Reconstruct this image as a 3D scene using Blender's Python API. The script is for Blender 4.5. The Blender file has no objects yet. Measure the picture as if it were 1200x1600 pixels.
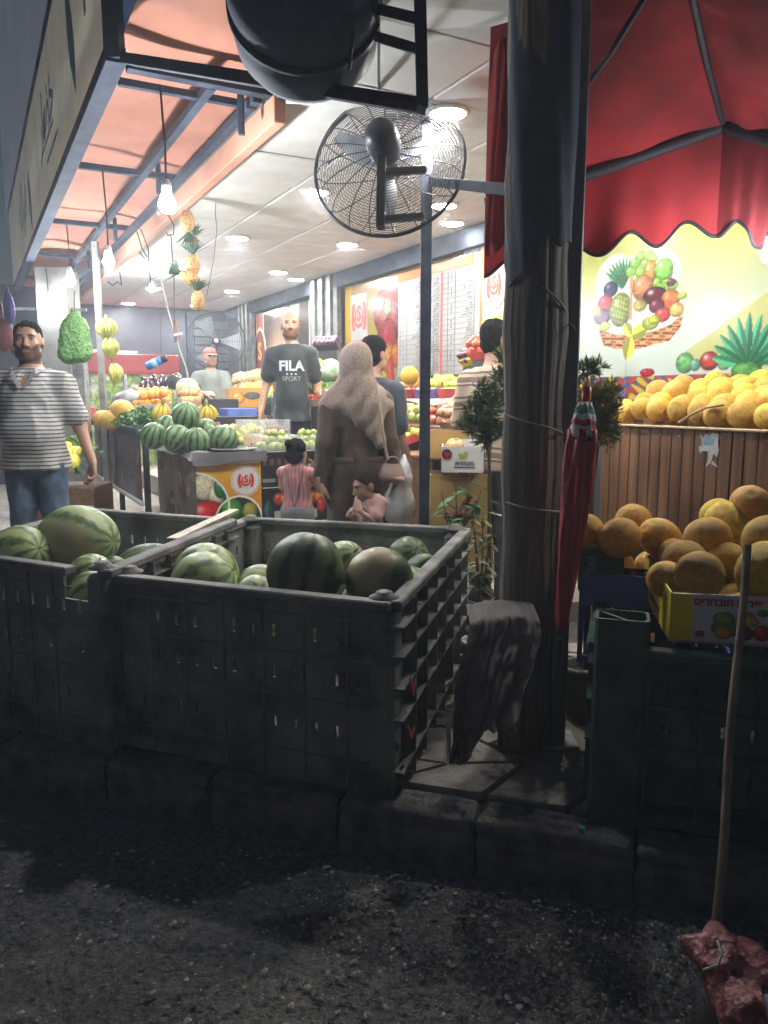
import bpy, math, random
import numpy as np
from mathutils import Vector, Matrix

# ---------------------------------------------------------------- camera, world, exposure
SC = bpy.context.scene
COL = SC.collection
EYE, PITCH, FPX = 1.6, math.atan(180/1200), 1200.0
cam_data = bpy.data.cameras.new('camera')
cam = bpy.data.objects.new('camera', cam_data); COL.objects.link(cam)
cam.location = (0, 0, EYE); cam.rotation_euler = (math.pi/2-PITCH, 0, 0)
cam_data.sensor_fit = 'VERTICAL'; cam_data.sensor_height = 24; cam_data.lens = 18
cam_data.clip_start = 0.05; cam_data.clip_end = 600
SC.camera = cam
world = bpy.data.worlds.new('World'); SC.world = world; world.use_nodes = True
_n = world.node_tree.nodes; _l = world.node_tree.links
_sky = _n.new('ShaderNodeTexSky'); _sky.sky_type = 'NISHITA'; _sky.sun_disc = False
_sky.sun_elevation = math.radians(2.0); _sky.sun_rotation = math.radians(200); _sky.air_density = 1.6; _sky.ozone_density = 4
_hs = _n.new('ShaderNodeHueSaturation'); _hs.inputs['Saturation'].default_value = .85
_l.new(_sky.outputs[0], _hs.inputs['Color']); _l.new(_hs.outputs[0], _n['Background'].inputs[0]); _n['Background'].inputs[1].default_value = 0.068
SC.view_settings.view_transform = 'Standard'; SC.view_settings.look = 'None'
SC.view_settings.exposure = 0.75; SC.view_settings.gamma = 1.0
LAMP_DOWN, LAMP_BULB = 800.0, 600.0
SC.cycles.use_denoising = True; SC.cycles.max_bounces = 6; SC.cycles.diffuse_bounces = 3; SC.cycles.glossy_bounces = 2; SC.cycles.volume_bounces = 0
SC.cycles.use_adaptive_sampling = True; SC.cycles.adaptive_threshold = .04; SC.cycles.adaptive_min_samples = 24
SC.cycles.transparent_max_bounces = 8; SC.cycles.sample_clamp_indirect = 4.0
SC.cycles.caustics_reflective = False; SC.cycles.caustics_refractive = False

# ---------------------------------------------------------------- frames: pixels of the photograph -> metres, shop axes
def ray(px, py):
    u = (px-600)/FPX; v = -(py-800)/FPX
    return Vector((u, math.cos(PITCH)+v*math.sin(PITCH), -math.sin(PITCH)+v*math.cos(PITCH)))
def at(px, py, Y):
    d = ray(px, py); return Vector((0, 0, EYE))+d*(Y/d.y)
def atz(px, py, z):
    d = ray(px, py); return Vector((0, 0, EYE))+d*((z-EYE)/d.z)
TH = math.radians(28)
UA = Vector((math.cos(TH), math.sin(TH), 0)); WB = Vector((-math.sin(TH), math.cos(TH), 0))
def F(a, b, z): return UA*a+WB*b+Vector((0, 0, z))
def ona(px, py, A):
    d = ray(px, py); p = Vector((0, 0, EYE))+d*(A/d.dot(UA)); return (p.dot(UA), p.dot(WB), p.z)
def onb(px, py, B):
    d = ray(px, py); p = Vector((0, 0, EYE))+d*(B/d.dot(WB)); return (p.dot(UA), p.dot(WB), p.z)
RS = random.Random(7)
def sl(c):
    return tuple(x/12.92 if x <= .04045 else ((x+.055)/1.055)**2.4 for x in c)

# ---------------------------------------------------------------- materials
MATS = {}
def mat(name, col, rough=.6, var=.18, scale=6.0, bump=0.0, bscale=60.0, metal=0.0, spec=.5, col2=None, obj_var=0.0,
        attr=None, transl=0.0, emit=None, sheen=0.0, detail=4.0, coat=0.0):
    if name in MATS: return MATS[name]
    m = bpy.data.materials.new(name); m.use_nodes = True; MATS[name] = m
    nt = m.node_tree; N = nt.nodes; L = nt.links; b = N['Principled BSDF']
    b.inputs['Roughness'].default_value = rough; b.inputs['Metallic'].default_value = metal
    b.inputs['Specular IOR Level'].default_value = spec
    if sheen: b.inputs['Sheen Weight'].default_value = sheen
    if coat: b.inputs['Coat Weight'].default_value = coat
    if emit:
        b.inputs['Emission Color'].default_value = (*emit[0], 1); b.inputs['Emission Strength'].default_value = emit[1]
        b.inputs['Base Color'].default_value = (*col, 1); return m
    tc = N.new('ShaderNodeTexCoord'); nz = N.new('ShaderNodeTexNoise')
    nz.inputs['Scale'].default_value = scale; nz.inputs['Detail'].default_value = detail; nz.inputs['Roughness'].default_value = .62
    L.new(tc.outputs['Object'], nz.inputs['Vector'])
    ramp = N.new('ShaderNodeValToRGB'); ramp.color_ramp.elements[0].position = .32; ramp.color_ramp.elements[1].position = .68
    L.new(nz.outputs['Fac'], ramp.inputs[0])
    c1 = tuple(max(0, x*(1-var)) for x in col); c2 = col2 if col2 else tuple(min(1, x*(1+var)) for x in col)
    if attr:
        at_ = N.new('ShaderNodeAttribute'); at_.attribute_name = attr
        mul = N.new('ShaderNodeMix'); mul.data_type = 'RGBA'; mul.blend_type = 'MULTIPLY'; mul.inputs[0].default_value = 1
        ramp.color_ramp.elements[0].color = (1-var, 1-var, 1-var, 1); ramp.color_ramp.elements[1].color = (1, 1, 1, 1)
        L.new(at_.outputs['Color'], mul.inputs[6]); L.new(ramp.outputs[0], mul.inputs[7]); out = mul.outputs[2]
    else:
        ramp.color_ramp.elements[0].color = (*c1, 1); ramp.color_ramp.elements[1].color = (*c2, 1); out = ramp.outputs[0]
    if obj_var:
        oi = N.new('ShaderNodeObjectInfo'); hs = N.new('ShaderNodeHueSaturation')
        mr = N.new('ShaderNodeMapRange'); mr.inputs[3].default_value = 1-obj_var; mr.inputs[4].default_value = 1+obj_var
        mh = N.new('ShaderNodeMapRange'); mh.inputs[3].default_value = .5-obj_var*.06; mh.inputs[4].default_value = .5+obj_var*.06
        L.new(oi.outputs['Random'], mr.inputs[0]); L.new(mr.outputs[0], hs.inputs['Value'])
        L.new(oi.outputs['Random'], mh.inputs[0]); L.new(mh.outputs[0], hs.inputs['Hue'])
        L.new(out, hs.inputs['Color']); out = hs.outputs[0]
    L.new(out, b.inputs['Base Color'])
    if bump:
        n2 = N.new('ShaderNodeTexNoise'); n2.inputs['Scale'].default_value = bscale; n2.inputs['Detail'].default_value = 3
        L.new(tc.outputs['Object'], n2.inputs['Vector'])
        bp = N.new('ShaderNodeBump'); bp.inputs['Strength'].default_value = bump; bp.inputs['Distance'].default_value = .01
        L.new(n2.outputs['Fac'], bp.inputs['Height']); L.new(bp.outputs[0], b.inputs['Normal'])
    rr = N.new('ShaderNodeMapRange'); rr.inputs[3].default_value = max(.04, rough-.1); rr.inputs[4].default_value = min(1, rough+.1)
    L.new(nz.outputs['Fac'], rr.inputs[0]); L.new(rr.outputs[0], b.inputs['Roughness'])
    if transl:
        tr = N.new('ShaderNodeBsdfTranslucent'); mx = N.new('ShaderNodeMixShader'); mx.inputs[0].default_value = transl
        L.new(out, tr.inputs[0]); L.new(b.outputs[0], mx.inputs[1]); L.new(tr.outputs[0], mx.inputs[2])
        L.new(mx.outputs[0], N['Material Output'].inputs[0])
    return m
def emat(name, col, strength):
    if name in MATS: return MATS[name]
    m = bpy.data.materials.new(name); m.use_nodes = True; MATS[name] = m
    N = m.node_tree.nodes; N.remove(N['Principled BSDF']); e = N.new('ShaderNodeEmission')
    e.inputs[0].default_value = (*col, 1); e.inputs[1].default_value = strength
    m.node_tree.links.new(e.outputs[0], N['Material Output'].inputs[0]); return m
def wood(name, c1, c2, axis='Z', scale=14.0, rough=.55, dist=3.0, stretch=.06, bump=.15, obj_var=.12):
    if name in MATS: return MATS[name]
    m = mat(name, c1, rough); nt = m.node_tree; N = nt.nodes; L = nt.links; b = N['Principled BSDF']
    tc = N.new('ShaderNodeTexCoord'); mp = N.new('ShaderNodeMapping')
    s = [1, 1, 1]; s['XYZ'.index(axis)] = stretch; mp.inputs['Scale'].default_value = s
    oi = N.new('ShaderNodeObjectInfo'); sc_ = N.new('ShaderNodeVectorMath'); sc_.operation = 'SCALE'; sc_.inputs[0].default_value = (13, 7, 5)
    L.new(oi.outputs['Random'], sc_.inputs['Scale']); L.new(sc_.outputs[0], mp.inputs['Location'])
    nz = N.new('ShaderNodeTexNoise'); nz.inputs['Scale'].default_value = scale; nz.inputs['Detail'].default_value = 6; nz.inputs['Distortion'].default_value = dist*.15
    L.new(tc.outputs['Object'], mp.inputs[0]); L.new(mp.outputs[0], nz.inputs['Vector'])
    rp = N.new('ShaderNodeValToRGB'); rp.color_ramp.elements[0].position = .35; rp.color_ramp.elements[1].position = .66
    rp.color_ramp.elements[0].color = (*c1, 1); rp.color_ramp.elements[1].color = (*c2, 1)
    L.new(nz.outputs['Fac'], rp.inputs[0])
    hs = N.new('ShaderNodeHueSaturation'); mr = N.new('ShaderNodeMapRange'); mr.inputs[3].default_value = 1-obj_var*2; mr.inputs[4].default_value = 1+obj_var*2
    L.new(oi.outputs['Random'], mr.inputs[0]); L.new(mr.outputs[0], hs.inputs['Value']); L.new(rp.outputs[0], hs.inputs['Color'])
    L.new(hs.outputs[0], b.inputs['Base Color'])
    bp = N.new('ShaderNodeBump'); bp.inputs['Strength'].default_value = bump; bp.inputs['Distance'].default_value = .01
    L.new(nz.outputs['Fac'], bp.inputs['Height']); L.new(bp.outputs[0], b.inputs['Normal'])
    return m
def bands(name, stops, axis='Z', scale=1.0, offset=0.0, rough=.8, noise=.0, constant=True, attrsheen=.0, wrinkle=.0, wscale=9.0):
    """colour bands repeating along an object axis (knitted or printed stripes)"""
    if name in MATS: return MATS[name]
    m = mat(name, (.5, .5, .5), rough, sheen=attrsheen); nt = m.node_tree; N = nt.nodes; L = nt.links; b = N['Principled BSDF']
    tc = N.new('ShaderNodeTexCoord'); sp = N.new('ShaderNodeSeparateXYZ'); L.new(tc.outputs['Object'], sp.inputs[0])
    ma = N.new('ShaderNodeMath'); ma.operation = 'MULTIPLY_ADD'; ma.inputs[1].default_value = scale; ma.inputs[2].default_value = offset
    src = sp.outputs['XYZ'.index(axis)]
    if noise:
        nz = N.new('ShaderNodeTexNoise'); nz.inputs['Scale'].default_value = 5; nz.inputs['Detail'].default_value = 2
        L.new(tc.outputs['Object'], nz.inputs['Vector'])
        m2 = N.new('ShaderNodeMath'); m2.operation = 'MULTIPLY_ADD'; m2.inputs[1].default_value = noise
        L.new(nz.outputs['Fac'], m2.inputs[0]); L.new(src, m2.inputs[2]); src = m2.outputs[0]
    L.new(src, ma.inputs[0])
    fr = N.new('ShaderNodeMath'); fr.operation = 'FRACT'; L.new(ma.outputs[0], fr.inputs[0])
    rp = N.new('ShaderNodeValToRGB'); cr = rp.color_ramp; cr.interpolation = 'CONSTANT' if constant else 'LINEAR'
    while len(cr.elements) < len(stops): cr.elements.new(.5)
    for e, (p, c) in zip(cr.elements, stops): e.position = p; e.color = (*c, 1)
    L.new(fr.outputs[0], rp.inputs[0]); L.new(rp.outputs[0], b.inputs['Base Color'])
    if wrinkle:
        n2 = N.new('ShaderNodeTexNoise'); n2.inputs['Scale'].default_value = wscale; n2.inputs['Detail'].default_value = 2; L.new(tc.outputs['Object'], n2.inputs['Vector'])
        bp = N.new('ShaderNodeBump'); bp.inputs['Strength'].default_value = wrinkle; bp.inputs['Distance'].default_value = .03
        L.new(n2.outputs['Fac'], bp.inputs['Height']); L.new(bp.outputs[0], b.inputs['Normal'])
    return m
def speckle(name, c1, c2, scale=90, rough=.85, thr=.5, bump=.2):
    """two colours of small cells, for printed cloth, pebbly concrete, netting"""
    m = mat(name, c1, rough); nt = m.node_tree; N = nt.nodes; L = nt.links; b = N['Principled BSDF']
    tc = N.new('ShaderNodeTexCoord'); v = N.new('ShaderNodeTexVoronoi'); v.inputs['Scale'].default_value = scale
    nz = N.new('ShaderNodeTexNoise'); nz.inputs['Scale'].default_value = scale*.5; nz.inputs['Detail'].default_value = 3
    L.new(tc.outputs['Object'], v.inputs['Vector']); L.new(tc.outputs['Object'], nz.inputs['Vector'])
    ad = N.new('ShaderNodeMath'); ad.operation = 'MULTIPLY_ADD'; ad.inputs[1].default_value = .6; L.new(nz.outputs['Fac'], ad.inputs[0]); L.new(v.outputs['Distance'], ad.inputs[2])
    rp = N.new('ShaderNodeValToRGB'); rp.color_ramp.elements[0].position = thr-.06; rp.color_ramp.elements[1].position = thr+.14
    rp.color_ramp.elements[0].color = (*c1, 1); rp.color_ramp.elements[1].color = (*c2, 1)
    L.new(ad.outputs[0], rp.inputs[0]); L.new(rp.outputs[0], b.inputs['Base Color'])
    bp = N.new('ShaderNodeBump'); bp.inputs['Strength'].default_value = bump; bp.inputs['Distance'].default_value = .006
    L.new(ad.outputs[0], bp.inputs['Height']); L.new(bp.outputs[0], b.inputs['Normal'])
    return m
def clear(name, col=(.9, .95, .95), rough=.08, alpha=.25):
    if name in MATS: return MATS[name]
    m = bpy.data.materials.new(name); m.use_nodes = True; MATS[name] = m
    N = m.node_tree.nodes; L = m.node_tree.links; b = N['Principled BSDF']
    b.inputs['Base Color'].default_value = (*col, 1); b.inputs['Roughness'].default_value = rough
    tr = N.new('ShaderNodeBsdfTransparent'); mx = N.new('ShaderNodeMixShader'); mx.inputs[0].default_value = alpha
    L.new(tr.outputs[0], mx.inputs[1]); L.new(b.outputs[0], mx.inputs[2]); L.new(mx.outputs[0], N['Material Output'].inputs[0])
    return m

# ---------------------------------------------------------------- geometry helpers
def rotm(rx=0, ry=0, rz=0):
    return (Matrix.Rotation(rz, 4, 'Z') @ Matrix.Rotation(ry, 4, 'Y') @ Matrix.Rotation(rx, 4, 'X'))
def tr(loc, rx=0, ry=0, rz=0): return Matrix.Translation(Vector(loc)) @ rotm(rx, ry, rz)
def frame_to(p0, p1):
    d = (Vector(p1)-Vector(p0)); q = d.to_track_quat('Z', 'Y'); return Matrix.Translation(Vector(p0)) @ q.to_matrix().to_4x4(), d.length
class MB:
    def __init__(s): s.v = []; s.f = []; s.m = []; s.sm = []
    def add(s, vs, fs, M=None, mi=0, smooth=False):
        o = len(s.v)
        if M is not None: vs = [M @ Vector(p) for p in vs]
        s.v += [tuple(p) for p in vs]
        for q in fs: s.f.append(tuple(i+o for i in q)); s.m.append(mi); s.sm.append(smooth)
        return s
    def box(s, c, d, M=None, bev=0.0, mi=0):
        x, y, z = (t/2 for t in d)
        if bev <= 0:
            vs = [(sx*x, sy*y, sz*z) for sx in (-1, 1) for sy in (-1, 1) for sz in (-1, 1)]
            fs = [(0, 1, 3, 2), (4, 6, 7, 5), (0, 4, 5, 1), (2, 3, 7, 6), (0, 2, 6, 4), (1, 5, 7, 3)]
        else:
            e = min(bev, x*.9, y*.9, z*.9); vs = []; idx = {}
            for sx in (-1, 1):
                for sy in (-1, 1):
                    for sz in (-1, 1):
                        for ax in range(3):
                            p = [sx*(x-e), sy*(y-e), sz*(z-e)]; p[ax] = (sx*x, sy*y, sz*z)[ax]
                            idx[(sx, sy, sz, ax)] = len(vs); vs.append(tuple(p))
            fs = []
            for ax in range(3):
                o1, o2 = [a for a in range(3) if a != ax]
                for sg in (-1, 1):
                    def key(s1, s2):
                        k = [0, 0, 0]; k[ax] = sg; k[o1] = s1; k[o2] = s2; return idx[(*k, ax)]
                    q = [key(-1, -1), key(1, -1), key(1, 1), key(-1, 1)]
                    if (sg < 0) != (ax == 1): q.reverse()
                    fs.append(tuple(q))
            for ax in range(3):
                o1, o2 = [a for a in range(3) if a != ax]
                for s1 in (-1, 1):
                    for s2 in (-1, 1):
                        def key(sa, face):
                            k = [0, 0, 0]; k[ax] = sa; k[o1] = s1; k[o2] = s2; return idx[(*k, face)]
                        fs.append((key(-1, o1), key(1, o1), key(1, o2), key(-1, o2)))
            for sx in (-1, 1):
                for sy in (-1, 1):
                    for sz in (-1, 1): fs.append(tuple(idx[(sx, sy, sz, a)] for a in range(3)))
        T = Matrix.Translation(Vector(c)); s.add(vs, fs, T if M is None else M @ T, mi); return s
    def beam(s, p0, p1, w, h=None, bev=.002, mi=0):
        M, L = frame_to(p0, p1); return s.box((0, 0, L/2), (w, h or w, L), M, bev, mi)
    def tube(s, pts, r, n=8, mi=0, smooth=True, cap=True):
        pts = [Vector(p) for p in pts]; rs = r if isinstance(r, (list, tuple)) else [r]*len(pts)
        vs = []; fs = []; prev = None
        for i, p in enumerate(pts):
            d = (pts[min(i+1, len(pts)-1)]-pts[max(i-1, 0)]).normalized()
            if prev is None: x = d.orthogonal().normalized()
            else:
                x = (prev-d*prev.dot(d)); x = x.normalized() if x.length > 1e-6 else d.orthogonal().normalized()
            prev = x; y = d.cross(x)
            for k in range(n):
                a = 2*math.pi*k/n; vs.append(p+(x*math.cos(a)+y*math.sin(a))*rs[i])
        for i in range(len(pts)-1):
            for k in range(n): fs.append((i*n+k, i*n+(k+1) % n, (i+1)*n+(k+1) % n, (i+1)*n+k))
        s.add(vs, fs, None, mi, smooth)
        if cap: s.add(vs[:n], [tuple(range(n))[::-1]], None, mi); s.add(vs[-n:], [tuple(range(n))], None, mi)
        return s
    def lathe(s, prof, n=24, M=None, mi=0, smooth=True, wob=None):
        vs = []; fs = []
        for i, (r, z) in enumerate(prof):
            for k in range(n):
                a = 2*math.pi*k/n; rr = r*(wob(a, i/(len(prof)-1)) if wob else 1); vs.append((rr*math.cos(a), rr*math.sin(a), z))
        for i in range(len(prof)-1):
            for k in range(n): fs.append((i*n+k, i*n+(k+1) % n, (i+1)*n+(k+1) % n, (i+1)*n+k))
        if prof[0][0] > 1e-4: fs.append(tuple(range(n))[::-1])
        if prof[-1][0] > 1e-4: fs.append(tuple((len(prof)-1)*n+k for k in range(n)))
        return s.add(vs, fs, M, mi, smooth)
    def ball(s, c, r, n=24, m=14, M=None, mi=0):
        r = r if isinstance(r, (tuple, list)) else (r, r, r)
        prof = [(max(1e-5, math.sin(math.pi*i/m)), -math.cos(math.pi*i/m)) for i in range(m+1)]
        T = Matrix.Translation(Vector(c)) @ Matrix.Diagonal((*r, 1)); return s.lathe(prof, n, T if M is None else M @ T, mi)
    def poly(s, pts, thick, M=None, mi=0):
        """flat outline in local XY given thickness along Z"""
        n = len(pts); vs = [(x, y, 0) for x, y in pts]+[(x, y, thick) for x, y in pts]
        fs = [tuple(range(n))[::-1], tuple(range(n, 2*n))]+[(i, (i+1) % n, (i+1) % n+n, i+n) for i in range(n)]
        return s.add(vs, fs, M, mi)
    def sheet(s, fn, nu, nv, M=None, mi=0, thick=0.0, smooth=True):
        vs = [Vector(fn(i/nu, j/nv)) for j in range(nv+1) for i in range(nu+1)]; w = nu+1
        fs = [(j*w+i, j*w+i+1, (j+1)*w+i+1, (j+1)*w+i) for j in range(nv) for i in range(nu)]
        s.add(vs, fs, M, mi, smooth)
        if thick:
            nr = [Vector((0, 0, 0)) for _ in vs]
            for q in fs:
                nn = (vs[q[1]]-vs[q[0]]).cross(vs[q[3]]-vs[q[0]])
                for i in q: nr[i] += nn
            v2 = [p-(n.normalized()*thick if n.length > 0 else Vector((0, 0, 0))) for p, n in zip(vs, nr)]
            s.add(v2, [q[::-1] for q in fs], M, mi, smooth)
            bd = [i for i in range(w)]+[j*w+nu for j in range(1, nv+1)]+[nv*w+i for i in range(nu-1, -1, -1)]+[j*w for j in range(nv-1, 0, -1)]
            k = len(bd); s.add([vs[i] for i in bd]+[v2[i] for i in bd], [(i, i+k, (i+1) % k+k, (i+1) % k) for i in range(k)], M, mi)
        return s
    def panel(s, xs, zs, solid, y0, y1, M=None, mi=0):
        """upright plate cut into cells, holes where solid(i,j) is false; edges of holes have depth"""
        nx, nz = len(xs)-1, len(zs)-1; S = [[bool(solid(i, j)) for j in range(nz)] for i in range(nx)]
        def g(i, j): return 0 <= i < nx and 0 <= j < nz and S[i][j]
        for i in range(nx):
            for j in range(nz):
                if not S[i][j]: continue
                a, b, c, d = xs[i], xs[i+1], zs[j], zs[j+1]
                vs = [(a, y0, c), (b, y0, c), (b, y0, d), (a, y0, d), (a, y1, c), (b, y1, c), (b, y1, d), (a, y1, d)]
                fs = [(0, 1, 2, 3), (7, 6, 5, 4)]
                if not g(i-1, j): fs.append((4, 0, 3, 7))
                if not g(i+1, j): fs.append((1, 5, 6, 2))
                if not g(i, j-1): fs.append((4, 5, 1, 0))
                if not g(i, j+1): fs.append((3, 2, 6, 7))
                s.add(vs, fs, M, mi)
        return s
    def mesh(s, name):
        me = bpy.data.meshes.new(name); me.from_pydata(s.v, [], s.f); me.update()
        me.polygons.foreach_set('use_smooth', s.sm); me.polygons.foreach_set('material_index', s.m); return me
    def build(s, name, mats, parent=None, world=False):
        me = s.mesh(name)
        if world and parent is not None: me.transform(parent.matrix_basis.inverted())
        return link(name, me, mats, parent)
def link(name, me, mats, parent=None, M=None):
    o = bpy.data.objects.new(name, me); COL.objects.link(o)
    if mats is not None and not me.materials:
        for m in (mats if isinstance(mats, (list, tuple)) else [mats]): me.materials.append(m)
    if parent is not None: o.parent = parent
    if M is not None: o.matrix_basis = M
    return o
def tag(o, label, cat, group=None):
    o['label'] = label; o['category'] = cat
    if group: o['group'] = group
    return o
def thing(name, label, cat, loc=(0, 0, 0), rz=0.0, group=None, M=None):
    o = bpy.data.objects.new(name, None); COL.objects.link(o); o.empty_display_size = .05
    o.matrix_basis = M if M is not None else tr(loc, rz=rz); return tag(o, label, cat, group)
def struct(o): o['kind'] = 'structure'; return o
def stuff(o): o['kind'] = 'stuff'; return o
def copy_tree(o, parent=None):
    c = o.copy(); COL.objects.link(c); c.parent = parent
    if parent is not None: c.matrix_basis = o.matrix_basis
    for ch in o.children: copy_tree(ch, c)
    return c
ORD = ['first', 'second', 'third', 'fourth', 'fifth', 'sixth', 'seventh', 'eighth', 'ninth', 'tenth', 'eleventh', 'twelfth', 'thirteenth', 'fourteenth', 'fifteenth', 'sixteenth', 'seventeenth', 'eighteenth', 'nineteenth', 'twentieth']

# ---------------------------------------------------------------- writing
def text_data(body, size=1.0, bold=0.0, ext=0.0, align='CENTER', sx=1.0, res=2):
    c = bpy.data.curves.new('t', 'FONT'); c.body = body; c.size = size; c.align_x = align; c.align_y = 'CENTER'
    c.offset = bold; c.extrude = ext; c.resolution_u = res
    o = bpy.data.objects.new('t', c); COL.objects.link(o); bpy.context.view_layer.update()
    me = bpy.data.meshes.new_from_object(o.evaluated_get(bpy.context.evaluated_depsgraph_get()))
    vs = [(v.co.x*sx, v.co.y, v.co.z) for v in me.vertices]; fs = [tuple(p.vertices) for p in me.polygons]
    bpy.data.objects.remove(o); bpy.data.curves.remove(c); bpy.data.meshes.remove(me); return vs, fs
_AR = {'ا': 'FE8D FE8E', 'أ': 'FE83 FE84', 'ب': 'FE8F FE90 FE91 FE92', 'ة': 'FE93 FE94', 'ت': 'FE95 FE96 FE97 FE98', 'ث': 'FE99 FE9A FE9B FE9C', 'ج': 'FE9D FE9E FE9F FEA0',
       'ح': 'FEA1 FEA2 FEA3 FEA4', 'خ': 'FEA5 FEA6 FEA7 FEA8', 'د': 'FEA9 FEAA', 'ذ': 'FEAB FEAC', 'ر': 'FEAD FEAE', 'ز': 'FEAF FEB0', 'س': 'FEB1 FEB2 FEB3 FEB4', 'ش': 'FEB5 FEB6 FEB7 FEB8',
       'ص': 'FEB9 FEBA FEBB FEBC', 'ض': 'FEBD FEBE FEBF FEC0', 'ط': 'FEC1 FEC2 FEC3 FEC4', 'ع': 'FEC9 FECA FECB FECC', 'غ': 'FECD FECE FECF FED0', 'ف': 'FED1 FED2 FED3 FED4', 'ق': 'FED5 FED6 FED7 FED8',
       'ك': 'FED9 FEDA FEDB FEDC', 'ل': 'FEDD FEDE FEDF FEE0', 'م': 'FEE1 FEE2 FEE3 FEE4', 'ن': 'FEE5 FEE6 FEE7 FEE8', 'ه': 'FEE9 FEEA FEEB FEEC', 'و': 'FEED FEEE', 'ي': 'FEF1 FEF2 FEF3 FEF4', 'ئ': 'FE89 FE8A FE8B FE8C', 'ـ': '0640 0640 0640 0640',
       '\uE000': 'FEF7 FEF8'}
def arabic(s):
    """joined letter forms in visual order"""
    s = s.replace('لأ', '\uE000'); out = []
    fm = {k: [chr(int(x, 16)) for x in v.split()] for k, v in _AR.items()}
    for i, ch in enumerate(s):
        if ch not in fm: out.append(ch); continue
        pj = i > 0 and s[i-1] in fm and len(fm[s[i-1]]) == 4
        nj = i+1 < len(s) and s[i+1] in fm and len(fm[ch]) == 4
        g = fm[ch]; out.append(g[3] if pj and nj else g[2] if nj else g[1] if pj else g[0])
    return ''.join(reversed(out))
def put_text(mb, body, M, size, bold=0.0, align='CENTER', sx=1.0, mi=0, ext=.0006):
    vs, fs = text_data(body, size, bold, ext, align, sx); mb.add(vs, fs, M, mi); return mb
def wall_M(p, rz):
    """text/print frame on an upright face: local x along the face, local y up, local z out of it (rz turns the face normal from -Y)"""
    return Matrix.Translation(Vector(p)) @ Matrix.Rotation(rz, 4, 'Z') @ Matrix.Rotation(math.pi/2, 4, 'X')

# ---------------------------------------------------------------- printed pictures (colours per vertex of a flat printed sheet)
class Pic:
    def __init__(s, w, h, nx, ny, bg=(1, 1, 1)):
        s.w, s.h, s.nx, s.ny = w, h, nx, ny
        s.X, s.Y = np.meshgrid(np.linspace(0, w, nx), np.linspace(0, h, ny)); s.C = np.ones((ny, nx, 3))*np.array(bg); s.rng = np.random.RandomState(3)
    def mix(s, mask, col, a=1.0):
        m = (mask*a)[..., None] if mask.dtype != bool else (mask.astype(float)*a)[..., None]
        s.C = s.C*(1-m)+np.array(col)*m if not isinstance(col, np.ndarray) or col.ndim == 1 else s.C*(1-m)+col*m
    def ell(s, cx, cy, rx, ry, col, ang=0.0, shade=.45, hl=.5, a=1.0, tex=0):
        c, n = math.cos(ang), math.sin(ang); dx, dy = s.X-cx, s.Y-cy; u = (dx*c+dy*n)/rx; v = (-dx*n+dy*c)/ry; d = u*u+v*v
        base = np.ones_like(s.C)*np.array(col); sh = np.clip(1-shade*np.clip(d, 0, 1)**1.5-.25*shade*(u-v), .1, 1.5)[..., None]; base = base*sh
        gn = s.rng.rand(97, 89); base = base*(1+.30*(gn[((s.Y/s.h*96*1.0).astype(int)) % 97, ((s.X/s.w*88*1.0).astype(int)) % 89]-.5)*min(1, shade*3))[..., None]
        base = base*np.where(d > .82, .82, 1.0)[..., None] if shade else base
        if tex: base = base*(1+tex*np.sin(u*16+v*9)*np.sin(v*13-u*9))[..., None]
        h_ = np.exp(-(((u+.35)**2+(v-.4)**2)/.06))*hl; base = base+(1-base)*np.clip(h_, 0, 1)[..., None]
        s.mix(np.clip((1-np.sqrt(d))*12, 0, 1), np.clip(base, 0, 1), a)
    def ring(s, cx, cy, r, t, col):
        d = np.hypot(s.X-cx, s.Y-cy); s.mix(np.abs(d-r) < t, col)
    def poly(s, pts, col, a=1.0):
        ins = np.zeros(s.X.shape, bool); n = len(pts)
        for i in range(n):
            x0, y0 = pts[i]; x1, y1 = pts[(i+1) % n]
            if y0 == y1: continue
            cnd = ((y0 > s.Y) != (y1 > s.Y)) & (s.X < (x1-x0)*(s.Y-y0)/(y1-y0)+x0); ins ^= cnd
        s.mix(ins, col, a); return ins
    def leaf(s, x, y, L, wd, ang, col):
        c, n = math.cos(ang), math.sin(ang); u = ((s.X-x)*c+(s.Y-y)*n)/L; v = (-(s.X-x)*n+(s.Y-y)*c)/wd
        m = (u > 0) & (u < 1) & (np.abs(v) < np.sin(np.pi*np.clip(u, 0, 1))**.7)
        base = np.ones_like(s.C)*np.array(col)*(.75+.5*(v > 0))[..., None]; s.mix(m, np.clip(base, 0, 1))
    def noise(s, amt, cells=40):
        g = s.rng.rand(cells, cells); iy = np.clip((s.Y/s.h*(cells-1)).astype(int), 0, cells-1); ix = np.clip((s.X/s.w*(cells-1)).astype(int), 0, cells-1)
        s.C = np.clip(s.C*(1+amt*(g[iy, ix]-.5))[..., None], 0, 1)
    def sheet(s, name, parent, M, rough=.35, off=.0):
        vs = np.stack([s.X.ravel(), s.Y.ravel(), np.full(s.X.size, off)], 1); nx, ny = s.nx, s.ny
        j, i = np.meshgrid(np.arange(ny-1), np.arange(nx-1), indexing='ij'); q = (j*nx+i).ravel()
        fs = np.stack([q, q+1, q+nx+1, q+nx], 1); me = np_mesh(name, vs, fs, False)
        c = s.C.reshape(-1, 3); lin = np.where(c <= .04045, c/12.92, ((np.clip(c, 0, 1)+.055)/1.055)**2.4)
        set_col(me, lin); o = link(name, me, mat('printed_vinyl', (1, 1, 1), rough, .06, 3, attr='Col', spec=.4), parent, M); return o
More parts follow.
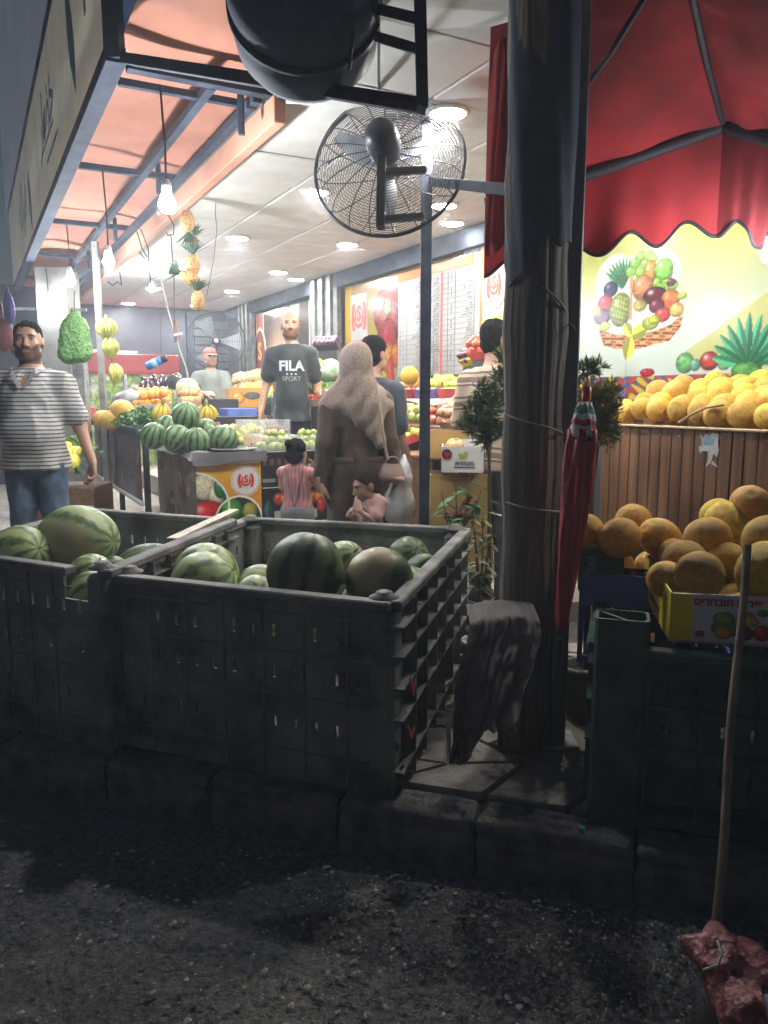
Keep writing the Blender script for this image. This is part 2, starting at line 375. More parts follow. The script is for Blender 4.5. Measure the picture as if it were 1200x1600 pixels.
def np_mesh(name, vs, fs, smooth=True):
    me = bpy.data.meshes.new(name); vs = np.asarray(vs, np.float32); fs = np.asarray(fs, np.int32)
    me.vertices.add(len(vs)); me.vertices.foreach_set('co', vs.ravel()); k = fs.shape[1]
    me.loops.add(fs.size); me.loops.foreach_set('vertex_index', fs.ravel()); me.polygons.add(len(fs))
    me.polygons.foreach_set('loop_start', np.arange(0, fs.size, k, dtype=np.int32)); me.polygons.foreach_set('loop_total', np.full(len(fs), k, np.int32))
    me.polygons.foreach_set('use_smooth', np.full(len(fs), smooth)); me.update(); me.validate(); return me
def set_col(me, lin):
    a = me.color_attributes.new('Col', 'FLOAT_COLOR', 'POINT'); lin = np.asarray(lin, np.float32)
    a.data.foreach_set('color', np.concatenate([lin, np.ones((len(lin), 1), np.float32)], 1).ravel())

# ---------------------------------------------------------------- smooth solids (bodies, cloth, lumps): distance field -> one closed surface
def sdf(prims, res=.007, k=.02, clips=(), warp=None):
    lo = np.full(3, 1e9); hi = -lo
    for p in prims:
        if p[0] == 'c': q = np.array([p[1], p[2]], float); r = max(p[3], p[4]); a, b = q.min(0)-r, q.max(0)+r
        else: q = np.array(p[1], float); r = max(p[2]); a, b = q-r, q+r
        if p[-1] != '-': lo = np.minimum(lo, a); hi = np.maximum(hi, b)
    lo -= 3*res+.01; hi += 3*res+.01; n = np.ceil((hi-lo)/res).astype(int)+1
    D = np.full(n, 9.0, np.float32)
    for p in prims:
        neg = p[-1] == '-'; kk = k
        if p[0] == 'c':
            a, b = np.array(p[1], float), np.array(p[2], float); r0, r1 = p[3], p[4]; r = max(r0, r1)
            blo, bhi = np.minimum(a, b)-r, np.maximum(a, b)+r
            if len(p) > 5 and not isinstance(p[5], str): kk = p[5]
        else:
            c = np.array(p[1], float); rr = np.array(p[2], float); blo, bhi = c-rr.max(), c+rr.max()
            if len(p) > 4 and not isinstance(p[4], str) and p[4] is not None: kk = p[4]
        i0 = np.clip(((blo-kk-2*res-lo)/res).astype(int), 0, n-1); i1 = np.clip(((bhi+kk+2*res-lo)/res).astype(int)+1, 1, n)
        g = [lo[d]+res*np.arange(i0[d], i1[d], dtype=np.float32) for d in range(3)]
        X, Y, Z = np.meshgrid(*[x.astype(np.float32) for x in g], indexing='ij')
        if p[0] == 'c':
            ba = b-a; L2 = max(float(ba @ ba), 1e-9)
            t = np.clip(((X-a[0])*ba[0]+(Y-a[1])*ba[1]+(Z-a[2])*ba[2])/L2, 0, 1)
            d = np.sqrt((X-a[0]-t*ba[0])**2+(Y-a[1]-t*ba[1])**2+(Z-a[2]-t*ba[2])**2)-(r0+(r1-r0)*t)
        else:
            x, y, z = X-c[0], Y-c[1], Z-c[2]
            if p[3] is not None:
                R = np.array(p[3].to_3x3().transposed()); x, y, z = (R[0, 0]*x+R[0, 1]*y+R[0, 2]*z, R[1, 0]*x+R[1, 1]*y+R[1, 2]*z, R[2, 0]*x+R[2, 1]*y+R[2, 2]*z)
            k0 = np.sqrt((x/rr[0])**2+(y/rr[1])**2+(z/rr[2])**2)+1e-6; k1 = np.sqrt((x/rr[0]**2)**2+(y/rr[1]**2)**2+(z/rr[2]**2)**2)+1e-6
            d = k0*(k0-1)/k1
        sub = D[i0[0]:i1[0], i0[1]:i1[1], i0[2]:i1[2]]
        if neg:
            d = -d; h = np.clip(kk*.5-np.abs(sub-d), 0, None)/(kk*.5); D[i0[0]:i1[0], i0[1]:i1[1], i0[2]:i1[2]] = np.maximum(sub, d)+h*h*kk*.125
        else:
            h = np.clip(kk-np.abs(sub-d), 0, None)/kk; D[i0[0]:i1[0], i0[1]:i1[1], i0[2]:i1[2]] = np.minimum(sub, d)-h*h*kk*.25
    if warp is not None or clips:
        idx = np.argwhere(np.abs(D) < .12); Pn = lo+idx*res; d = D[tuple(idx.T)]
        if warp is not None: d = d+warp(Pn).astype(np.float32)
        for (pt, nr) in clips: d = np.maximum(d, ((Pn-np.array(pt)) @ np.array(nr)).astype(np.float32))
        D[tuple(idx.T)] = d
        if clips:
            far = np.argwhere(D <= -.12)
            if len(far):
                Pn = lo+far*res; d = D[tuple(far.T)]
                for (pt, nr) in clips: d = np.maximum(d, ((Pn-np.array(pt)) @ np.array(nr)).astype(np.float32))
                D[tuple(far.T)] = d
    S = (D < 0); cnt = np.zeros(np.array(D.shape)-1, np.uint8)
    for dx in (0, 1):
        for dy in (0, 1):
            for dz in (0, 1): cnt += S[dx:S.shape[0]-1+dx, dy:S.shape[1]-1+dy, dz:S.shape[2]-1+dz]
    act = np.argwhere((cnt > 0) & (cnt < 8)); ID = np.full(cnt.shape, -1, np.int32); ID[tuple(act.T)] = np.arange(len(act))
    cor = [(x, y, z) for x in (0, 1) for y in (0, 1) for z in (0, 1)]
    V = [D[act[:, 0]+c[0], act[:, 1]+c[1], act[:, 2]+c[2]] for c in cor]
    acc = np.zeros((len(act), 3)); w = np.zeros(len(act))
    for i, a in enumerate(cor):
        for j, b in enumerate(cor):
            if j <= i or sum(abs(a[q]-b[q]) for q in range(3)) != 1: continue
            m = (V[i] < 0) != (V[j] < 0); t = np.where(m, V[i]/np.where(m, V[i]-V[j], 1), 0)
            pt = np.array(a)+t[:, None]*(np.array(b)-np.array(a)); acc += pt*m[:, None]; w += m
    P = lo+(act+acc/w[:, None])*res; faces = []
    for ax in range(3):
        o1, o2 = (ax+1) % 3, (ax+2) % 3
        s0 = [slice(None)]*3; s1 = [slice(None)]*3; s0[ax] = slice(0, -1); s1[ax] = slice(1, None)
        e = np.argwhere(S[tuple(s0)] != S[tuple(s1)]); e = e[(e[:, o1] > 0) & (e[:, o2] > 0) & (e[:, o1] < ID.shape[o1]) & (e[:, o2] < ID.shape[o2])]
        if not len(e): continue
        q = []
        for (d1, d2) in ((-1, -1), (0, -1), (0, 0), (-1, 0)):
            c = e.copy(); c[:, o1] += d1; c[:, o2] += d2; q.append(ID[tuple(c.T)])
        q = np.stack(q, 1); fl = ~S[tuple(e.T)]; q[fl] = q[fl][:, ::-1]; faces.append(q)
    return P, np.concatenate(faces)
def sdf_obj(name, prims, mats, parent, res=.007, k=.02, clips=(), warp=None, colfn=None):
    P, Q = sdf(prims, res, k, clips, warp); me = np_mesh(name, P, Q)
    if colfn is not None: set_col(me, colfn(P))
    return link(name, me, mats, parent)
def vnoise(P, freq, seed=0):
    r = np.random.RandomState(seed); out = np.zeros(len(P))
    for _ in range(5):
        d = r.randn(3); d /= np.linalg.norm(d); out += np.sin(P @ d*freq*(.6+r.rand()*.9)+r.rand()*6.28)
    return out/5
# ================================================================= SETTING
RZW = -(math.pi/2-TH)      # face of the right wall and of the street sign (looks towards -a)
RZB = TH                   # face of the back wall (looks towards -b)
AW, ZC, BB = 3.9, 3.02, 13.0
KERB_Z, FLOOR_Z = .18, .28
K0 = Vector((.02, 2.50, 0)); KE = Vector((.956, -.293, 0)).normalized(); KN = Vector((-KE.y, KE.x, 0))
m_asph = mat('asphalt', (.13, .125, .115), .92, .35, 45, 1.0, 110, col2=(.25, .238, .22), detail=12, spec=.3)
m_conc = mat('kerb_concrete', (.10, .094, .088), .88, .4, 9, .8, 55, col2=(.19, .178, .165))
m_flag = mat('flagstone', (.20, .185, .165), .8, .35, 7, .45, 45, obj_var=.22, col2=(.33, .30, .27))
m_dirt = mat('grit_bed', (.05, .045, .04), .95, .5, 14, .6, 90)
m_tile = mat('floor_tile', (.46, .44, .41), .45, .25, 5, .1)
m_navy = mat('dark_navy_paint', (.035, .042, .062), .55, .3, 3, .1, 30)
m_steel = mat('flare_tinted_steel', (.036, .047, .074), .8, .35, 7, .12, 60, col2=(.066, .080, .115), spec=.2)  # blue cast of lens flare put into the steel's base colour
m_galv = mat('galvanised_sheet', (.30, .33, .34), .42, .35, 12, .1, 90, metal=.55, col2=(.48, .5, .5))
m_white = mat('white_paint', (.72, .72, .70), .5, .1, 5)
m_black = mat('black_plastic', (.02, .02, .022), .5, .4, 9, .1)
m_rubber = mat('black_cable', (.02, .02, .022), .6)

# road
def axis_pts(lo, hi, step, far): return [-far, -far*.4, -far*.15]+[lo-1.5, lo]+[lo+step*i for i in range(1, int((hi-lo)/step))]+[hi, hi+1.5]+[far*.15, far*.4, far]
xs = axis_pts(-2.6, 2.6, .045, 60); ys = [-60, -20, -6, -2, 0, .9]+[.9+.04*i for i in range(1, 56)]+[4, 6, 10, 20, 60]
X, Y = np.meshgrid(xs, ys); Pr = np.stack([X.ravel(), Y.ravel(), np.zeros(X.size)], 1)
inn = ((np.abs(Pr[:, 0]) < 2.6) & (Pr[:, 1] > .9) & (Pr[:, 1] < 3.1)).astype(float)
Pr[:, 2] = inn*(.012*vnoise(Pr, 5, 1)+.007*vnoise(Pr, 22, 2)+.004*vnoise(Pr, 60, 3))-.012
nx = len(xs); jj, ii = np.meshgrid(np.arange(len(ys)-1), np.arange(nx-1), indexing='ij'); q = (jj*nx+ii).ravel()
road = struct(link('road', np_mesh('road', Pr, np.stack([q, q+1, q+nx+1, q+nx], 1)), m_asph))
# loose gravel, too small to count
mb = MB(); rg = random.Random(5)
def pebble(mb, c, r, rg):
    ps = [(0, 0, 1), (0, 0, -.6)]+[(math.cos(t)*rg.uniform(.7, 1.2), math.sin(t)*rg.uniform(.7, 1.2), rg.uniform(-.2, .35)) for t in [k*math.pi/3+rg.uniform(-.3, .3) for k in range(6)]]
    M = tr(c, rz=rg.uniform(0, 6)) @ Matrix.Diagonal((r, r*rg.uniform(.6, 1), r*rg.uniform(.45, .8), 1))
    mb.add(ps, [(0, 2+k, 2+(k+1) % 6) for k in range(6)]+[(1, 2+(k+1) % 6, 2+k) for k in range(6)], M, rg.choice([0, 0, 1, 2]))
for _ in range(7000):
    x = rg.gauss(.45, .75) if rg.random() < .75 else rg.uniform(-2.2, 1.6); y = rg.uniform(1.35, 2.6)
    if y > 2.42-.305*x: continue
    pebble(mb, (x, y, .0), rg.choice([.003, .003, .004, .004, .005, .007, .010])*rg.uniform(.7, 1.2), rg)
o = stuff(mb.build('gravel', [mat('pebble_grey', (.24, .23, .21), .8), mat('pebble_pale', (.55, .51, .44), .75), mat('pebble_brown', (.28, .21, .15), .8)]))
o['label'] = 'loose pale gravel scattered over the dark asphalt'
# pavement, kerb stones, flagstones
pv = MB(); c0 = K0+KE*-9+KN*.02; c1 = K0+KE*6+KN*.02
pv.poly([(c0.x, c0.y), (c1.x, c1.y), ((c1+KN*14).x, (c1+KN*14).y), ((c0+KN*22).x, (c0+KN*22).y)], KERB_Z-.03)
pave = struct(pv.build('pavement', m_dirt))
t = -3.2; rk = random.Random(3)
while t < 2.4:
    L = rk.choice([.46, .52, .5]); c = K0+KE*(t+L/2)+KN*.085
    kp, kq = sdf([('c', (-L/2+.031, dy, dz), (L/2-.032, dy, dz), .03, .03) for dy in (-.055, 0, .055) for dz in (-.075, -.025, .025, .083)], .011, .03, warp=lambda P, k=t: .006*vnoise(P, 30, int(k*90)+400)+.010*np.clip(np.abs(vnoise(P, 14, int(k*70)+500))-.25, 0, 1)+.003*vnoise(P, 90, 7))
    o = link('kerb_stone', np_mesh('kerb_stone', kp, kq), m_conc, pave); o.matrix_basis = tr((c.x, c.y+rk.uniform(-.006, .006), (KERB_Z-.05)/2+rk.uniform(-.004, .004)), rz=math.atan2(KE.y, KE.x)+rk.uniform(-.012, .012)); t += L
gx = {}
for i in range(-7, 9):
    for j in range(0, 9):
        gx[i, j] = (i*.31+rk.uniform(-.09, .09)+(.12 if j % 2 else 0), .185+(j*.24 if j else 0)+(rk.uniform(-.07, .07) if j else 0))
for i in range(-7, 8):
    for j in range(0, 8):
        ps = [Vector((*gx[a], 0)) for a in ((i, j), (i+1, j), (i+1, j+1), (i, j+1))]; cc = sum(ps, Vector())/4
        sh = [cc+(p-cc)*(1-.012/max(.05, (p-cc).length)) for p in ps]; top = [cc+(p-cc)*.965 for p in sh]
        n = 4; vs = [(*p.xy, KERB_Z-.035) for p in sh]+[(*p.xy, KERB_Z-.012) for p in sh]+[(*p.xy, KERB_Z+rk.uniform(-.004, .003)) for p in top]
        fs = [(k, (k+1) % 4, (k+1) % 4+4, k+4) for k in range(4)]+[(k+4, (k+1) % 4+4, (k+1) % 4+8, k+8) for k in range(4)]+[(8, 9, 10, 11)]
        o = MB().add(vs, fs, Matrix.Translation((K0.x, K0.y, 0)) @ Matrix.Rotation(math.atan2(KE.y, KE.x), 4, 'Z')).build('flagstone', m_flag, pave)
# shop floor
mb = MB(); mb.box((2.2, 9.4, FLOOR_Z-.09), (7, 11.4, .18), rotm(rz=TH)); fl = struct(mb.build('shop_floor', m_tile))
mb = MB(); mb.box((3.0, 9.6, FLOOR_Z+.13), (1.75, 6.4, .25), rotm(rz=TH), .01); struct(mb.build('raised_floor', m_tile))
# walls
m_wall = mat('dark_wall_paint', (.05, .055, .07), .6, .25, 2)
mb = MB(); mb.box((AW+.1, 7.0, 1.6), (.2, 14, 3.3), rotm(rz=TH)); wall = struct(mb.build('wall_right', m_wall))
mb = MB(); mb.box((1.4, BB+.1, 1.6), (5.4, .2, 3.3), rotm(rz=TH)); wback = struct(mb.build('wall_back', m_navy))
mb = MB(); mb.box((AW-.05, 8.6, 2.93), (.1, 8.2, .17), rotm(rz=TH), .004); mb.build('top_beam', m_steel, wall)
# corrugated steel columns on the right wall
for (pl, pr, y) in ((483, 526, 440), (372, 392, 495), (716, 757, 350)):
    b0 = ona(pl, y, AW-.1)[1]; b1 = ona(pr, y, AW-.1)[1]; mb = MB(); n = 7
    for k in range(n):
        b = b0+(b1-b0)*(k+.5)/n; d_ = .07 if pl < 700 else .012; mb.box((AW-d_-(.035 if k % 2 and pl < 700 else .004*(k % 2)), b, 1.65), (.06, abs(b1-b0)/n*.98, 2.7), rotm(rz=TH), .004)
    mb.build('steel_column', mat('dull_galvanised', (.13, .145, .15), .5, .35, 12, .1, 90, metal=.3, col2=(.22, .235, .235)), wall)
# roller shutter and trunking on the back wall: lies in the wall, slats are pieces of it
sa0 = onb(302, 560, BB)[0]; sa1 = onb(366, 560, BB)[0]
for k in range(17):
    mb = MB(); mb.box(((sa0+sa1)/2, BB-.04, .62+.135*k), (sa1-sa0, .05, .125), rotm(rz=TH), .018); mb.build('shutter_slat', mat('shutter_paint', (.10, .115, .135), .45, .3, 5, metal=.3), wback)
for aa in (sa0-.06, sa1+.06):
    mb = MB(); mb.box((aa, BB-.05, 1.6), (.1, .1, 2.7), rotm(rz=TH), .004); mb.build('shutter_guide', m_steel, wback)
mb = MB(); mb.beam(F(.4, BB-.05, 2.32), F(2.4, BB-.05, 2.30), .05); mb.build('wall_pipe', m_galv, wback)

# ceiling: grid and tiles
mb = MB(); mb.box(((1.42+AW)/2, 7.6, ZC+.06), (AW-1.42, 10.9, .06), rotm(rz=TH)); ceil = struct(mb.build('ceiling', mat('ceiling_grid', (.16, .16, .15), .8)))
m_ct = mat('ceiling_tile_white', (.82, .81, .77), .85, .08, 4, .25, 160, obj_var=.04, col2=(.88, .87, .84))
rc = random.Random(11); tile_me = None
bm_t = MB(); bm_t.box((0, 0, 0), (.592, .592, .02), None, .004); tile_me = bm_t.mesh('ceiling_tile'); tile_me.materials.append(m_ct)
for i in range(4):
    for j in range(18):
        a = 1.46+.3+.61*i; b = 2.2+.3+.6*j
        if (i, j) in ((0, 3),): dz, tl = .012, .012
        else: dz, tl = rc.uniform(-.003, .003), rc.uniform(-.003, .003)
        o = link('ceiling_tile', tile_me, None, ceil, Matrix.Translation(F(a, b, ZC+.014+dz)) @ rotm(rx=tl, ry=rc.uniform(-.003, .003), rz=TH))
m_salm = mat('salmon_board', (.62, .30, .20), .7, .15, 3)
mb = MB(); mb.box((1.44, 8.4, ZC-.02), (.06, 9.2, .13), rotm(rz=TH), .004); mb.build('edge_board', m_salm, ceil)

# downlights
m_led = emat('led_panel', (1.0, .965, .90), LAMP_DOWN); m_ledb = emat('led_bulb', (.93, .97, 1.0), LAMP_BULB)
m_ledd = emat('led_panel_dim', (1.0, .965, .90), LAMP_DOWN*.2)
def downlight(a, b, label, m=m_led):
    t_ = thing('downlight', label, 'ceiling light', F(a, b, ZC-.001), TH, 'round LED downlights in the ceiling')
    mb = MB(); mb.lathe([(.088, .004), (.112, .004), (.114, -.004), (.108, -.012), (.090, -.013), (.088, -.006)], 32); mb.build('trim_ring', m_white, t_)
    mb = MB(); mb.lathe([(1e-5, -.013), (.088, -.013)], 32); mb.build('diffuser', m, t_)
for i, b in enumerate((3.49, 5.2, 6.98, 8.8, 10.65, 12.5)):
    downlight(2.22, b, '%s round LED downlight in the row along the awning edge, counted from the fan' % ORD[i])
for i, b in enumerate((3.4, 5.1, 6.79, 8.63, 10.44, 12.3)):
    downlight(3.22, b, '%s round LED downlight in the middle row, counted from the wooden pole' % ORD[i])
for i, b in enumerate((5.57, 9.05)):
    downlight(3.60, b, ('near' if i == 0 else 'far')+' downlight close to the price list wall', m_ledd)

# salmon awning with steel frame
AL, ZB = .73, 3.1
aw = thing('awning', 'salmon tarpaulin awning on a flare-tinted steel frame beside the tiled ceiling', 'awning', F(1.05, 7, ZB))
m_tarp = mat('salmon_tarpaulin', (.66, .29, .20), .75, .16, 2.2, .25, 9, transl=.25)
def tarp(u, v):
    b = 1.9+v*11; bay = (b-3.87)/1.8; s_ = math.sin(math.pi*(bay % 1))
    return F(AL+u*.72, b, ZB+.09+.05*(1-u)+.05*s_*math.sin(math.pi*u)+.012*math.sin(b*9+u*5))
MB().sheet(tarp, 10, 120, thick=.004).build('tarpaulin', m_tarp, aw, True)
for b, w_ in ((3.87, .06), (4.1, .035), (5.63, .04), (7.45, .04), (9.2, .04), (11.0, .04)):
    MB().beam(F(AL, b, ZB), F(1.42, b, ZB), w_).build('cross_beam', m_steel, aw, True)
for a, z in ((1.13, ZB-.01), (1.36, ZB-.03)):
    MB().beam(F(a, 3.9, z), F(a, 12.8, z), .045).build('long_beam', m_steel, aw, True)
for b in (5.63, 7.45, 9.2): MB().beam(F(1.24, b, ZB-.12), F(1.24, b, ZB+.08), .03).build('hanger', m_steel, aw, True)
MB().beam(F(1.3, 3.98, ZB), F(1.3, 3.98, ZB-.19), .03).build('hanger', m_steel, aw, True)

# street sign along the awning
sg = thing('shop_sign', 'long pale street sign with leaf shapes hanging at the awning edge', 'sign', F(AL-.06, 3.87, ZB), 0)
m_sgn = mat('sign_flex_banner', (.52, .51, .40), .45, .15, 1.3, col2=(.62, .60, .42), transl=.6)
_b = m_sgn.node_tree.nodes['Principled BSDF']; _b.inputs['Emission Color'].default_value = (1, .93, .72, 1); _b.inputs['Emission Strength'].default_value = .16   # emission put into the banner in place of the bulbs' glow
pw = 1.22
for k in range(7):
    b = 3.9+pw*k; MB().sheet(lambda u, v, b=b: F(AL-.085, b+.006+u*(pw-.012), ZB+.05+v), 2, 2).build('sign_panel', m_sgn, sg, True)
m_up = mat('haze_tint_banner', (.40, .41, .46), .6, .12, .8, transl=.4); _b = m_up.node_tree.nodes['Principled BSDF']; _b.inputs['Emission Color'].default_value = (.72, .78, 1.0, 1); _b.inputs['Emission Strength'].default_value = .075   # added panels, violet tint and glow painted in for sky haze
for k in range(4): MB().sheet(lambda u, v, k=k: F(AL-.085, 3.9+2.3*k+.006+u*2.288, ZB+1.12+v*2.55), 2, 2).build('added_haze_panel', m_up, sg, True)
for z in (ZB+.02, ZB+1.08): MB().beam(F(AL-.05, 3.84, z), F(AL-.05, 12.5, z), .09, .07).build('frame_rail', m_steel, sg, True)
MB().beam(F(AL-.05, 3.87, ZB), F(AL-.05, 3.87, ZB+1.1), .07, .09).build('frame_end', m_steel, sg, True)
lm = MB()
def leafpts(L, w, bend=.0, n=12): return [(L*(k/n), w*math.sin(math.pi*k/n)**.8+bend*math.sin(math.pi*k/n)) for k in range(n+1)]+[(L*(k/n), -w*math.sin(math.pi*k/n)**.9+bend*math.sin(math.pi*k/n)) for k in range(n-1, 0, -1)]
for (b, z, L, w, an) in ((4.9, ZB+.2, .72, .11, 1.9), (8.5, ZB+.1, .6, .12, 1.8), (6.9, ZB+.5, .3, .05, .6)):
    MB().poly(leafpts(L, w), .002, wall_M(F(AL-.0875, b, z), RZW) @ Matrix.Rotation(an, 4, 'Z')).build('leaf_print', mat('sign_green_print', (.10, .16, .17), .5), sg, True)
m_slp = mat('sign_letter_print', (.25, .24, .27), .5)
for bb_, zz_, wy_, wz_ in ((4.42, .6, .05, .38), (6.6, .42, .9, .03), (6.3, .28, .8, .03)): MB().box((AL-.0885, bb_, ZB+zz_), (.003, wy_, wz_), rotm(rz=TH)).build('printed_stroke', m_slp, sg, True)
for tx_, bb_, zz_, sz_ in (('خضار', 6.6, .62, .5), ('فواكه', 9.6, .55, .6)): stuff(put_text(MB(), arabic(tx_), wall_M(F(AL-.088, bb_, ZB+zz_), RZW), sz_, .012).build('lettering', m_slp, sg, True))

# ---- posters on the right wall
def poster(name, label, b_left, b_right, z0, z1, a_off=.012, frame=True, cat='poster', mat_=None):
    t_ = thing(name, label, cat, F(AW-a_off, b_left, z0), RZW)
    w, h = b_left-b_right, z1-z0
    MB().box((w/2, .006, h/2), (w, .012, h)).build('backing', mat_ or m_white, t_); return t_, w, h
PM = Matrix.Rotation(math.pi/2, 4, 'X')   # print plane in a poster's own frame
def pm(x, z, off): return Matrix.Translation((x, -off, z)) @ PM
m_red = mat('print_red', sl((.82, .22, .16)), .45, .08); m_wpr = mat('print_white', (.25, .25, .247), .45, .05); m_ink = mat('print_ink', (.03, .03, .04), .5)
m_ink2 = mat('print_grey_ink', (.07, .08, .11), .5)
def logo(parent, x, z, s, m=m_red, off=.004, aspect=1.0):
    """red emblem: two curved brackets, a crossbar H and an S in the middle over a bowl"""
    mb = MB(); S = Matrix.Diagonal((s*aspect, s, 1, 1)); M = pm(x, z, off) @ S
    def arc(cx, r, a0, a1, t0, t1, n=12):
        o_ = [(cx+r*math.cos(a0+(a1-a0)*k/n), r*math.sin(a0+(a1-a0)*k/n)) for k in range(n+1)]
        i_ = [(cx+(r-(t0+(t1-t0)*math.sin(math.pi*k/n)))*math.cos(a0+(a1-a0)*k/n), (r-(t0+(t1-t0)*math.sin(math.pi*k/n)))*math.sin(a0+(a1-a0)*k/n)) for k in range(n, -1, -1)]
        for k in range(n): mb.poly([o_[k], o_[k+1], i_[n-k-1], i_[n-k]], .0015, M)
    for sg_ in (1, -1):
        xs0 = [(-.62, .62), (-.40, .62), (-.50, .3), (-.52, 0), (-.50, -.3), (-.40, -.62), (-.62, -.62), (-.74, -.3), (-.78, 0), (-.74, .3)]
        pts = [(sg_*px, py) for px, py in xs0]; pts = pts if sg_ > 0 else pts[::-1]
        mb.poly(pts[::-1], .0015, M)
    arc(0, .50, math.pi*1.08, math.pi*1.92, .10, .16); mb.box((-.42, -.06, .0008), (.24, .13, .0016), M); mb.box((.42, -.06, .0008), (.24, .13, .0016), M); mb.box((-.33, .16, .0008), (.11, .5, .0016), M); mb.box((.36, .12, .0008), (.10, .36, .0016), M)
    vs, fs = text_data('S', .95, .03, .0008); mb.add(vs, fs, M @ Matrix.Translation((.02, .12, 0)))
    return mb.build('emblem', m, parent)
# fruit basket poster
b0, b1 = ona(893, 500, AW)[1], 1.5; z0, z1 = 1.45, 2.95
pt, w, h = poster('basket_poster', 'large yellow green wall poster printed with a wicker basket of fruit', b0, b1, z0, z1)
def pq(px, py): a, b, z = ona(px, py, AW-.02); return (b0-b, z-z0)
P_ = Pic(w, h, 460, 230, (.87, .91, .88))
cx, cy = pq(990, 600); ang = np.arctan2(P_.Y-cy+.25, P_.X-cx); rad = np.hypot(P_.X-cx, P_.Y-cy)
yel = np.array((.78, .80, .36)); pale = np.array((.84, .90, .86)); wy = np.clip((P_.Y-.55)/.6, 0, 1)[..., None]
beam_ = (np.sin(ang*13+.6) > -.1).astype(float)[..., None]
P_.C = pale*(1-wy)+(yel*(.86+.14*beam_)+.05*(1-beam_))*wy
P_.poly([pq(1055, 560), pq(1200, 455), (w, pq(1200, 380)[1]+.1), (w, .2), pq(1140, 570)], (.80, .76, .26), .55)
P_.mix(P_.Y < pq(1000, 588)[1], (.35, .38, .6)); P_.mix((P_.Y < pq(1000, 588)[1]) & (np.sin(P_.X*43+2*np.sin(P_.Y*37))*np.sin(P_.Y*61+P_.X*17) > .0), (.78, .28, .2)); P_.mix((P_.Y < pq(1000, 588)[1]) & (np.sin(P_.X*37+2+2*np.sin(P_.Y*29))*np.sin(P_.Y*52+P_.X*15) > .35), (.85, .8, .25))
def E_(px, py, rx, ry, col, **k):
    x, y = pq(px, py); x2, _ = pq(px+rx, py); _, y2 = pq(px, py-ry); P_.ell(x, y, abs(x2-x), abs(y2-y), col, **k)
for (px, py, rx, ry) in ((985, 470, 58, 60), (1010, 430, 50, 38), (1000, 505, 68, 42), (960, 440, 30, 40)): E_(px, py, rx+4, ry+4, (.93, .95, .9), shade=0, hl=0)
for an in range(9):
    x, y = pq(972, 452); P_.leaf(x, y, .21, .016, 1.1+an*.17, (.25, .5+.03*(an % 3), .36))
for (px, py) in ((1000, 400), (992, 412), (1008, 412), (985, 425), (1000, 426), (1012, 398), (996, 440), (1030, 425), (1040, 438), (1024, 440), (1036, 450), (1050, 445), (1042, 428), (1030, 452), (1018, 404)): E_(px, py, 9, 9, (.55, .78, .28), hl=.4)
E_(1015, 425, 11, 20, (.74, .55, .25)); E_(1036, 420, 16, 18, (.5, .78, .32))
E_(953, 452, 12, 13, (.16, .17, .36)); E_(945, 474, 13, 14, (.8, .12, .15)); E_(940, 495, 14, 13, (.35, .08, .22)); E_(1003, 450, 17, 21, (.85, .55, .35)); E_(1022, 462, 20, 15, (.34, .06, .12), hl=.9); E_(1046, 468, 16, 17, (.90, .45, .15)); E_(1025, 478, 13, 12, (.45, .1, .2)); E_(999, 477, 11, 10, (.72, .68, .35)); E_(1034, 492, 13, 12, (.85, .25, .25)); E_(1056, 484, 12, 12, (.9, .75, .35)); E_(1048, 441, 8, 7, (.4, .08, .2))
E_(968, 484, 18, 28, (.56, .62, .22), tex=.28)
x, y = pq(998, 528); bx0, by0 = pq(934, 512); bx1, by1 = pq(1068, 490); _, yb = pq(980, 548)
ins = P_.poly([pq(934, 513), pq(955, 522), pq(1000, 524), pq(1045, 508), pq(1068, 488), pq(1062, 512), pq(1045, 532), pq(1000, 544), pq(965, 546), pq(942, 540)], (.72, .42, .22))
wv = (np.sin(P_.Y*150+P_.X*12) > 0) ^ (np.sin(P_.X*60) > 0); P_.mix(ins & wv, (.88, .70, .48)); P_.mix(ins & (np.sin(P_.Y*150+P_.X*12) < -.75), (.45, .2, .1))
for (px0, py0, px1, py1) in ((986, 430, 984, 500),):
    x0_, y0_ = pq(px0, py0); x1_, y1_ = pq(px1, py1); P_.poly([(x0_-.01, y0_), (x0_+.012, y0_), (x1_+.014, y1_), (x1_-.012, y1_)], (.8, .6, .38))
x, y = pq(985, 525); P_.leaf(x, y, .16, .05, 4.5, (.80, .84, .25)); P_.leaf(x, y, .15, .05, .3, (.78, .82, .24)); P_.leaf(x, y, .11, .04, 2.2, (.82, .86, .3)); E_(1015, 505, 14, 11, (.75, .82, .3), hl=.2); E_(944, 510, 9, 8, (.72, .8, .2), hl=.1); E_(1021, 500, 10, 8, (.72, .8, .2), hl=.1); E_(931, 486, 7, 8, (.7, .78, .25)); E_(1064, 462, 9, 6, (.68, .76, .2))
E_(1069, 567, 15, 17, (.45, .75, .42), hl=.5); E_(1085, 570, 9, 10, (.45, .72, .6)); E_(1107, 564, 16, 16, (.82, .28, .22), hl=.9); E_(1130, 570, 10, 9, (.6, .78, .5)); E_(1010, 582, 12, 7, (.8, .12, .2))
for an in range(11):
    x, y = pq(1165, 572); P_.leaf(x, y, .30-.05*abs(an-5)/5, .028, .25+an*.265, ((.20, .58, .40) if an % 2 else (.28, .68, .48)))
E_(1165, 580, 26, 16, (.42, .72, .35), hl=.2)
P_.mix(np.abs(P_.X-pq(980, 500)[0]) < .003, (.6, .64, .6), .6); P_.C = P_.C*.76; P_.sheet('print', pt, pm(0, 0, .002), .22)
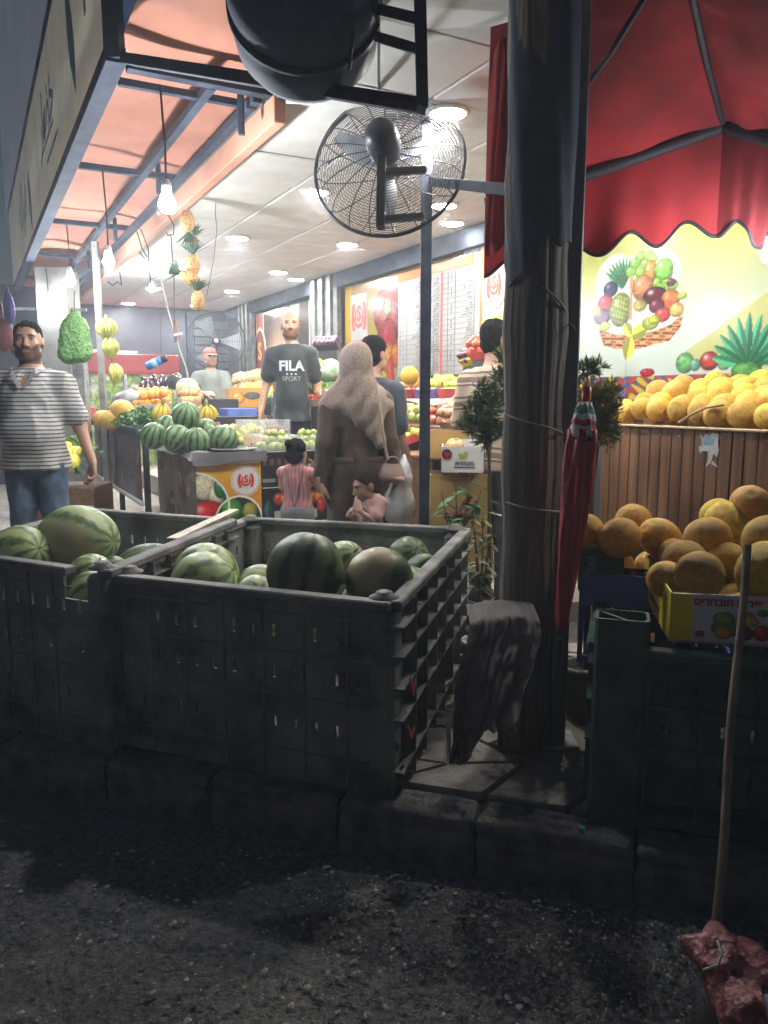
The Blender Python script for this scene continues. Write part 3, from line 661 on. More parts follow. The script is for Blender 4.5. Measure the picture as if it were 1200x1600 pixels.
# vegetable poster behind the price list
b0, b1 = ona(541, 480, AW)[1], ona(800, 480, AW)[1]; z0, z1 = 1.72, 2.86
pt, w, h = poster('vegetable_poster', 'yellow green wall poster with red bell pepper and red emblem on white', b0, b1, z0, z1, .012)
P_ = Pic(w, h, 330, 170, (.66, .74, .2)); g = np.clip(P_.Y/h, 0, 1)[..., None]; P_.C = np.array((.80, .82, .25))*(1-g)+np.array((.80, .62, .30))*g
P_.mix(P_.X < .13, (.95, .72, .12)); P_.mix(np.abs(P_.X-.14) < .015, (.95, .88, .4)); P_.mix(P_.X > w-.42, (.90, .72, .52))
for (x, y, rx, ry) in ((.95, .76, .24, .24), (1.15, .78, .22, .25), (1.05, .62, .26, .26), (1.05, .46, .2, .24)): P_.ell(x, y, rx, ry, (.76, .11, .16), hl=.35)
P_.ell(1.04, .80, .08, .1, (.45, .66, .33)); P_.ell(1.05, .28, .16, .17, (.95, .6, .14)); P_.ell(1.22, .3, .12, .13, (.92, .5, .12)); P_.ell(1.1, .1, .09, .2, (.85, .2, .15)); P_.ell(.8, .05, .14, .34, (.2, .14, .27), ang=.4); P_.ell(1.3, .12, .09, .22, (.75, .78, .8), ang=-.5)
for k in range(8): P_.leaf(.78, .32, .22, .05, .6+.3*k, (.2, .5, .25))
P_.ell(1.48, .12, .1, .2, (.25, .6, .3)); P_.C = P_.C*.62; P_.sheet('print', pt, pm(0, 0, .002), .25)
MB().box((.37, -.005, .68), (.42, .004, .66)).build('logo_card', m_wpr, pt); logo(pt, .37, .76, .24, off=.0085, aspect=1.0)
mb = MB(); put_text(mb, 'AL SHALFOOH', pm(.37, .49, .0085), .058, .0015); mb.build('lettering', m_red, pt)
mb = MB(); mb.box((.37, -.008, .43), (.36, .001, .03)); mb.box((.37, -.008, .385), (.36, .001, .018)); mb.build('caption_strip', mat('print_teal', sl((.45, .62, .68)), .5), pt)
mb = MB(); mb.poly([(.15+.2*0, .32), (.17, .18), (.22, .1), (.28, .07), (.34, .1), (.39, .18), (.41, .32)], .003, pm(0, 0, .003)); mb.build('shield_print', mat('print_plum', sl((.45, .10, .32)), .5), pt)
mb = MB(); put_text(mb, arabic('نعتني بصحة'), pm(.28, .265, .0075), .055, .001); put_text(mb, arabic('عائلتكم'), pm(.28, .19, .0075), .05, .001); mb.build('lettering', m_wpr, pt)
# price list
b0, b1 = ona(622, 500, AW-.06)[1], ona(757, 480, AW-.06)[1]; z0, z1 = 1.80, 2.80
pl_, w, h = poster('price_list', 'white ruled price list board with Arabic item names and orange edges', b0, b1, z0, z1, .06, cat='price board', mat_=m_wpr)
mb = MB(); mb.box((w+.02, -.003, h/2), (.16, .006, h)); mb.box((w*.44, -.003, h-.04), (w*.88, .006, .08)); mb.build('orange_border', mat('print_orange', sl((.80, .45, .08)), .45, .25, 1.5, col2=sl((.78, .28, .09))), pl_)
mb = MB(); mb.box((w*.55, -.004, h*.46), (.025, .004, h*.9)); mb.build('red_divider', m_red, pl_)
mb = MB(); nr = 19
for i in range(nr+1): mb.box((w*.46, -.0015, .03+i*(h-.13)/nr), (w*.9, .002, .004))
for x in (.03, .12, .46, .62, .70, .90): mb.box((w*x, -.0015, (h-.09)/2), (.004, .0022, h-.12))
mb.build('ruled_lines', m_ink2, pl_)
items = ['بندورة', 'خيار', 'بصل', 'بطاطا', 'كوسا', 'باذنجان', 'فلفل حلو', 'ورق عنب', 'ليمون', 'ملفوف', 'زهرة', 'جزر', 'ثوم', 'خس', 'فاصوليا', 'تفاح أحمر', 'تفاح أخضر', 'موز', 'عنب']
mb = MB()
for i in range(nr):
    z = .03+(nr-i-.5)*(h-.13)/nr
    for (x, k) in ((.885, 0), (.52, 7), (.3, 12)): put_text(mb, arabic(items[(i*2+k) % len(items)]), pm(w*x, z+.004, .003), .040, .0, 'RIGHT')
    if i % 3 != 2: put_text(mb, str((i*3) % 7+2), pm(w*.66, z, .003), .045, .0006); put_text(mb, str((i*5) % 6+3), pm(w*.075, z, .003), .04, .0006)
stuff(mb.build('lettering', m_ink2, pl_))
# emblem board to the right of the price list
b0, b1 = ona(754, 480, AW-.1)[1], ona(806, 480, AW-.1)[1]; z0 = 1.75
eb, w, h = poster('emblem_board', 'beige arched board with round red emblem and green Arabic heading', b0, b1, z0, 2.68, .1, cat='sign', mat_=mat('print_beige', sl((.72, .62, .48)), .5))
mb = MB(); mb.poly([(w*.36+.17*math.cos(k*math.pi/16), .74+.19*math.sin(k*math.pi/16)) for k in range(32)], .006, pm(0, 0, .0)); mb.build('disc', m_wpr, eb); logo(eb, w*.36, .74, .15, off=.008, aspect=.85)
mb = MB(); mb.poly([(-.02, .27), (w*.3, .25), (w*.99, .31), (w*1.0, .5), (w*.5, .5), (.0, .47)], .006, pm(0, 0, 0)); mb.build('heading_patch', mat('print_green', sl((.58, .76, .16)), .5), eb)
mb = MB(); put_text(mb, arabic('قائمـــة'), pm(w*.52, .43, .008), .135, .004); put_text(mb, arabic('الأسعــار'), pm(w*.52, .33, .008), .125, .004); mb.build('lettering', m_wpr, eb)
mb = MB(); [mb.poly(leafpts(.16, .02), .002, pm(w*.45, .02, .002) @ Matrix.Rotation(1.0+.28*k, 4, 'Z')) for k in range(5)]; mb.build('leaf_print', mat('print_leaf', sl((.62, .72, .3)), .5), eb)
# coffee poster and red banner farther along
b0, b1 = ona(398, 520, AW)[1], ona(484, 500, AW)[1]; z0, z1 = 1.6, 2.82
cp, w, h = poster('coffee_poster', 'brown poster with hanging pale spoon behind the man in black', b0, b1, z0, z1)
P_ = Pic(w, h, 140, 90, (.2, .15, .13)); g = np.exp(-(((P_.X-w*.5)/.55)**2+((P_.Y-.5)/.5)**2))[..., None]; P_.C = np.array((.20, .17, .17))*(1-g)+np.array((.72, .58, .46))*g
P_.poly([(w*.70, h), (w*.86, h), (w*.80, .62), (w*.73, .62)], (.72, .76, .78)); P_.ell(w*.80, .55, .13, .22, (.80, .84, .72), hl=.2); P_.ell(w*.76, .62, .05, .06, (.4, .45, .3)); P_.ell(w*.75, .36, .07, .05, (.5, .3, .22)); P_.sheet('print', cp, pm(0, 0, .002), .4)
MB().box((.3, -.004, h*.5), (.30, .008, h)).build('red_banner', mat('banner_red', sl((.66, .14, .17)), .5, .15), cp)
mb = MB(); [mb.box((.3+s_*.155, -.005, h*.5), (.02, .012, h)) for s_ in (-1, 1)]; mb.build('banner_edge', mat('banner_cream', sl((.86, .78, .66)), .5), cp)
def ov(rx, rz, th): return MB().poly([(rx*math.cos(k*math.pi/20)*(1+.03*(k % 2)), rz*math.sin(k*math.pi/20)*(1+.03*(k % 2))) for k in range(40)], th, pm(.3, .62, .0))
ov(.25, .40, .012).build('medallion_edge', mat('banner_cream', (.7, .6, .45)), cp); ov(.215, .35, .015).build('medallion', mat('medallion_maroon', sl((.42, .10, .14)), .5), cp)
mb = MB(); put_text(mb, 'S', pm(.3, .66, .018), .36, .01); [mb.box((.3, -.017, .42-.05*k), (.24-.05*k, .003, .014)) for k in range(3)]; mb.build('gold_mark', mat('print_gold', sl((.80, .64, .25)), .45), cp)
# ================================================================= FOREGROUND
m_bin = mat('bin_charcoal_plastic', (.095, .093, .092), .8, .5, 4, .45, 45, col2=(.26, .25, .24), detail=10)
m_bing = mat('bin_green_plastic', (.028, .075, .058), .65, .4, 5, .3, 50, col2=(.06, .12, .098), detail=9)
m_blue = mat('crate_blue_plastic', (.09, .15, .42), .45, .25, 6)
def watermelon_mat(name, dark, light, ground, dens=5.5, contrast=.5):
    m = mat(name, dark, .42, spec=.35); nt = m.node_tree; N = nt.nodes; L = nt.links; b = N['Principled BSDF']
    tc = N.new('ShaderNodeTexCoord'); sp = N.new('ShaderNodeSeparateXYZ'); L.new(tc.outputs['Object'], sp.inputs[0])
    an = N.new('ShaderNodeMath'); an.operation = 'ARCTAN2'; L.new(sp.outputs[1], an.inputs[0]); L.new(sp.outputs[0], an.inputs[1])
    nz = N.new('ShaderNodeTexNoise'); nz.inputs['Scale'].default_value = 3.2; nz.inputs['Detail'].default_value = 5; nz.inputs['Roughness'].default_value = .7
    oi = N.new('ShaderNodeObjectInfo'); ad = N.new('ShaderNodeVectorMath'); ad.operation = 'ADD'; sc_ = N.new('ShaderNodeVectorMath'); sc_.operation = 'SCALE'; sc_.inputs[0].default_value = (31, 17, 23)
    L.new(oi.outputs['Random'], sc_.inputs['Scale']); L.new(tc.outputs['Object'], ad.inputs[0]); L.new(sc_.outputs[0], ad.inputs[1]); L.new(ad.outputs[0], nz.inputs['Vector'])
    m1 = N.new('ShaderNodeMath'); m1.operation = 'MULTIPLY'; m1.inputs[1].default_value = dens*2; L.new(an.outputs[0], m1.inputs[0])
    m2 = N.new('ShaderNodeMath'); m2.operation = 'MULTIPLY_ADD'; m2.inputs[1].default_value = 13.0; L.new(nz.outputs['Fac'], m2.inputs[0]); L.new(m1.outputs[0], m2.inputs[2])
    sn = N.new('ShaderNodeMath'); sn.operation = 'SINE'; L.new(m2.outputs[0], sn.inputs[0])
    n3 = N.new('ShaderNodeTexNoise'); n3.inputs['Scale'].default_value = 26; n3.inputs['Detail'].default_value = 4; L.new(ad.outputs[0], n3.inputs['Vector'])
    m3 = N.new('ShaderNodeMath'); m3.operation = 'MULTIPLY_ADD'; m3.inputs[1].default_value = 2.4; L.new(n3.outputs['Fac'], m3.inputs[0]); L.new(sn.outputs[0], m3.inputs[2])
    rp = N.new('ShaderNodeValToRGB'); rp.color_ramp.elements[0].position = .30; rp.color_ramp.elements[1].position = .30+contrast
    rp.color_ramp.elements[0].color = (*dark, 1); rp.color_ramp.elements[1].color = (*light, 1)
    mr = N.new('ShaderNodeMapRange'); mr.inputs[1].default_value = -.4; mr.inputs[2].default_value = 2.0; L.new(m3.outputs[0], mr.inputs[0]); L.new(mr.outputs[0], rp.inputs[0])
    # the pale spot where it lay on the field
    n4 = N.new('ShaderNodeTexNoise'); n4.inputs['Scale'].default_value = 4; n4.inputs['Detail'].default_value = 3; L.new(ad.outputs[0], n4.inputs['Vector'])
    m4 = N.new('ShaderNodeMath'); m4.operation = 'MULTIPLY_ADD'; m4.inputs[1].default_value = .18; L.new(n4.outputs['Fac'], m4.inputs[0]); L.new(sp.outputs[0], m4.inputs[2])
    r2 = N.new('ShaderNodeMapRange'); r2.inputs[1].default_value = .15; r2.inputs[2].default_value = .185; L.new(m4.outputs[0], r2.inputs[0])
    mx = N.new('ShaderNodeMix'); mx.data_type = 'RGBA'; L.new(r2.outputs[0], mx.inputs[0]); L.new(rp.outputs[0], mx.inputs[6]); mx.inputs[7].default_value = (*ground, 1)
    L.new(mx.outputs[2], b.inputs['Base Color']); return m
m_wmd = watermelon_mat('watermelon_dark_rind', (.028, .055, .028), (.115, .165, .075), (.32, .27, .14), 4)
m_wml = watermelon_mat('watermelon_pale_rind', (.085, .135, .050), (.32, .38, .17), (.42, .37, .20), 4)
m_wms = watermelon_mat('watermelon_striped_rind', (.014, .050, .022), (.13, .21, .085), (.30, .30, .16), 5.5, .35)
_wc = [0]
def melon_mesh(name, r, ry=1.0, m=None, dent=.06, n=32):
    prof = []
    for i in range(19):
        t = math.pi*i/18; rr = math.sin(t); z = -math.cos(t)
        d = dent*math.exp(-(rr/.16)**2); prof.append((max(1e-5, rr*r), (z*(1-d))*r*ry))
    mb = MB(); mb.lathe(prof, n, wob=lambda a, v: 1+.012*math.sin(3*a+v*4)+.008*math.sin(7*a))
    me = mb.mesh(name); co = np.zeros(len(me.vertices)*3, np.float32); me.vertices.foreach_get('co', co); co = co.reshape(-1, 3); _wc[0] += 1
    co *= (1+.018*vnoise(co/r, 2.2, _wc[0])+.007*vnoise(co/r, 7, _wc[0]+50))[:, None]; me.vertices.foreach_set('co', co.ravel()); me.update()
    if m is not None: me.materials.append(m)
    return me
_wm = {}
def watermelon(p, r, elong, m, label, group, rot=(0, 0, 0)):
    me = melon_mesh('watermelon', r, elong, m, .05); o = link('watermelon', me, None, None, tr(p, *rot)); tag(o, label, 'watermelon', group)
    # dry stem end as a piece of the fruit
    mb = MB(); z = r*elong*.95; mb.tube([(0, 0, z-.004), (.002, 0, z+.008), (.006, .003, z+.02)], [.006, .004, .003], 6); mb.build('stem', mat('dry_stem', (.22, .17, .08), .8), o)
    return o

# ---- bulk bins
def bulk_bin(label, FL, FR, BR, BL, z0, z1, m, notch=None, ribdepth=(.006, .045, .02, .02), posts=True, slots=True):
    t_ = thing('bulk_bin', label, 'bin', ((FL+FR+BR+BL)/4).to_3d()+Vector((0, 0, z0)), 0, 'large plastic bulk bins on the pavement')
    H = z1-z0; sides = [(FL, FR), (FR, BR), (BR, BL), (BL, FL)]
    for si, (p, q_) in enumerate(sides):
        p, q_ = Vector(p).to_3d(), Vector(q_).to_3d(); d = (q_-p); L = d.length; M = Matrix.Translation((p.x, p.y, z0)) @ Matrix.Rotation(math.atan2(d.y, d.x), 4, 'Z')
        nxs = max(6, int(L/.085)); xs = [0.0]; zs = [0.0]; sx = []; szz = []
        for k in range(nxs):
            c = L*(k+.5)/nxs; xs += [c-.008, c+.008]; sx.append(len(xs)-2)
        xs.append(L)
        for zc, hh in ((.20, .045), (.40, .045), (.56, .05)):
            zz = zc*H/.74; zs += [zz, zz+hh]; szz.append(len(zs)-2)
        zs.append(H-.03); rr = random.Random(si+int(L*1000)); drop = {(i, j) for i in sx for j in szz if rr.random() < .22}
        nt_ = notch if (notch and si == 0) else None
        def solid(i, j):
            if nt_ and xs[i+1] > L-nt_[0] and j >= len(zs)-2: return False
            if i in sx and j in szz and slots and (i, j) not in drop: return False
            return True
        mb = MB(); mb.panel(xs, zs, solid, .0, .012, M); wl = mb.build('side_wall', m, t_, True)
        rd = ribdepth[si]
        for k in range(1, 7 if si != 1 else 8):
            c = L*k/(7 if si != 1 else 8)
            if nt_ and c > L-nt_[0]: continue
            MB().box((c, -rd/2, H*.49), (.008 if si != 1 else .007, rd, H*.93), M).build('rib', m, wl, False).matrix_basis = t_.matrix_basis.inverted()
        for zc in (.12, .34, .51, .66) if si != 1 else (.10, .30, .42, .54, .65):
            lo = 0 if not nt_ else 0; le = L if not (nt_ and zc > .6) else L-nt_[0]
            MB().box((le/2, -rd*.55, H*zc/.74), (le, rd*.9, .007), M).build('rib', m, wl, False).matrix_basis = t_.matrix_basis.inverted()
        le = L-nt_[0] if nt_ else L
        MB().box((le/2, -.005, H-.012), (le, .06, .034), M, .006).build('rim', m, t_, True)
    if posts:
        c_ = (FL+FR+BR+BL)/4
        for p in (FL, FR, BR, BL):
            ef = (Vector(FR)-Vector(FL)).normalized(); es = Vector((-ef.y, ef.x)); sx_ = 1 if (c_-Vector(p)).dot(ef) > 0 else -1; sy_ = 1 if (c_-Vector(p)).dot(es) > 0 else -1
            c = Vector(p)+ef*sx_*.045+es*sy_*.045
            mb = MB(); mb.box((0, 0, 0), (.105, .105, H-.02), tr((c.x, c.y, (z0+z1)/2-.01), rz=math.atan2(ef.y, ef.x)), .02); mb.build('corner_post', m, t_, True)
            mb = MB(); mb.lathe([(.055, 0), (.055, .006), (.034, .014), (.030, .024), (.022, .028)], 16, Matrix.Translation((c.x, c.y, z1))); mb.build('stacking_cap', m, t_, True)
    mb = MB(); mb.poly([tuple(FL), tuple(FR), tuple(BR), tuple(BL)], .05, Matrix.Translation((0, 0, z0+.05))); mb.build('base', m, t_, True)
    return t_
V2 = lambda p: Vector((p[0], p[1]))
ZR = .90
FRc, FLc = V2(atz(612, 942, ZR)), V2(atz(176, 897, ZR)); BRc, BLc = V2(atz(728, 826, ZR)), V2(atz(388, 810, ZR))
bin_r = bulk_bin('charcoal plastic bulk bin of watermelons nearest the wooden pole', FLc, FRc, BRc, BLc, KERB_Z, ZR, m_bin)
ZL = .93
FR2, FL2 = V2(atz(160, 893, ZL)), V2(atz(-95, 858, ZL)); BR2, BL2 = V2(atz(362, 812, ZL)), V2(atz(140, 796, ZL))
bin_l = bulk_bin('charcoal plastic bulk bin with broken rim at the left edge', FL2, FR2, BR2, BL2, KERB_Z, ZL, m_bin, notch=(.17,))
mb = MB(); pA, pB = at(372, 806, 4.3), at(275, 850, 3.65); mb.beam(pA+Vector((-.02, 0, .03)), pB+Vector((-.02, 0, .02)), .06, .018); o = mb.build('wooden_lath', wood('raw_lath', (.25, .2, .14), (.42, .35, .25), 'Z'))
tag(o, 'thin wooden lath lying on the rims between the two watermelon bins', 'lath')
# red paint marks on the right face of the bin
d = (BRc-FRc).normalized(); mb = MB()
for (t_, z, L, an) in ((.10, .58, .09, .9), (.14, .55, .07, -.6), (.06, .42, .08, .8), (.12, .38, .06, -.5)):
    p = FRc+d*t_; M = Matrix.Translation((p.x+.049*d.y, p.y-.049*d.x, z)) @ Matrix.Rotation(math.atan2(d.y, d.x), 4, 'Z') @ Matrix.Rotation(an, 4, 'Y')
    mb.box((0, 0, 0), (L, .004, .018), M)
mb.build('red_paint_mark', mat('red_paint', (.35, .03, .03), .6), bin_r, True)

# watermelons: seen ones by place, then the layer they lie on
G1 = 'watermelons in the bin by the pole'
wl = [  # px, py, Y, r, elong, material, tilt, label
 (478, 893, 2.92, .150, 1.04, m_wmd, (.15, .2, 1.2), 'large round dark green watermelon, nearest and highest in the bin by the pole'),
 (592, 909, 2.93, .134, 1.02, m_wmd, (.3, -.88, -2.47), 'dark watermelon with a broad tan scar, right of the largest one'),
 (637, 872, 3.75, .106, 1.05, m_wmd, (.9, .3, .2), 'small dark watermelon against the back wall of the bin by the pole'),
 (662, 893, 3.45, .085, 1.0, m_wmd, (.3, .6, .4), 'small dark watermelon half hidden at the right wall of the bin by the pole'),
 (640, 918, 3.2, .09, 1.1, m_wml, (1.0, .6, .4), 'pale watermelon showing a sliver between the scarred one and the right wall'),
 (536, 880, 3.3, .095, 1.2, m_wml, (.9, .1, .6), 'pale green watermelon peeping out behind the largest one'),
 (322, 899, 3.42, .150, 1.0, m_wml, (.5, .3, 2.0), 'mottled green watermelon behind the pale one at the bin divider'),
 (318, 914, 3.18, .142, 1.02, m_wml, (.5, 1.0, .6), 'pale yellowish watermelon by the divider of the two bins'),
 (408, 916, 3.42, .10, 1.1, m_wml, (1.3, .2, .8), 'pale watermelon low between the largest one and the divider pair'),
 (400, 932, 3.1, .09, 1.1, m_wml, (1.3, .2, .3), 'pale watermelon just showing above the front rim of the bin')]
for px, py, Y, r, e, m, rt, lb in wl: watermelon(at(px, py, Y), r, e, m, lb, G1, rt)
G2 = 'watermelons in the bin at the left edge'
wl2 = [(122, 842, 3.75, .165, 1.30, m_wml, (1.57, .35, -1.89), 'very large long pale watermelon lying on top of the left bin'),
 (32, 868, 3.62, .145, 1.1, m_wml, (1.2, .4, .9), 'pale watermelon at the photo edge in the left bin'),
 (142, 903, 3.35, .105, 1.05, m_wml, (.6, .3, .5), 'yellowish watermelon seen through the broken rim of the left bin'),
 (146, 928, 3.25, .10, 1.0, m_wml, (.9, .3, 1.5), 'pale watermelon lowest in the broken notch of the left bin'),
 (176, 893, 3.6, .075, 1.1, m_wmd, (.9, .3, .5), 'small green watermelon behind the broken notch'),
 (232, 889, 3.78, .13, 1.35, m_wmd, (1.45, .2, 1.9), 'long dark watermelon lying against the divider in the left bin')]
for px, py, Y, r, e, m, rt, lb in wl2: watermelon(at(px, py, Y), r, e, m, lb, G2, rt)
def lerp2(FL, FR, BR, BL, u, v): return (FL*(1-u)+FR*u)*(1-v)+(BL*(1-u)+BR*u)*v
rw = random.Random(4)
for q4, gl, lb in (((FLc, FRc, BRc, BLc), G1, 'watermelon of the lower layer inside the bin by the pole'), ((FL2, FR2, BR2, BL2), G2, 'watermelon of the lower layer inside the left bin')):
    for i in range(4):
        for j in range(4):
            p = lerp2(*q4, (i+.5)/4+rw.uniform(-.02, .02), (j+.55)/4.2+rw.uniform(-.02, .02)); r = rw.uniform(.12, .14)
            watermelon((p.x, p.y, .53+rw.uniform(-.03, .02)), r, 1.05, rw.choice([m_wmd, m_wml]), lb, gl, (rw.uniform(0, 3), rw.uniform(0, 3), 0))

# ---- wooden pole with wire, grey column, metal pole and cross bars
pb = atz(826, 1178, KERB_Z); POLE = Vector((pb.x, pb.y+.1, KERB_Z))
pole = thing('wooden_pole', 'thick weathered wooden pole bound with wire beside the red umbrella', 'pole', POLE)
rp = random.Random(9)
def polewob(a, v): return 1+.05*math.sin(2*a+.6)+.045*math.cos(4*a)+.02*math.sin(5*a+v*9)+.008*math.sin(23*a+v*14)-.09*math.exp(-((a-4.95)/.07)**2)-.06*math.exp(-((a-5.5)/.05)**2)
mb = MB(); mb.lathe([(.100+.006*math.sin(k*1.7)+.0035*k*.3, -.02+k*.14) for k in range(27)], 72, wob=polewob)
mb.build('trunk', wood('weathered_wood', (.095, .082, .068), (.20, .172, .140), 'Z', 46, .97, 5, .05, .7), pole)
mb = MB(); mb.sheet(lambda u, v: ((.124+.006*v+.004*math.sin(18.85*u+v*9)+.002*math.sin(69*u+v*15))*math.cos(6.2832*u), (.124+.006*v+.004*math.sin(18.85*u+v*9)+.002*math.sin(69*u+v*15))*math.sin(6.2832*u), 1.98+(.10*math.sin(6.2832*u+1.0)+.05*math.sin(18.85*u)+.02*math.sin(44*u))*(1-v)+v*1.75), 72, 30, thick=.004); mb.build('plastic_wrap', mat('dark_blue_wrap', (.045, .058, .085), .85, .3, 4, .4, 14, spec=.15), pole)
for z0_, z1_, s_ in ((1.93, 1.70, 1.0), (1.36, 1.27, 1.0), (1.02, .97, 1.0)):
    mb = MB(); mb.tube([(.112*math.cos(a), .112*math.sin(a), z0_+(z1_-z0_)*(a+math.pi)/math.pi) for a in [-math.pi+math.pi*k/16 for k in range(17)]], .0045, 6)
    mb.tube([(.108, -.012, z1_), (.126, -.05, z1_-.012), (.135, -.06, z1_-.03)], .004, 6); mb.build('wire_tie', mat('rusty_wire', (.30, .24, .17), .7), pole)
c = at(889, 450, 3.02); col_ = thing('steel_column', 'flat grey steel column standing right behind the wooden pole', 'column', (c.x, c.y, KERB_Z))
MB().box((0, 0, 1.8), (.085, .06, 3.6), None, .006).build('profile', mat('grey_flat_paint', (.12, .125, .14), .55, .2, 5), col_)
MB().box((0, 0, .01), (.18, .16, .012), None, .003).build('foot_plate', m_galv, col_)
mp = F(2.15, 3.69, 0); MPX = Vector((at(664, 600, mp.y).x, mp.y, 0))
fr = thing('steel_scaffold', 'dark flare-tinted steel post with cross bars carrying the fan', 'post', (MPX.x, MPX.y, KERB_Z))
MB().beam((MPX.x, MPX.y, KERB_Z), (MPX.x, MPX.y, ZC), .058).build('post', m_steel, fr, True)
pz = at(664, 284, MPX.y).z; MB().beam((MPX.x+.03, MPX.y, pz), (POLE.x-.09, POLE.y+.05, pz-.01*0+at(796, 291, POLE.y).z-pz), .045).build('cross_bar', m_steel, fr, True)
MB().box((0, 0, .006), (.16, .16, .012), tr((MPX.x, MPX.y, KERB_Z-.02)), .003).build('foot_plate', m_steel, fr, True)
hf = thing('hanging_bar_frame', 'dark flare-tinted sloping crossbar and hanger running from the sign corner past the drum', 'crossbar', at(660, 165, 2.62))
nb0, nb1 = F(AL-.02, 3.87, ZB+.02), at(660, 166, 2.60); MB().beam(nb0, nb1, .045).build('crossbar', m_steel, hf, True); MB().beam(nb1-Vector((0, 0, .0)), at(655, -60, 2.60), .037).build('hanger_bar', m_steel, hf, True)
MB().beam(at(655, 30, 2.61), at(590, 14, 2.75), .03).build('stay', m_steel, hf, True); MB().beam(at(656, 78, 2.61), at(590, 58, 2.75), .03).build('stay', m_steel, hf, True)
# big drum above the cross beam
dc = at(476, 8, 2.82); dr = thing('drum', 'large round dark drum with lens-flare blue tint hanging in front of the cross beam', 'drum', dc)
MB().lathe([(.02, -.22), (.17, -.215), (.225, -.19), (.25, -.14), (.256, -.05), (.25, .02), (.256, .05), (.25, .15), (.22, .2), (.02, .21)], 48, rotm(rx=1.25, ry=.15)).build('shell', mat('flare_blue_plastic', (.085, .125, .20), .75, .3, 3, .1, 12), dr)  # shell colour carries the blue of lens flare
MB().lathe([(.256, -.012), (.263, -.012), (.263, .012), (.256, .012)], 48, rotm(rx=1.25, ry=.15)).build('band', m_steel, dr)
MB().beam(at(545, 110, 2.66), at(560, -20, 2.66), .012).build('strap', m_rubber, dr, True); MB().beam(at(592, 20, 2.7), at(592, 158, 4.15), .012).build('strap', m_rubber, dr, True)
# fan on the post
fc = at(608, 258, MPX.y-.22); fan = thing('wall_fan', 'large black wire cage fan fixed to the steel post', 'fan', M=tr(fc, rx=-.30, rz=-.18))
def ringpts(r, y, n=48): return [(r*math.cos(2*math.pi*k/n), y, r*math.sin(2*math.pi*k/n)) for k in range(n+1)]
R_ = .375; m_fan = mat('fan_black_wire', (.03, .035, .05), .45)
for nm, sgn in (('rear_cage', -1), ('front_cage', 1)):
    mb = MB()
    for k in range(24):
        f = (k+1)/24; r = .07+(R_-.07)*f; mb.tube(ringpts(r, sgn*(.11*math.sqrt(max(0, 1-f**3))+.01), 40), .0016, 4, cap=False)
    for k in range(20 if sgn < 0 else 12):
        a = 2*math.pi*k/(20 if sgn < 0 else 12)
        mb.tube([((.05+(R_-.05)*f)*math.cos(a+.12*f), sgn*(.11*math.sqrt(max(0, 1-f**3))+.012), (.05+(R_-.05)*f)*math.sin(a+.12*f)) for f in [i/8 for i in range(9)]], .0028, 5)
    stuff(mb.build(nm, m_fan, fan))
MB().tube(ringpts(R_+.004, 0, 64), .009, 8).build('outer_ring', m_fan, fan)
for k in range(3):
    a = 2*math.pi*k/3+.5; mb = MB()
    def blade(u, v, a=a): r = .06+.27*u; w = (.05+.05*math.sin(math.pi*min(1, u*1.1)))*(v-.5); an = a+w/r; return (r*math.cos(an), .03*(v-.5)*2*(1-.4*u), r*math.sin(an))
    mb.sheet(blade, 8, 6, thick=.003); mb.build('blade', mat('fan_blade_grey', (.24, .26, .29), .5), fan)
mb = MB(); mb.lathe([(.002, -.30), (.05, -.295), (.075, -.26), (.085, -.2), (.08, -.11), (.06, -.07), (.055, .06), (.03, .075), (.002, .08)], 24, rotm(rx=-math.pi/2)); mb.build('motor', mat('fan_motor_black', (.03, .038, .055), .45), fan)
mb = MB(); mb.beam((0, -.19, -.03), (.015, -.19, -.44), .045, .04); mb.build('bracket', m_fan, fan)
mb = MB(); mb.beam((.0, -.19, -.16), (.2, -.10, -.10), .03); mb.build('arm', m_fan, fan); mb = MB(); mb.beam((.01, -.19, -.40), (.2, -.10, -.34), .03); mb.build('arm', m_fan, fan)

# ---- red market canopy over the melon counter
m_canv = mat('red_canvas', (.33, .030, .037), .9, .42, 2.2, .4, 9, transl=.40, detail=9); m_trim = mat('black_binding', (.015, .012, .02), .7)
cn = thing('red_canopy', 'red market parasol canopy with scalloped black edged valance over the melons', 'parasol', at(1130, 195, 3.5))
rimA, rimB, rimC = at(758, 318, 3.7), at(1130, 197, 3.62), at(1290, 226, 3.2)
topA, topB, topC = at(770, -60, 3.1), at(1070, -60, 2.75), at(1380, -60, 2.5)
def canvas(p0, p1, q0, q1, sag):
    def fn(u, v):
        b = p0.lerp(p1, u); t = q0.lerp(q1, u); p = b.lerp(t, v); p.z -= sag*math.sin(math.pi*u)*math.sin(math.pi*min(1, v*.9)); p.z += .012*math.sin(u*17+v*6)*(1-v); return p
    return fn
MB().sheet(canvas(rimA, rimB, topA, topB, .05), 30, 16, thick=.003).build('canvas_panel', m_canv, cn, True)
MB().sheet(canvas(rimB, rimC, topB, topC, .05), 20, 16, thick=.003).build('canvas_panel', m_canv, cn, True)
def valance(p0, p1, n_sc, drop, fl):
    pts = []
    def fn(u, v):
        p = p0.lerp(p1, u); sc = (drop[0]+(drop[1]-drop[0])*u)*(.92+.10*math.cos(2*math.pi*u*n_sc)); p = p.copy(); p.z -= v*sc; p.y += (fl*v*math.sin(u*n_sc*2.1)+.012*math.sin(u*31)*v)*math.sin(math.pi*u); return p
    return fn
for (p0, p1, n_, dr_, fl_) in ((rimA, rimB, 4, (.32, .46), .05), (rimB, rimC, 2, (.46, .42), .03)):
    fn = valance(p0, p1, n_, dr_, fl_); MB().sheet(fn, 60, 10, thick=.002).build('valance', m_canv, cn, True)
    MB().tube([fn(k/60, 1.0) for k in range(61)], .008, 6).build('edge_binding', m_trim, cn, True)
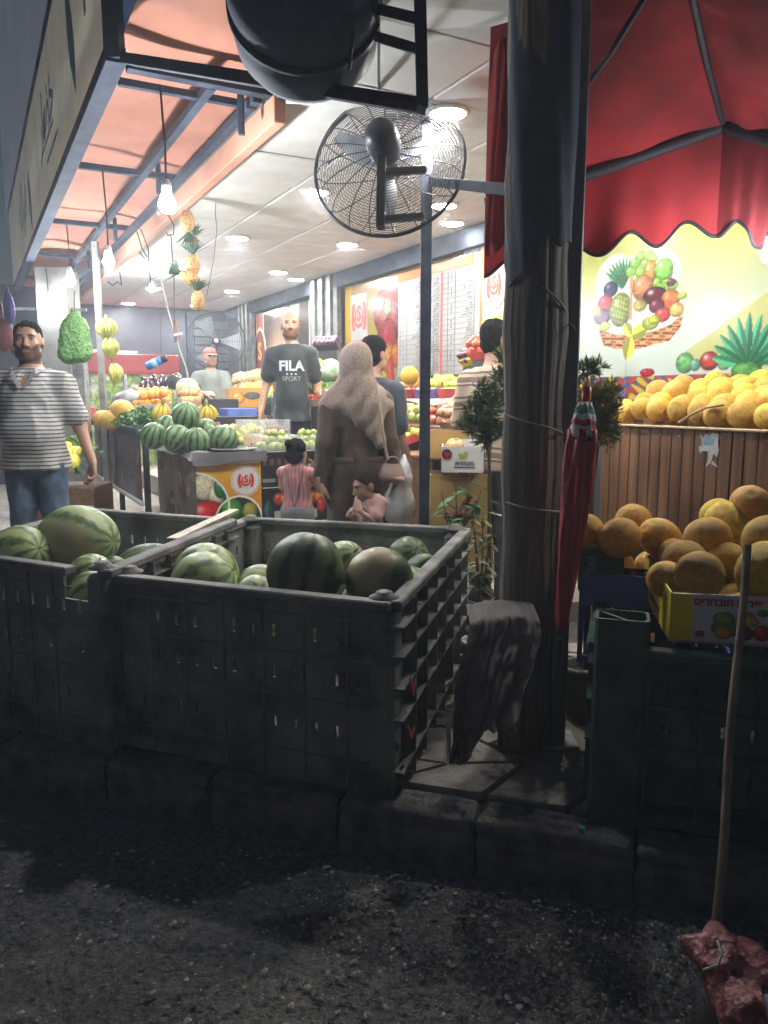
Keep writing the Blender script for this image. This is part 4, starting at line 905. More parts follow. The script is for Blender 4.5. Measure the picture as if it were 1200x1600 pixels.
def seam(p0, p1, r): return MB().tube([p0, p0.lerp(p1, .5)+Vector((0, 0, -.02)), p1], r, 8)
seam(rimA, rimB, .030).build('rib', m_trim, cn, True); seam(rimB, rimC, .030).build('rib', m_trim, cn, True); seam(rimB, topB, .014).build('rib', m_trim, cn, True); seam(at(897, 160, 3.25), at(1030, -40, 2.8), .011).build('rib', m_trim, cn, True)
# red cloth strip left of the wooden pole
def strip(u, v):
    top, bot = at(770+u*30, -30, 3.25), at(757+u*38, 402-30*u*u, 3.35); p = top.lerp(bot, v); p.y += .03*math.sin(u*8+v*4); return p
o = MB().sheet(strip, 8, 30, thick=.003).build('red_cloth', m_canv); tag(o, 'narrow red cloth strip hanging left of the wooden pole', 'cloth')

# ---- closed red umbrella leaning behind the pole
u0, u1 = at(917, 606, 2.78), at(872, 1020, 2.64); M, L = frame_to(u1, u0)
um = thing('closed_umbrella', 'closed red umbrella with striped crown leaning behind the wooden pole', 'umbrella', M=M)
def fold(a, v): return 1+.16*math.sin(5*a+v*5)+.08*math.sin(9*a-v*8)+.05*math.sin(3*a+v*12)
prof = [(.012, .08), (.022, .16), (.032, .28), (.040, .42), (.047, .56), (.051, .70), (.050, .78), (.044, .84)]
mb = MB(); mb.lathe([(r, z*L) for r, z in prof], 40, wob=fold); mb.build('folded_canvas', mat('umbrella_red', (.36, .013, .022), .55, .25, 8, .6, 30), um)
mb = MB(); mb.lathe([(r, z*L) for r, z in [(.046, .80), (.044, .84), (.038, .88), (.030, .92), (.020, .945)]], 40, wob=fold); mb.build('striped_crown', bands('umbrella_stripes', [(0, (.6, .58, .55)), (.2, (.45, .02, .03)), (.38, (.62, .6, .57)), (.55, (.03, .20, .10)), (.72, (.55, .53, .5)), (.86, (.04, .04, .05))], 'Z', 7.0, 0, .6, .16), um)
mb = MB(); mb.lathe([(.014, .93*L), (.017, .945*L), (.017, 1.0*L), (.010, 1.005*L)], 16); mb.build('ferrule', mat('ferrule_red', (.5, .015, .03), .35), um)
mb = MB(); mb.tube([(0, 0, .05), (0, 0, -.10)], .011, 10); mb.build('shaft', m_black, um)

# ---- old cloth hanging between bin and pole
from mathutils import noise as mnoise
cl = thing('old_cloth', 'grey brown cloth draped in folds between the bin and the wooden pole', 'cloth', at(770, 1185, 2.65)); q0 = cl.location
m_cl = mat('brown_cotton', (.125, .106, .09), .95, .22, 5, .25, 120, sheen=.2)
def drape(u, v):
    w_ = min(v, .9)/.9; x0 = 730-34*w_**1.3+5*math.sin(w_*7+1); x1 = 838-30*w_**1.5+7*math.sin(w_*5+.6)
    px = x0+(x1-x0)*u; ph = 1.5*w_*(1-.6*u)+.35*math.sin(w_*4+u*3); amp = .008+.036*min(1, w_*1.3)
    f = abs(math.sin(math.pi*(3.4*u+.5*ph+.12*math.sin(u*9))))**.8*amp+.25*amp*abs(math.sin(math.pi*(7.3*u-.6*ph+.2)))+.016*math.sin(w_*9+u*6)*w_
    py = 958-7*math.sin(u*3.1)+w_*(216-52*u**1.5+10*math.sin(u*8)); Y = 2.84-.07*u-.15*w_; p = at(px, py, Y); p.y -= f+.030*mnoise.noise(Vector((u*5, w_*6, 3)))+.014*mnoise.noise(Vector((u*11, w_*13, 7))); p.x += .016*mnoise.noise(Vector((u*5, w_*7, 9)))*w_
    if v < .07: p.y += .12*(1-v/.07)
    if v > .9:
        t = (v-.9)/.1*max(0, 1-1.5*u); p.y -= .10*t+.02*math.sin(u*19)*t; p.x += .015*math.sin(u*23+t*3)*t; p.z += .03*abs(math.sin(u*13+1.3*t))*t
    p.z = max(p.z, KERB_Z+.010+.012*abs(math.sin(u*17))); return p
MB().sheet(drape, 150, 70, thick=.004).build('draped_sheet', m_cl, cl, True)

# ---- right: green bin, blue crate, fruit cartons and melons
g0 = atz(922, 1276, KERB_Z); gz = at(922, 962, g0.y).z
gzr = at(1000, 1012, g0.y-.03).z; gFL = V2(g0); gFR = gFL+V2(KE)*1.15; gBL = gFL+V2(KN)*1.0; gBR = gFR+V2(KN)*1.0
gb = bulk_bin('dark green plastic bulk bin under the melon cartons', gFL, gFR, gBR, gBL, KERB_Z, gzr, m_bing, ribdepth=(.014, .03, .02, .03), posts=False)
mb = MB(); cc = gFL+V2(KE)*.075+V2(KN)*.03; M = Matrix.Translation((cc.x, cc.y, KERB_Z)) @ Matrix.Rotation(math.atan2(KE.y, KE.x), 4, 'Z'); Hc = gz-KERB_Z
op = [(-.085, -.05), (-.075, -.062), (.07, -.062), (.085, -.05), (.085, .055), (.07, .065), (-.075, .065), (-.085, .05)]
for k in range(8):
    (x0, y0), (x1, y1) = op[k], op[(k+1) % 8]; i0_, i1_ = (x0*.88, y0*.85), (x1*.88, y1*.85)
    mb.add([(x0, y0, 0), (x1, y1, 0), (x1, y1, Hc), (x0, y0, Hc), (*i0_, 0), (*i1_, 0), (*i1_, Hc), (*i0_, Hc)], [(0, 1, 2, 3), (5, 4, 7, 6), (3, 2, 6, 7)], M)
mb.build('hollow_corner_post', m_bing, gb, True)
mb = MB(); mb.beam(M @ Vector((-.07, .04, Hc-.004)), M @ Vector((.06, -.04, Hc-.02)), .012, .006); mb.build('corner_web', m_bing, gb, True)
# blue crate on the bin, mostly under the cartons
bc0 = at(905, 925, 2.98); bcz = bc0.z
bl = thing('blue_crate', 'blue plastic lattice crate behind the green bin post', 'crate', (bc0.x, bc0.y, gz-.05), math.atan2(KE.y, KE.x))
for y in (0, .62):
    MB().panel([0, .02, .16, .18, .42, .44, .60], [0-.3, -.27, -.06, 0, .07], lambda i, j: i in (0, 2, 4) or j in (0, 2, 3), y, y+.012).build('end_wall', m_blue, bl)
for x in (0, .588):
    mb = MB(); mb.panel([0, .02, .14, .16, .30, .32, .46, .48, .62], [-.3, -.27, -.06, 0, .07], lambda i, j: i % 2 == 0 or j in (0, 2, 3), 0, .012, Matrix.Translation((x+.012, 0, 0)) @ Matrix.Rotation(math.pi/2, 4, 'Z')); mb.build('side_wall', m_blue, bl)
mb = MB(); [mb.box((.3, .03+.07*k, .0), (.58, .010, .014)) for k in range(9)]; [mb.box((.06+.12*k, .31, .0), (.010, .6, .012)) for k in range(5)]; mb.build('grid_floor', m_blue, bl)
# cartons
m_card = mat('kraft_card', (.42, .30, .18), .85, .12, 5); m_cardw = mat('white_card', (.66, .65, .61), .7, .1, 5); m_yel = mat('carton_yellow', sl((.86, .78, .12)), .55, .12, 4); m_dgreen = mat('carton_green', (.02, .085, .055), .55, .2, 5)
f0 = at(1044, 1003, 2.42); zc0 = f0.z; RK = math.atan2(KE.y, KE.x)
cb = thing('melon_carton', 'white and yellow printed fruit carton with Hebrew heading holding melons', 'carton', f0, RK+.10)
CW, CD, CH = .52, .62, .165
MB().box((CW/2, CD/2, .006), (CW, CD, .008)).build('bottom', m_card, cb)
mb = MB(); mb.panel([0, .07, CW], [.01, CH], lambda i, j: True, 0, .006); mb.build('front_panel', m_cardw, cb)
mb = MB(); mb.panel([0, .16, .20, .46, .50, CD], [.01, .09, CH-.03, CH], lambda i, j: not (j == 2 and i in (1, 2, 3)), 0, .006, Matrix.Translation((.006, 0, 0)) @ Matrix.Rotation(math.pi/2, 4, 'Z')); mb.build('side_panel', m_yel, cb)
MB().box((CW-.003, CD/2, CH/2), (.006, CD, CH)).build('side_panel', m_cardw, cb); MB().box((CW/2, CD-.003, CH/2), (CW, .006, CH)).build('back_panel', m_cardw, cb)
MB().box((.035, -.0012, CH/2+.005), (.070, .0024, CH-.012)).build('yellow_edge', m_yel, cb)
P_ = Pic(CW-.08, CH-.02, 150, 60, (.80, .80, .80))
for (x, y, rx, ry, c_) in ((.10, .045, .05, .03, (.45, .58, .22)), (.09, .075, .035, .025, (.52, .66, .28)), (.155, .08, .03, .025, (.5, .62, .28)), (.165, .07, .032, .02, (.88, .68, .32)), (.09, .03, .028, .022, (.82, .6, .2)), (.155, .03, .028, .024, (.52, .14, .28)), (.205, .035, .028, .028, (.8, .25, .2)), (.25, .06, .022, .04, (.5, .66, .2)), (.26, .028, .026, .022, (.9, .65, .15)), (.02, .022, .016, .012, (.75, .1, .15)), (.205, .1, .02, .012, (.4, .6, .2)), (.32, .04, .03, .03, (.6, .3, .4)), (.36, .06, .03, .04, (.8, .7, .2))): P_.ell(x, y, rx, ry, c_, hl=.25)
P_.sheet('print', cb, Matrix.Translation((.075, -.0025, .012)) @ PM, .5)
mb = MB(); put_text(mb, 'פירות מובחרים'[::-1], Matrix.Translation((.175, -.0045, CH-.024)) @ PM, .034, .0012); mb.build('lettering', mat('print_crimson', sl((.70, .12, .2)), .5), cb)
mb = MB(); put_text(mb, 'פירות מובחרים'[::-1], Matrix.Translation((-.001, .30, .05)) @ Matrix.Rotation(-math.pi/2, 4, 'Z') @ PM, .034, .0008); mb.build('lettering', m_red, cb)
f1 = at(904, 922, 3.0)
c2 = thing('green_carton', 'dark green fruit carton with white lettering behind the blue crate', 'carton', f1, RK+.06)
MB().panel([0, .10, .17, .26, .36], [0, .09, .135, .175], lambda i, j: not (i >= 2 and j >= 1) or (i == 3 and j == 1 and False), 0, .006).build('front_panel', m_dgreen, c2)
for x in (0, .42): MB().box((x, .2, .075), (.006, .4, .15)).build('side_panel', m_dgreen, c2)
MB().box((.21, .4, .08), (.42, .006, .16)).build('back_panel', m_dgreen, c2); MB().box((.21, .2, .004), (.42, .4, .008)).build('bottom', m_card, c2)
mb = MB(); put_text(mb, 'FRUIT', Matrix.Translation((.045, -.002, .08)) @ PM @ Matrix.Rotation(-math.pi/2, 4, 'Z'), .048, .001); mb.build('lettering', m_wpr, c2)
P_ = Pic(.12, .10, 50, 40, (.02, .13, .10)); [P_.ell(.02+.09*random.Random(k).random(), .02+.06*random.Random(k+50).random(), .022, .02, ((.55, .5, .45), (.45, .25, .25), (.5, .52, .45))[k % 3]) for k in range(9)]; P_.sheet('print', c2, Matrix.Translation((.17, -.003, .0)) @ PM, .5)

def galia(name='melon_rind'):
    m = mat(name, (.66, .37, .028), .62, .30, 4, .5, 120, obj_var=.22, col2=(.74, .47, .055), detail=8); return m
m_gal = galia(); m_gal2 = mat('melon_rind_deep', (.66, .32, .02), .55, .25, 5, .3, 120, obj_var=.14, col2=(.72, .42, .04))
mel_v = [melon_mesh('melon', 1.0, 1.0+.05*k, m_gal, .07, 28) for k in range(5)]; mel_v2 = [melon_mesh('melon', 1.0, 1.02+.06*k, m_gal2, .07, 28) for k in range(3)]
scar_mb = MB(); scar_mb.lathe([(.001, 0), (.06, .002), (.085, -.004), (.10, -.02)], 12); scar_me = scar_mb.mesh('stem_scar'); scar_me.materials.append(mat('stem_scar', (.36, .24, .09), .8))
def melon(p, r, label, group, rot=None, alt=False, rnd=RS):
    rot = rot or (rnd.uniform(-1.6, 1.6), rnd.uniform(-1.2, 1.2), rnd.uniform(0, 6))
    o = link('melon', rnd.choice(mel_v2) if alt else rnd.choice(mel_v), None, None, tr(p, *rot) @ Matrix.Diagonal((r, r, r*rnd.uniform(.97, 1.08), 1))); tag(o, label, 'melon', group)
    link('stem_scar', scar_me, None, o, Matrix.Translation((0, 0, .975))); return o
fm = [(968, 841, 2.95, .079, 'dark sided melon just behind the green carton lettering'), (917, 829, 3.05, .068, 'melon half hidden by the closed red umbrella'), (990, 815, 3.15, .074, 'melon at the back between the two behind the green carton'), (1031, 840, 3.0, .077, 'melon with visible stem scar right of the green carton'), (1053, 866, 2.9, .06, 'small melon piece low between the two cartons'),
      (1105, 842, 2.85, .083, 'oval melon left of the highest pile in the printed carton'), (1070, 880, 2.68, .082, 'melon lying behind the foremost one in the printed carton'), (1094, 898, 2.53, .080, 'foremost round melon above the printed front of the carton'), (1138, 820, 2.95, .085, 'pale melon under the topmost one of the front pile'), (1122, 806, 3.05, .070, 'melon at the back left of the topmost one'), (1172, 790, 2.95, .078, 'topmost melon of the front pile'),
      (1205, 846, 2.65, .092, 'large melon behind the tip of the leaning stick'), (1196, 893, 2.46, .092, 'large melon right of the leaning stick at the carton front'), (1140, 876, 2.75, .065, 'melon in the shade behind the foremost one'), (1040, 905, 2.62, .065, 'melon pressed against the yellow side of the carton'), (1068, 918, 2.55, .05, 'lowest small melon at the carton corner'), (1205, 812, 2.95, .075, 'melon at the right photo edge below the topmost one')]
for px, py, Y, r, lb in fm: melon(at(px, py, Y), r, lb, 'melons in the cartons at the front right', alt=(px < 1045 or px > 1165 and py < 800))
# lower layer that carries the pile
for i in range(3):
    for j in range(4): melon(f0+Vector((.13+.14*i+.05*j, .12+.14*j-.04*i, .075)), .068, 'melon of the bottom layer inside the printed carton', 'melons in the cartons at the front right')
for i in range(3): melon(f1+Vector((.08+.13*i, .16+.0*i, .06)), .062, 'melon of the bottom layer inside the green carton', 'melons in the cartons at the front right', alt=True)
# a stack of crates under the printed carton's back so that it stands level
MB()
# ---- brown plank counter with melons
CA, CZ = 3.0, 1.45
cb0, cb1 = 3.12, 1.5
ct = thing('melon_counter', 'brown plank fronted counter under the pile of yellow melons', 'counter', F(CA, cb1, KERB_Z), TH)
L_ = cb0-cb1; npk = 24; m_pl = wood('brown_planks', (.11, .044, .017), (.25, .115, .048), 'Z', 30, .5, 3, .04, .2, .10)
for k in range(npk):
    w_ = L_/npk; g_ = .012 if k == 11 else .002
    MB().box((.0, w_*(k+.5), (CZ-KERB_Z)/2), (.022, w_-g_, CZ-KERB_Z), None, .003).build('plank', m_pl, ct)
MB().box((.45, L_+.0, .6), (.88, .022, CZ-KERB_Z-.1), None, .003).build('end_panel', m_pl, ct); MB().box((.45, L_/2, CZ-KERB_Z-.06), (.86, L_-.03, .02)).build('top_board', m_card, ct)
MB().box((-.006, L_/2, CZ-KERB_Z+.004), (.05, L_, .012), None, .003).build('card_edge', m_card, ct)
mb = MB()
for k in range(14): mb.lathe([(.004, 0), (.004, .003), (.002, .004)], 8, Matrix.Translation((-.012, L_*(k+.5)/14, CZ-KERB_Z-.035)) @ rotm(ry=-math.pi/2))
stuff(mb.build('screw_heads', m_galv, ct))
# torn paper label on the planks
tq = ona(1107, 695, CA-.013); rpz = random.Random(8)
tp = thing('torn_poster', 'torn remains of a white and blue paper notice on the brown planks', 'paper', F(CA-.0125, tq[1], tq[2]), RZW)
MB().poly([(-.05, .05), (-.03, .03), (-.02, .052), (.0, .045), (.02, .055), (.055, .05), (.05, .01), (.058, -.02), (.052, -.055), (.03, -.04), (.02, -.08), (-.01, -.105), (.005, -.06), (.0, -.03), (-.03, -.03), (-.045, -.045), (-.055, -.01), (-.035, -.005)][::-1], .001, PM).build('paper', mat('torn_paper', (.52, .53, .52), .8, .2, 30), tp)
MB().poly([(-.03, .03), (.0, .035), (.03, .03), (.028, .0), (.0, -.005), (-.025, .0)][::-1], .0006, Matrix.Translation((0, -.0016, 0)) @ PM).build('blue_print', mat('pale_blue_print', (.22, .36, .48), .7, .4, 40), tp)
MB().poly([(.03, -.07), (.06, -.1), (.04, -.095), (.02, -.085)][::-1], .001, PM).build('paper_scrap', mat('torn_paper', (.5, .5, .5)), tp)
# melon pile in rows, back rows higher; bunting cloth and wall print behind
rm = random.Random(12); gname = 'melons piled on the brown counter'
for row, (da, z, n_, off) in enumerate(((.10, 1.520, 13, 0), (.21, 1.560, 13, .05), (.33, 1.605, 12, .02), (.46, 1.640, 12, .06), (.60, 1.665, 11, .02))):
    nm = ['front', 'second', 'third', 'fourth', 'rearmost'][row]
    for k in range(n_):
        b = cb0-.04-off-(L_-.06)*k/(n_-.4)+rm.uniform(-.012, .012); r = rm.uniform(.058, .071)
        if row == 4 and k < 1: continue
        melon(F(CA+da+rm.uniform(-.015, .015), b, z+rm.uniform(-.012, .02)), r, '%s yellow melon from the left in the %s row of the counter pile' % (ORD[k], nm), gname, alt=rm.random() < .22, rnd=rm)
for row in range(3):
    for k in range(10): melon(F(CA+.25+.16*row, cb0-.12-.145*k, 1.48+.03*row), .055, 'hidden melon of the bottom layer in the counter pile', gname, rnd=rm)
mb = MB(); mb.tube([F(CA+.0, ona(1060, 668, CA)[1], 1.475)]+[F(CA-.01+.05*t, ona(1060+60*t, 660, CA)[1], 1.475+.09*math.sin(t*1.6)) for t in (.3, .6, 1.0)], .006, 6); o = mb.build('dry_stalk', mat('dry_stalk', (.25, .18, .10), .8)); tag(o, 'dry brown stalk lying across the front melons on the counter', 'stalk')
# leaning stick and the red lump it is stuck in
s0, s1 = at(1118, 1452, 1.86), at(1167, 852, 2.18)
o = MB().tube([s0.lerp(s1, t)+Vector((.004*math.sin(t*9), 0, 0)) for t in [k/12 for k in range(13)]], [.013-.002*k/12 for k in range(13)], 10).build('stick', wood('stick_wood', (.12, .09, .065), (.26, .2, .145), 'Z', 20, .8)); tag(o, 'thin wooden stick standing upright in front of the melon carton', 'stick')
lc = at(1150, 1530, 1.66)
def pk(px, py, Y): p = at(px, py, Y); return (p.x, p.y, p.z)
lump = [('e', pk(1135, 1500, 1.74), (.07, .06, .05), None), ('c', pk(1078, 1478, 1.78), pk(1150, 1500, 1.74), .022, .05), ('e', pk(1150, 1550, 1.68), (.075, .07, .07), None), ('c', pk(1118, 1458, 1.80), pk(1140, 1490, 1.75), .03, .05), ('c', pk(1150, 1480, 1.76), pk(1195, 1530, 1.68), .03, .055), ('e', pk(1160, 1600, 1.6), (.055, .06, .09), None), ('e', pk(1195, 1570, 1.66), (.05, .05, .06), None),
        ('e', pk(1172, 1518, 1.635), (.016, .016, .016), None, .01, '-'), ('e', pk(1082, 1483, 1.75), (.01, .01, .01), None, .006, '-'), ('e', pk(1118, 1466, 1.765), (.009, .009, .009), None, .006, '-')]
sb = thing('painted_lump', 'mottled red and pink lump with holes at the foot of the stick', 'lump', (lc.x, lc.y, 0))
m_lump = mat('mottled_red', (.20, .016, .024), .35, .5, 24, .9, 70, col2=(.48, .19, .18), detail=10)
ob = sdf_obj('body', lump, m_lump, None, .006, .03, warp=lambda P: .026*np.abs(vnoise(P, 48, 3))+.014*np.abs(vnoise(P, 90, 4))+.003*vnoise(P, 200, 6)-.008); ob.data.transform(Matrix.Translation((-lc.x, -lc.y, 0))); ob.parent = sb
mb = MB(); mb.tube([at(1121, 1470, 1.72), at(1128, 1490, 1.685), at(1122, 1508, 1.675), at(1098, 1516, 1.68)], .0035, 6); mb.build('pale_cord', mat('pale_cord', (.5, .46, .42), .6), sb, True)
mb = MB(); mb.lathe([(.001, 0), (.05, .01), (.06, .05), (.055, .10), (.02, .12)], 14, tr(at(1205, 1590, 1.62)-Vector((0, 0, .06)))); mb.build('white_chunk', mat('white_chunk', (.5, .5, .48), .6, .3, 12, .5), sb, True)
mb = MB(); mb.lathe([(.09, 0), (.10, .02), (.08, .06), (.05, .10), (.04, .2)], 20, Matrix.Translation((lc.x+.03, lc.y+.05, -.01))); mb.build('foot', mat('dark_foot', (.03, .028, .025), .8), sb, True)
# plastic bottle lying at the bottom edge
bt = at(615, 1596, 1.62); bo = thing('plastic_bottle', 'clear empty plastic bottle lying on the asphalt at the bottom edge', 'bottle', M=tr((bt.x-.13, bt.y, .034), ry=math.pi/2, rz=-.08))
mb = MB(); mb.lathe([(.002, 0), (.03, .002), (.033, .02), (.031, .05), (.033, .06), (.031, .10), (.033, .11), (.033, .16), (.028, .19), (.014, .215), (.012, .235)], 28); mb.build('body', clear('bottle_plastic', (.8, .85, .9), .06, .30), bo)
mb = MB(); mb.lathe([(.014, .232), (.014, .246), (.001, .247)], 18); mb.build('cap', mat('cap_blue', (.10, .25, .42), .4), bo)
# litter on the road
for px, py, L, c_, lb in ((450, 1262, .05, (.08, .30, .25), 'small teal plastic scrap on the dark kerb under the bin'), (910, 1294, .03, (.05, .42, .42), 'turquoise bottle cap on the kerb below the umbrella'), (392, 1326, .02, (.05, .05, .40), 'tiny blue scrap on the dark road'), (168, 1386, .02, (.45, .45, .45), 'tiny white paper scrap on the dark road')):
    p = atz(px, py, KERB_Z+.012 if py < 1300 else .005); mb = MB(); mb.poly([(L*.5*math.cos(k*1.05)*(.7+.3*(k % 2)), L*.35*math.sin(k*1.05)) for k in range(6)], .003); o = mb.build('litter_scrap', mat('scrap_%d' % px, c_, .5)); o.matrix_basis = tr(p, rx=.06, rz=px); tag(o, lb, 'litter')
# ================================================================= PRODUCE
def fruit_mesh(name, prof, m, n=14, wob=None):
    mb = MB(); mb.lathe(prof, n, wob=wob); me = mb.mesh(name); me.materials.append(m); return me
def sph(k=9, sq=1.0, top=.0, bot=.0, pear=0.0):
    out = []
    for i in range(k+1):
        t = math.pi*i/k; r = math.sin(t); z = -math.cos(t)*sq; z -= math.copysign(1, z)*(top if z > 0 else bot)*math.exp(-(r/.3)**2)
        out.append((max(1e-4, r*(1-pear*(z+1)/2)), z))
    return out
FM = {}
def fk(kind, prof, col, col2=None, rough=.35, ov=.16, scale=4, n=14, wob=None, spec=.5, bump=0):
    FM[kind] = fruit_mesh(kind, prof, mat(kind+'_skin', col, rough, .2, scale, bump, 40, col2=col2, obj_var=ov, spec=spec), n, wob)
fk('tomato', sph(9, .85, .14, .05), (.50, .045, .03), (.60, .09, .04), .25, wob=lambda a, v: 1+.04*math.cos(5*a))
fk('red_apple', sph(9, .95, .25, .15), (.42, .03, .035), (.62, .16, .08), .3)
fk('yellow_apple', sph(9, .95, .25, .15), (.52, .50, .05), (.62, .58, .12), .3)
fk('peach', sph(9, .95, .18, .05), (.62, .26, .12), (.66, .42, .16), .55)
fk('orange', sph(9, .97, .05, .03), (.74, .27, .02), (.80, .34, .03), .45, .1, bump=.2)
fk('guava', sph(9, 1.15, .08, .05, .15), (.30, .37, .08), (.44, .50, .16), .4)
fk('lemon', sph(9, 1.3, -.12, -.12), (.75, .58, .05), (.80, .66, .09), .4, .08)
fk('potato', sph(8, 1.35), (.44, .28, .13), (.55, .38, .2), .75, .15, wob=lambda a, v: 1+.07*math.sin(2*a+v*4))
fk('onion', sph(9, .9, -.18, .05), (.55, .24, .14), (.66, .36, .2), .4, .18)
fk('plum', sph(8, 1.0, .1), (.05, .02, .06), (.12, .03, .06), .3)
fk('green_lime', sph(8, 1.1, -.05), (.16, .36, .05), (.28, .46, .1), .4)
fk('red_pepper', sph(9, 1.25, .2, .05, .2), (.50, .03, .03), (.58, .06, .03), .22, wob=lambda a, v: 1+.1*math.cos(4*a))
fk('yellow_pepper', sph(9, 1.2, .2, .05, .2), (.70, .42, .02), (.76, .5, .04), .22, wob=lambda a, v: 1+.1*math.cos(4*a))
fk('eggplant', sph(9, 1.7, 0, 0, .35), (.03, .012, .03), (.06, .02, .05), .2)
def lay(kind, bl, br, tl, tr_, nu, nv, r, label, group, cat=None, layers=1, jit=.25, seed=1, tray=None, lip=.05, nm=None, base=None):
    """fruit laid side by side on a (sloping) quad of four points, tray underneath"""
    rr = random.Random(seed); bl, br, tl, tr_ = (Vector(p) for p in (bl, br, tl, tr_)); n = 0; nrm = (br-bl).cross(tl-bl).normalized(); nrm = nrm if nrm.z > 0 else -nrm
    for k in range(layers):
        for j in range(nv-k):
            for i in range(nu-k):
                u = (i+.5+.5*k+(.25 if j % 2 else -.25)*(nu > 2))/nu+rr.uniform(-jit, jit)/nu*.5; v = (j+.5+.5*k)/nv+rr.uniform(-jit, jit)/nv*.5
                p = bl.lerp(br, u).lerp(tl.lerp(tr_, u), v)+nrm*(r+k*r*1.45+rr.uniform(-.1, .15)*r)
                s = r*rr.uniform(.9, 1.1); o = link(nm or kind, FM[kind], None, None, tr(p, rr.uniform(-.9, .9), rr.uniform(-.9, .9), rr.uniform(0, 6)) @ Matrix.Diagonal((s, s, s, 1)))
                tag(o, label, cat or kind.replace('_', ' ').split()[-1], group); n += 1
    if tray:
        tm, tl_lab = tray; mb = MB(); base_ = [bl-nrm*.004, br-nrm*.004, tr_-nrm*.004, tl-nrm*.004]; t_ = thing('fruit_tray', tl_lab, 'crate', (bl+br+tl+tr_)/4-nrm*.02, 0, 'open trays and crates of fruit')
        b2 = [p-nrm*.012 for p in base_]; MB().add(base_+b2, [(0, 1, 2, 3), (7, 6, 5, 4), (0, 4, 5, 1), (1, 5, 6, 2), (2, 6, 7, 3), (3, 7, 4, 0)]).build('bottom', tm, t_, True)
        for (p, q_) in ((0, 1), (1, 2), (2, 3), (3, 0)):
            P0, P1 = base_[p], base_[q_]; out = ((P0+P1)/2-(base_[0]+base_[2])/2); out = (out-nrm*out.dot(nrm)).normalized()*.008; up = nrm*lip
            MB().add([P0-nrm*.012, P1-nrm*.012, P1+up, P0+up, P0-nrm*.012+out, P1-nrm*.012+out, P1+up+out, P0+up+out], [(0, 1, 2, 3), (7, 6, 5, 4), (3, 2, 6, 7), (0, 4, 5, 1), (1, 5, 6, 2), (0, 3, 7, 4)]).build('side', tm, t_, True)
        if base is not None:
            zl = min(p.z for p in base_)-.02; cc_ = sum(base_, Vector())/4; vs_ = [cc_+(p-cc_)*.9 for p in base_]; MB().add([(p.x, p.y, base) for p in vs_]+[(p.x, p.y, p.z-.018) for p in vs_], [(0, 1, 5, 4), (1, 2, 6, 5), (2, 3, 7, 6), (3, 0, 4, 7), (4, 5, 6, 7)]).build('riser_box', m_dk, t_, True)
        return t_
def labq(a0, a1, b0, b1, z0, z1=None):
    """quad in shop axes: near edge at b0, far at b1; bl, br, tl, tr"""
    z1 = z0 if z1 is None else z1; return F(a0, b0, z0), F(a1, b0, z0), F(a0, b1, z1), F(a1, b1, z1)
def wq(a0, a1, b0, b1, z0, z1):
    """quad on the right wall side: front edge at a0 (low), back at a1 (high), left b0 (far), right b1 (near)"""
    return F(a0, b0, z0), F(a0, b1, z0), F(a1, b0, z1), F(a1, b1, z1)
m_pcr = mat('purple_crate', (.13, .09, .32), .45, .2, 5); m_rcr = mat('red_crate', (.45, .05, .06), .45, .2, 5); m_kr = m_card; m_dk = mat('dark_crate', (.03, .03, .035), .5, .3, 6)
m_wht = mat('white_tray', (.6, .6, .58), .5); m_gcr = mat('green_crate', (.04, .16, .08), .5)

# ---- left counter with faded printed skirt
CNA, CB0, CB1, CT = 1.20, 6.52, 9.2, 1.33
lc_ = thing('produce_counter', 'long produce counter with dark faded fruit print skirt on the left', 'counter', F(CNA, CB1, FLOOR_Z), RZW)
Lc = CB1-CB0; P_ = Pic(Lc, .58, 240, 70, (.44, .38, .38)); rn = np.random.RandomState(4)
for k in range(60): P_.ell(rn.rand()*Lc, .58*rn.rand(), .06+.09*rn.rand(), .08+.14*rn.rand(), [(.60, .50, .46), (.52, .26, .30), (.36, .35, .42), (.52, .50, .40), (.56, .34, .36), (.44, .44, .47)][rn.randint(6)], ang=rn.rand()*3, hl=.1, a=.8)
P_.noise(.25, 60); P_.sheet('printed_skirt', lc_, pm(0, .46, .0), .35)
MB().box((Lc/2, .38, CT-FLOOR_Z-.02), (Lc, .80, .03), None, .004).build('table_top', m_dk, lc_); MB().box((Lc/2, -.02, CT-FLOOR_Z-.012), (Lc, .02, .05), None, .004).build('edge_rail', m_steel, lc_); MB().box((Lc/2, .0, .435), (Lc, .035, .03), None, .004).build('bottom_rail', m_white, lc_)
for x in (.05, Lc/2, Lc-.05):
    for y in (.05, .7): MB().box((x, y, .5), (.045, .045, 1.0)).build('leg', m_black, lc_)
# ---- watermelon table with orange printed panel
WA0, WA1, WB0, WB1, WZ = 1.33, 1.80, 5.27, 6.48, 1.22
wt = thing('watermelon_table', 'grey cloth covered table with orange printed front piled with striped watermelons', 'table', F(WA0, WB0, FLOOR_Z), TH)
tw, td, hh = WA1-WA0, WB1-WB0, WZ-FLOOR_Z
P_ = Pic(tw, hh-.05, 110, 190, (.82, .45, .12)); g = np.clip(P_.Y/.85, 0, 1)[..., None]; P_.C = np.array((.80, .30, .10))*(1-g)+np.array((.84, .66, .16))*g; P_.mix(P_.Y > .855, (.80, .80, .78))
in1 = np.hypot(P_.X+.02, P_.Y-.55) < .25; sv = P_.C.copy(); P_.C[in1] = (.2, .32, .2)
P_.ell(.06, .70, .1, .1, (.85, .82, .68), hl=.2); P_.ell(.14, .64, .06, .08, (.85, .85, .7), hl=.2); P_.ell(.17, .69, .05, .08, (.15, .45, .25)); P_.ell(.07, .50, .14, .11, (.80, .12, .10), hl=.6); P_.ell(.18, .46, .07, .09, (.78, .1, .1)); P_.ell(.1, .4, .12, .09, (.82, .15, .12))
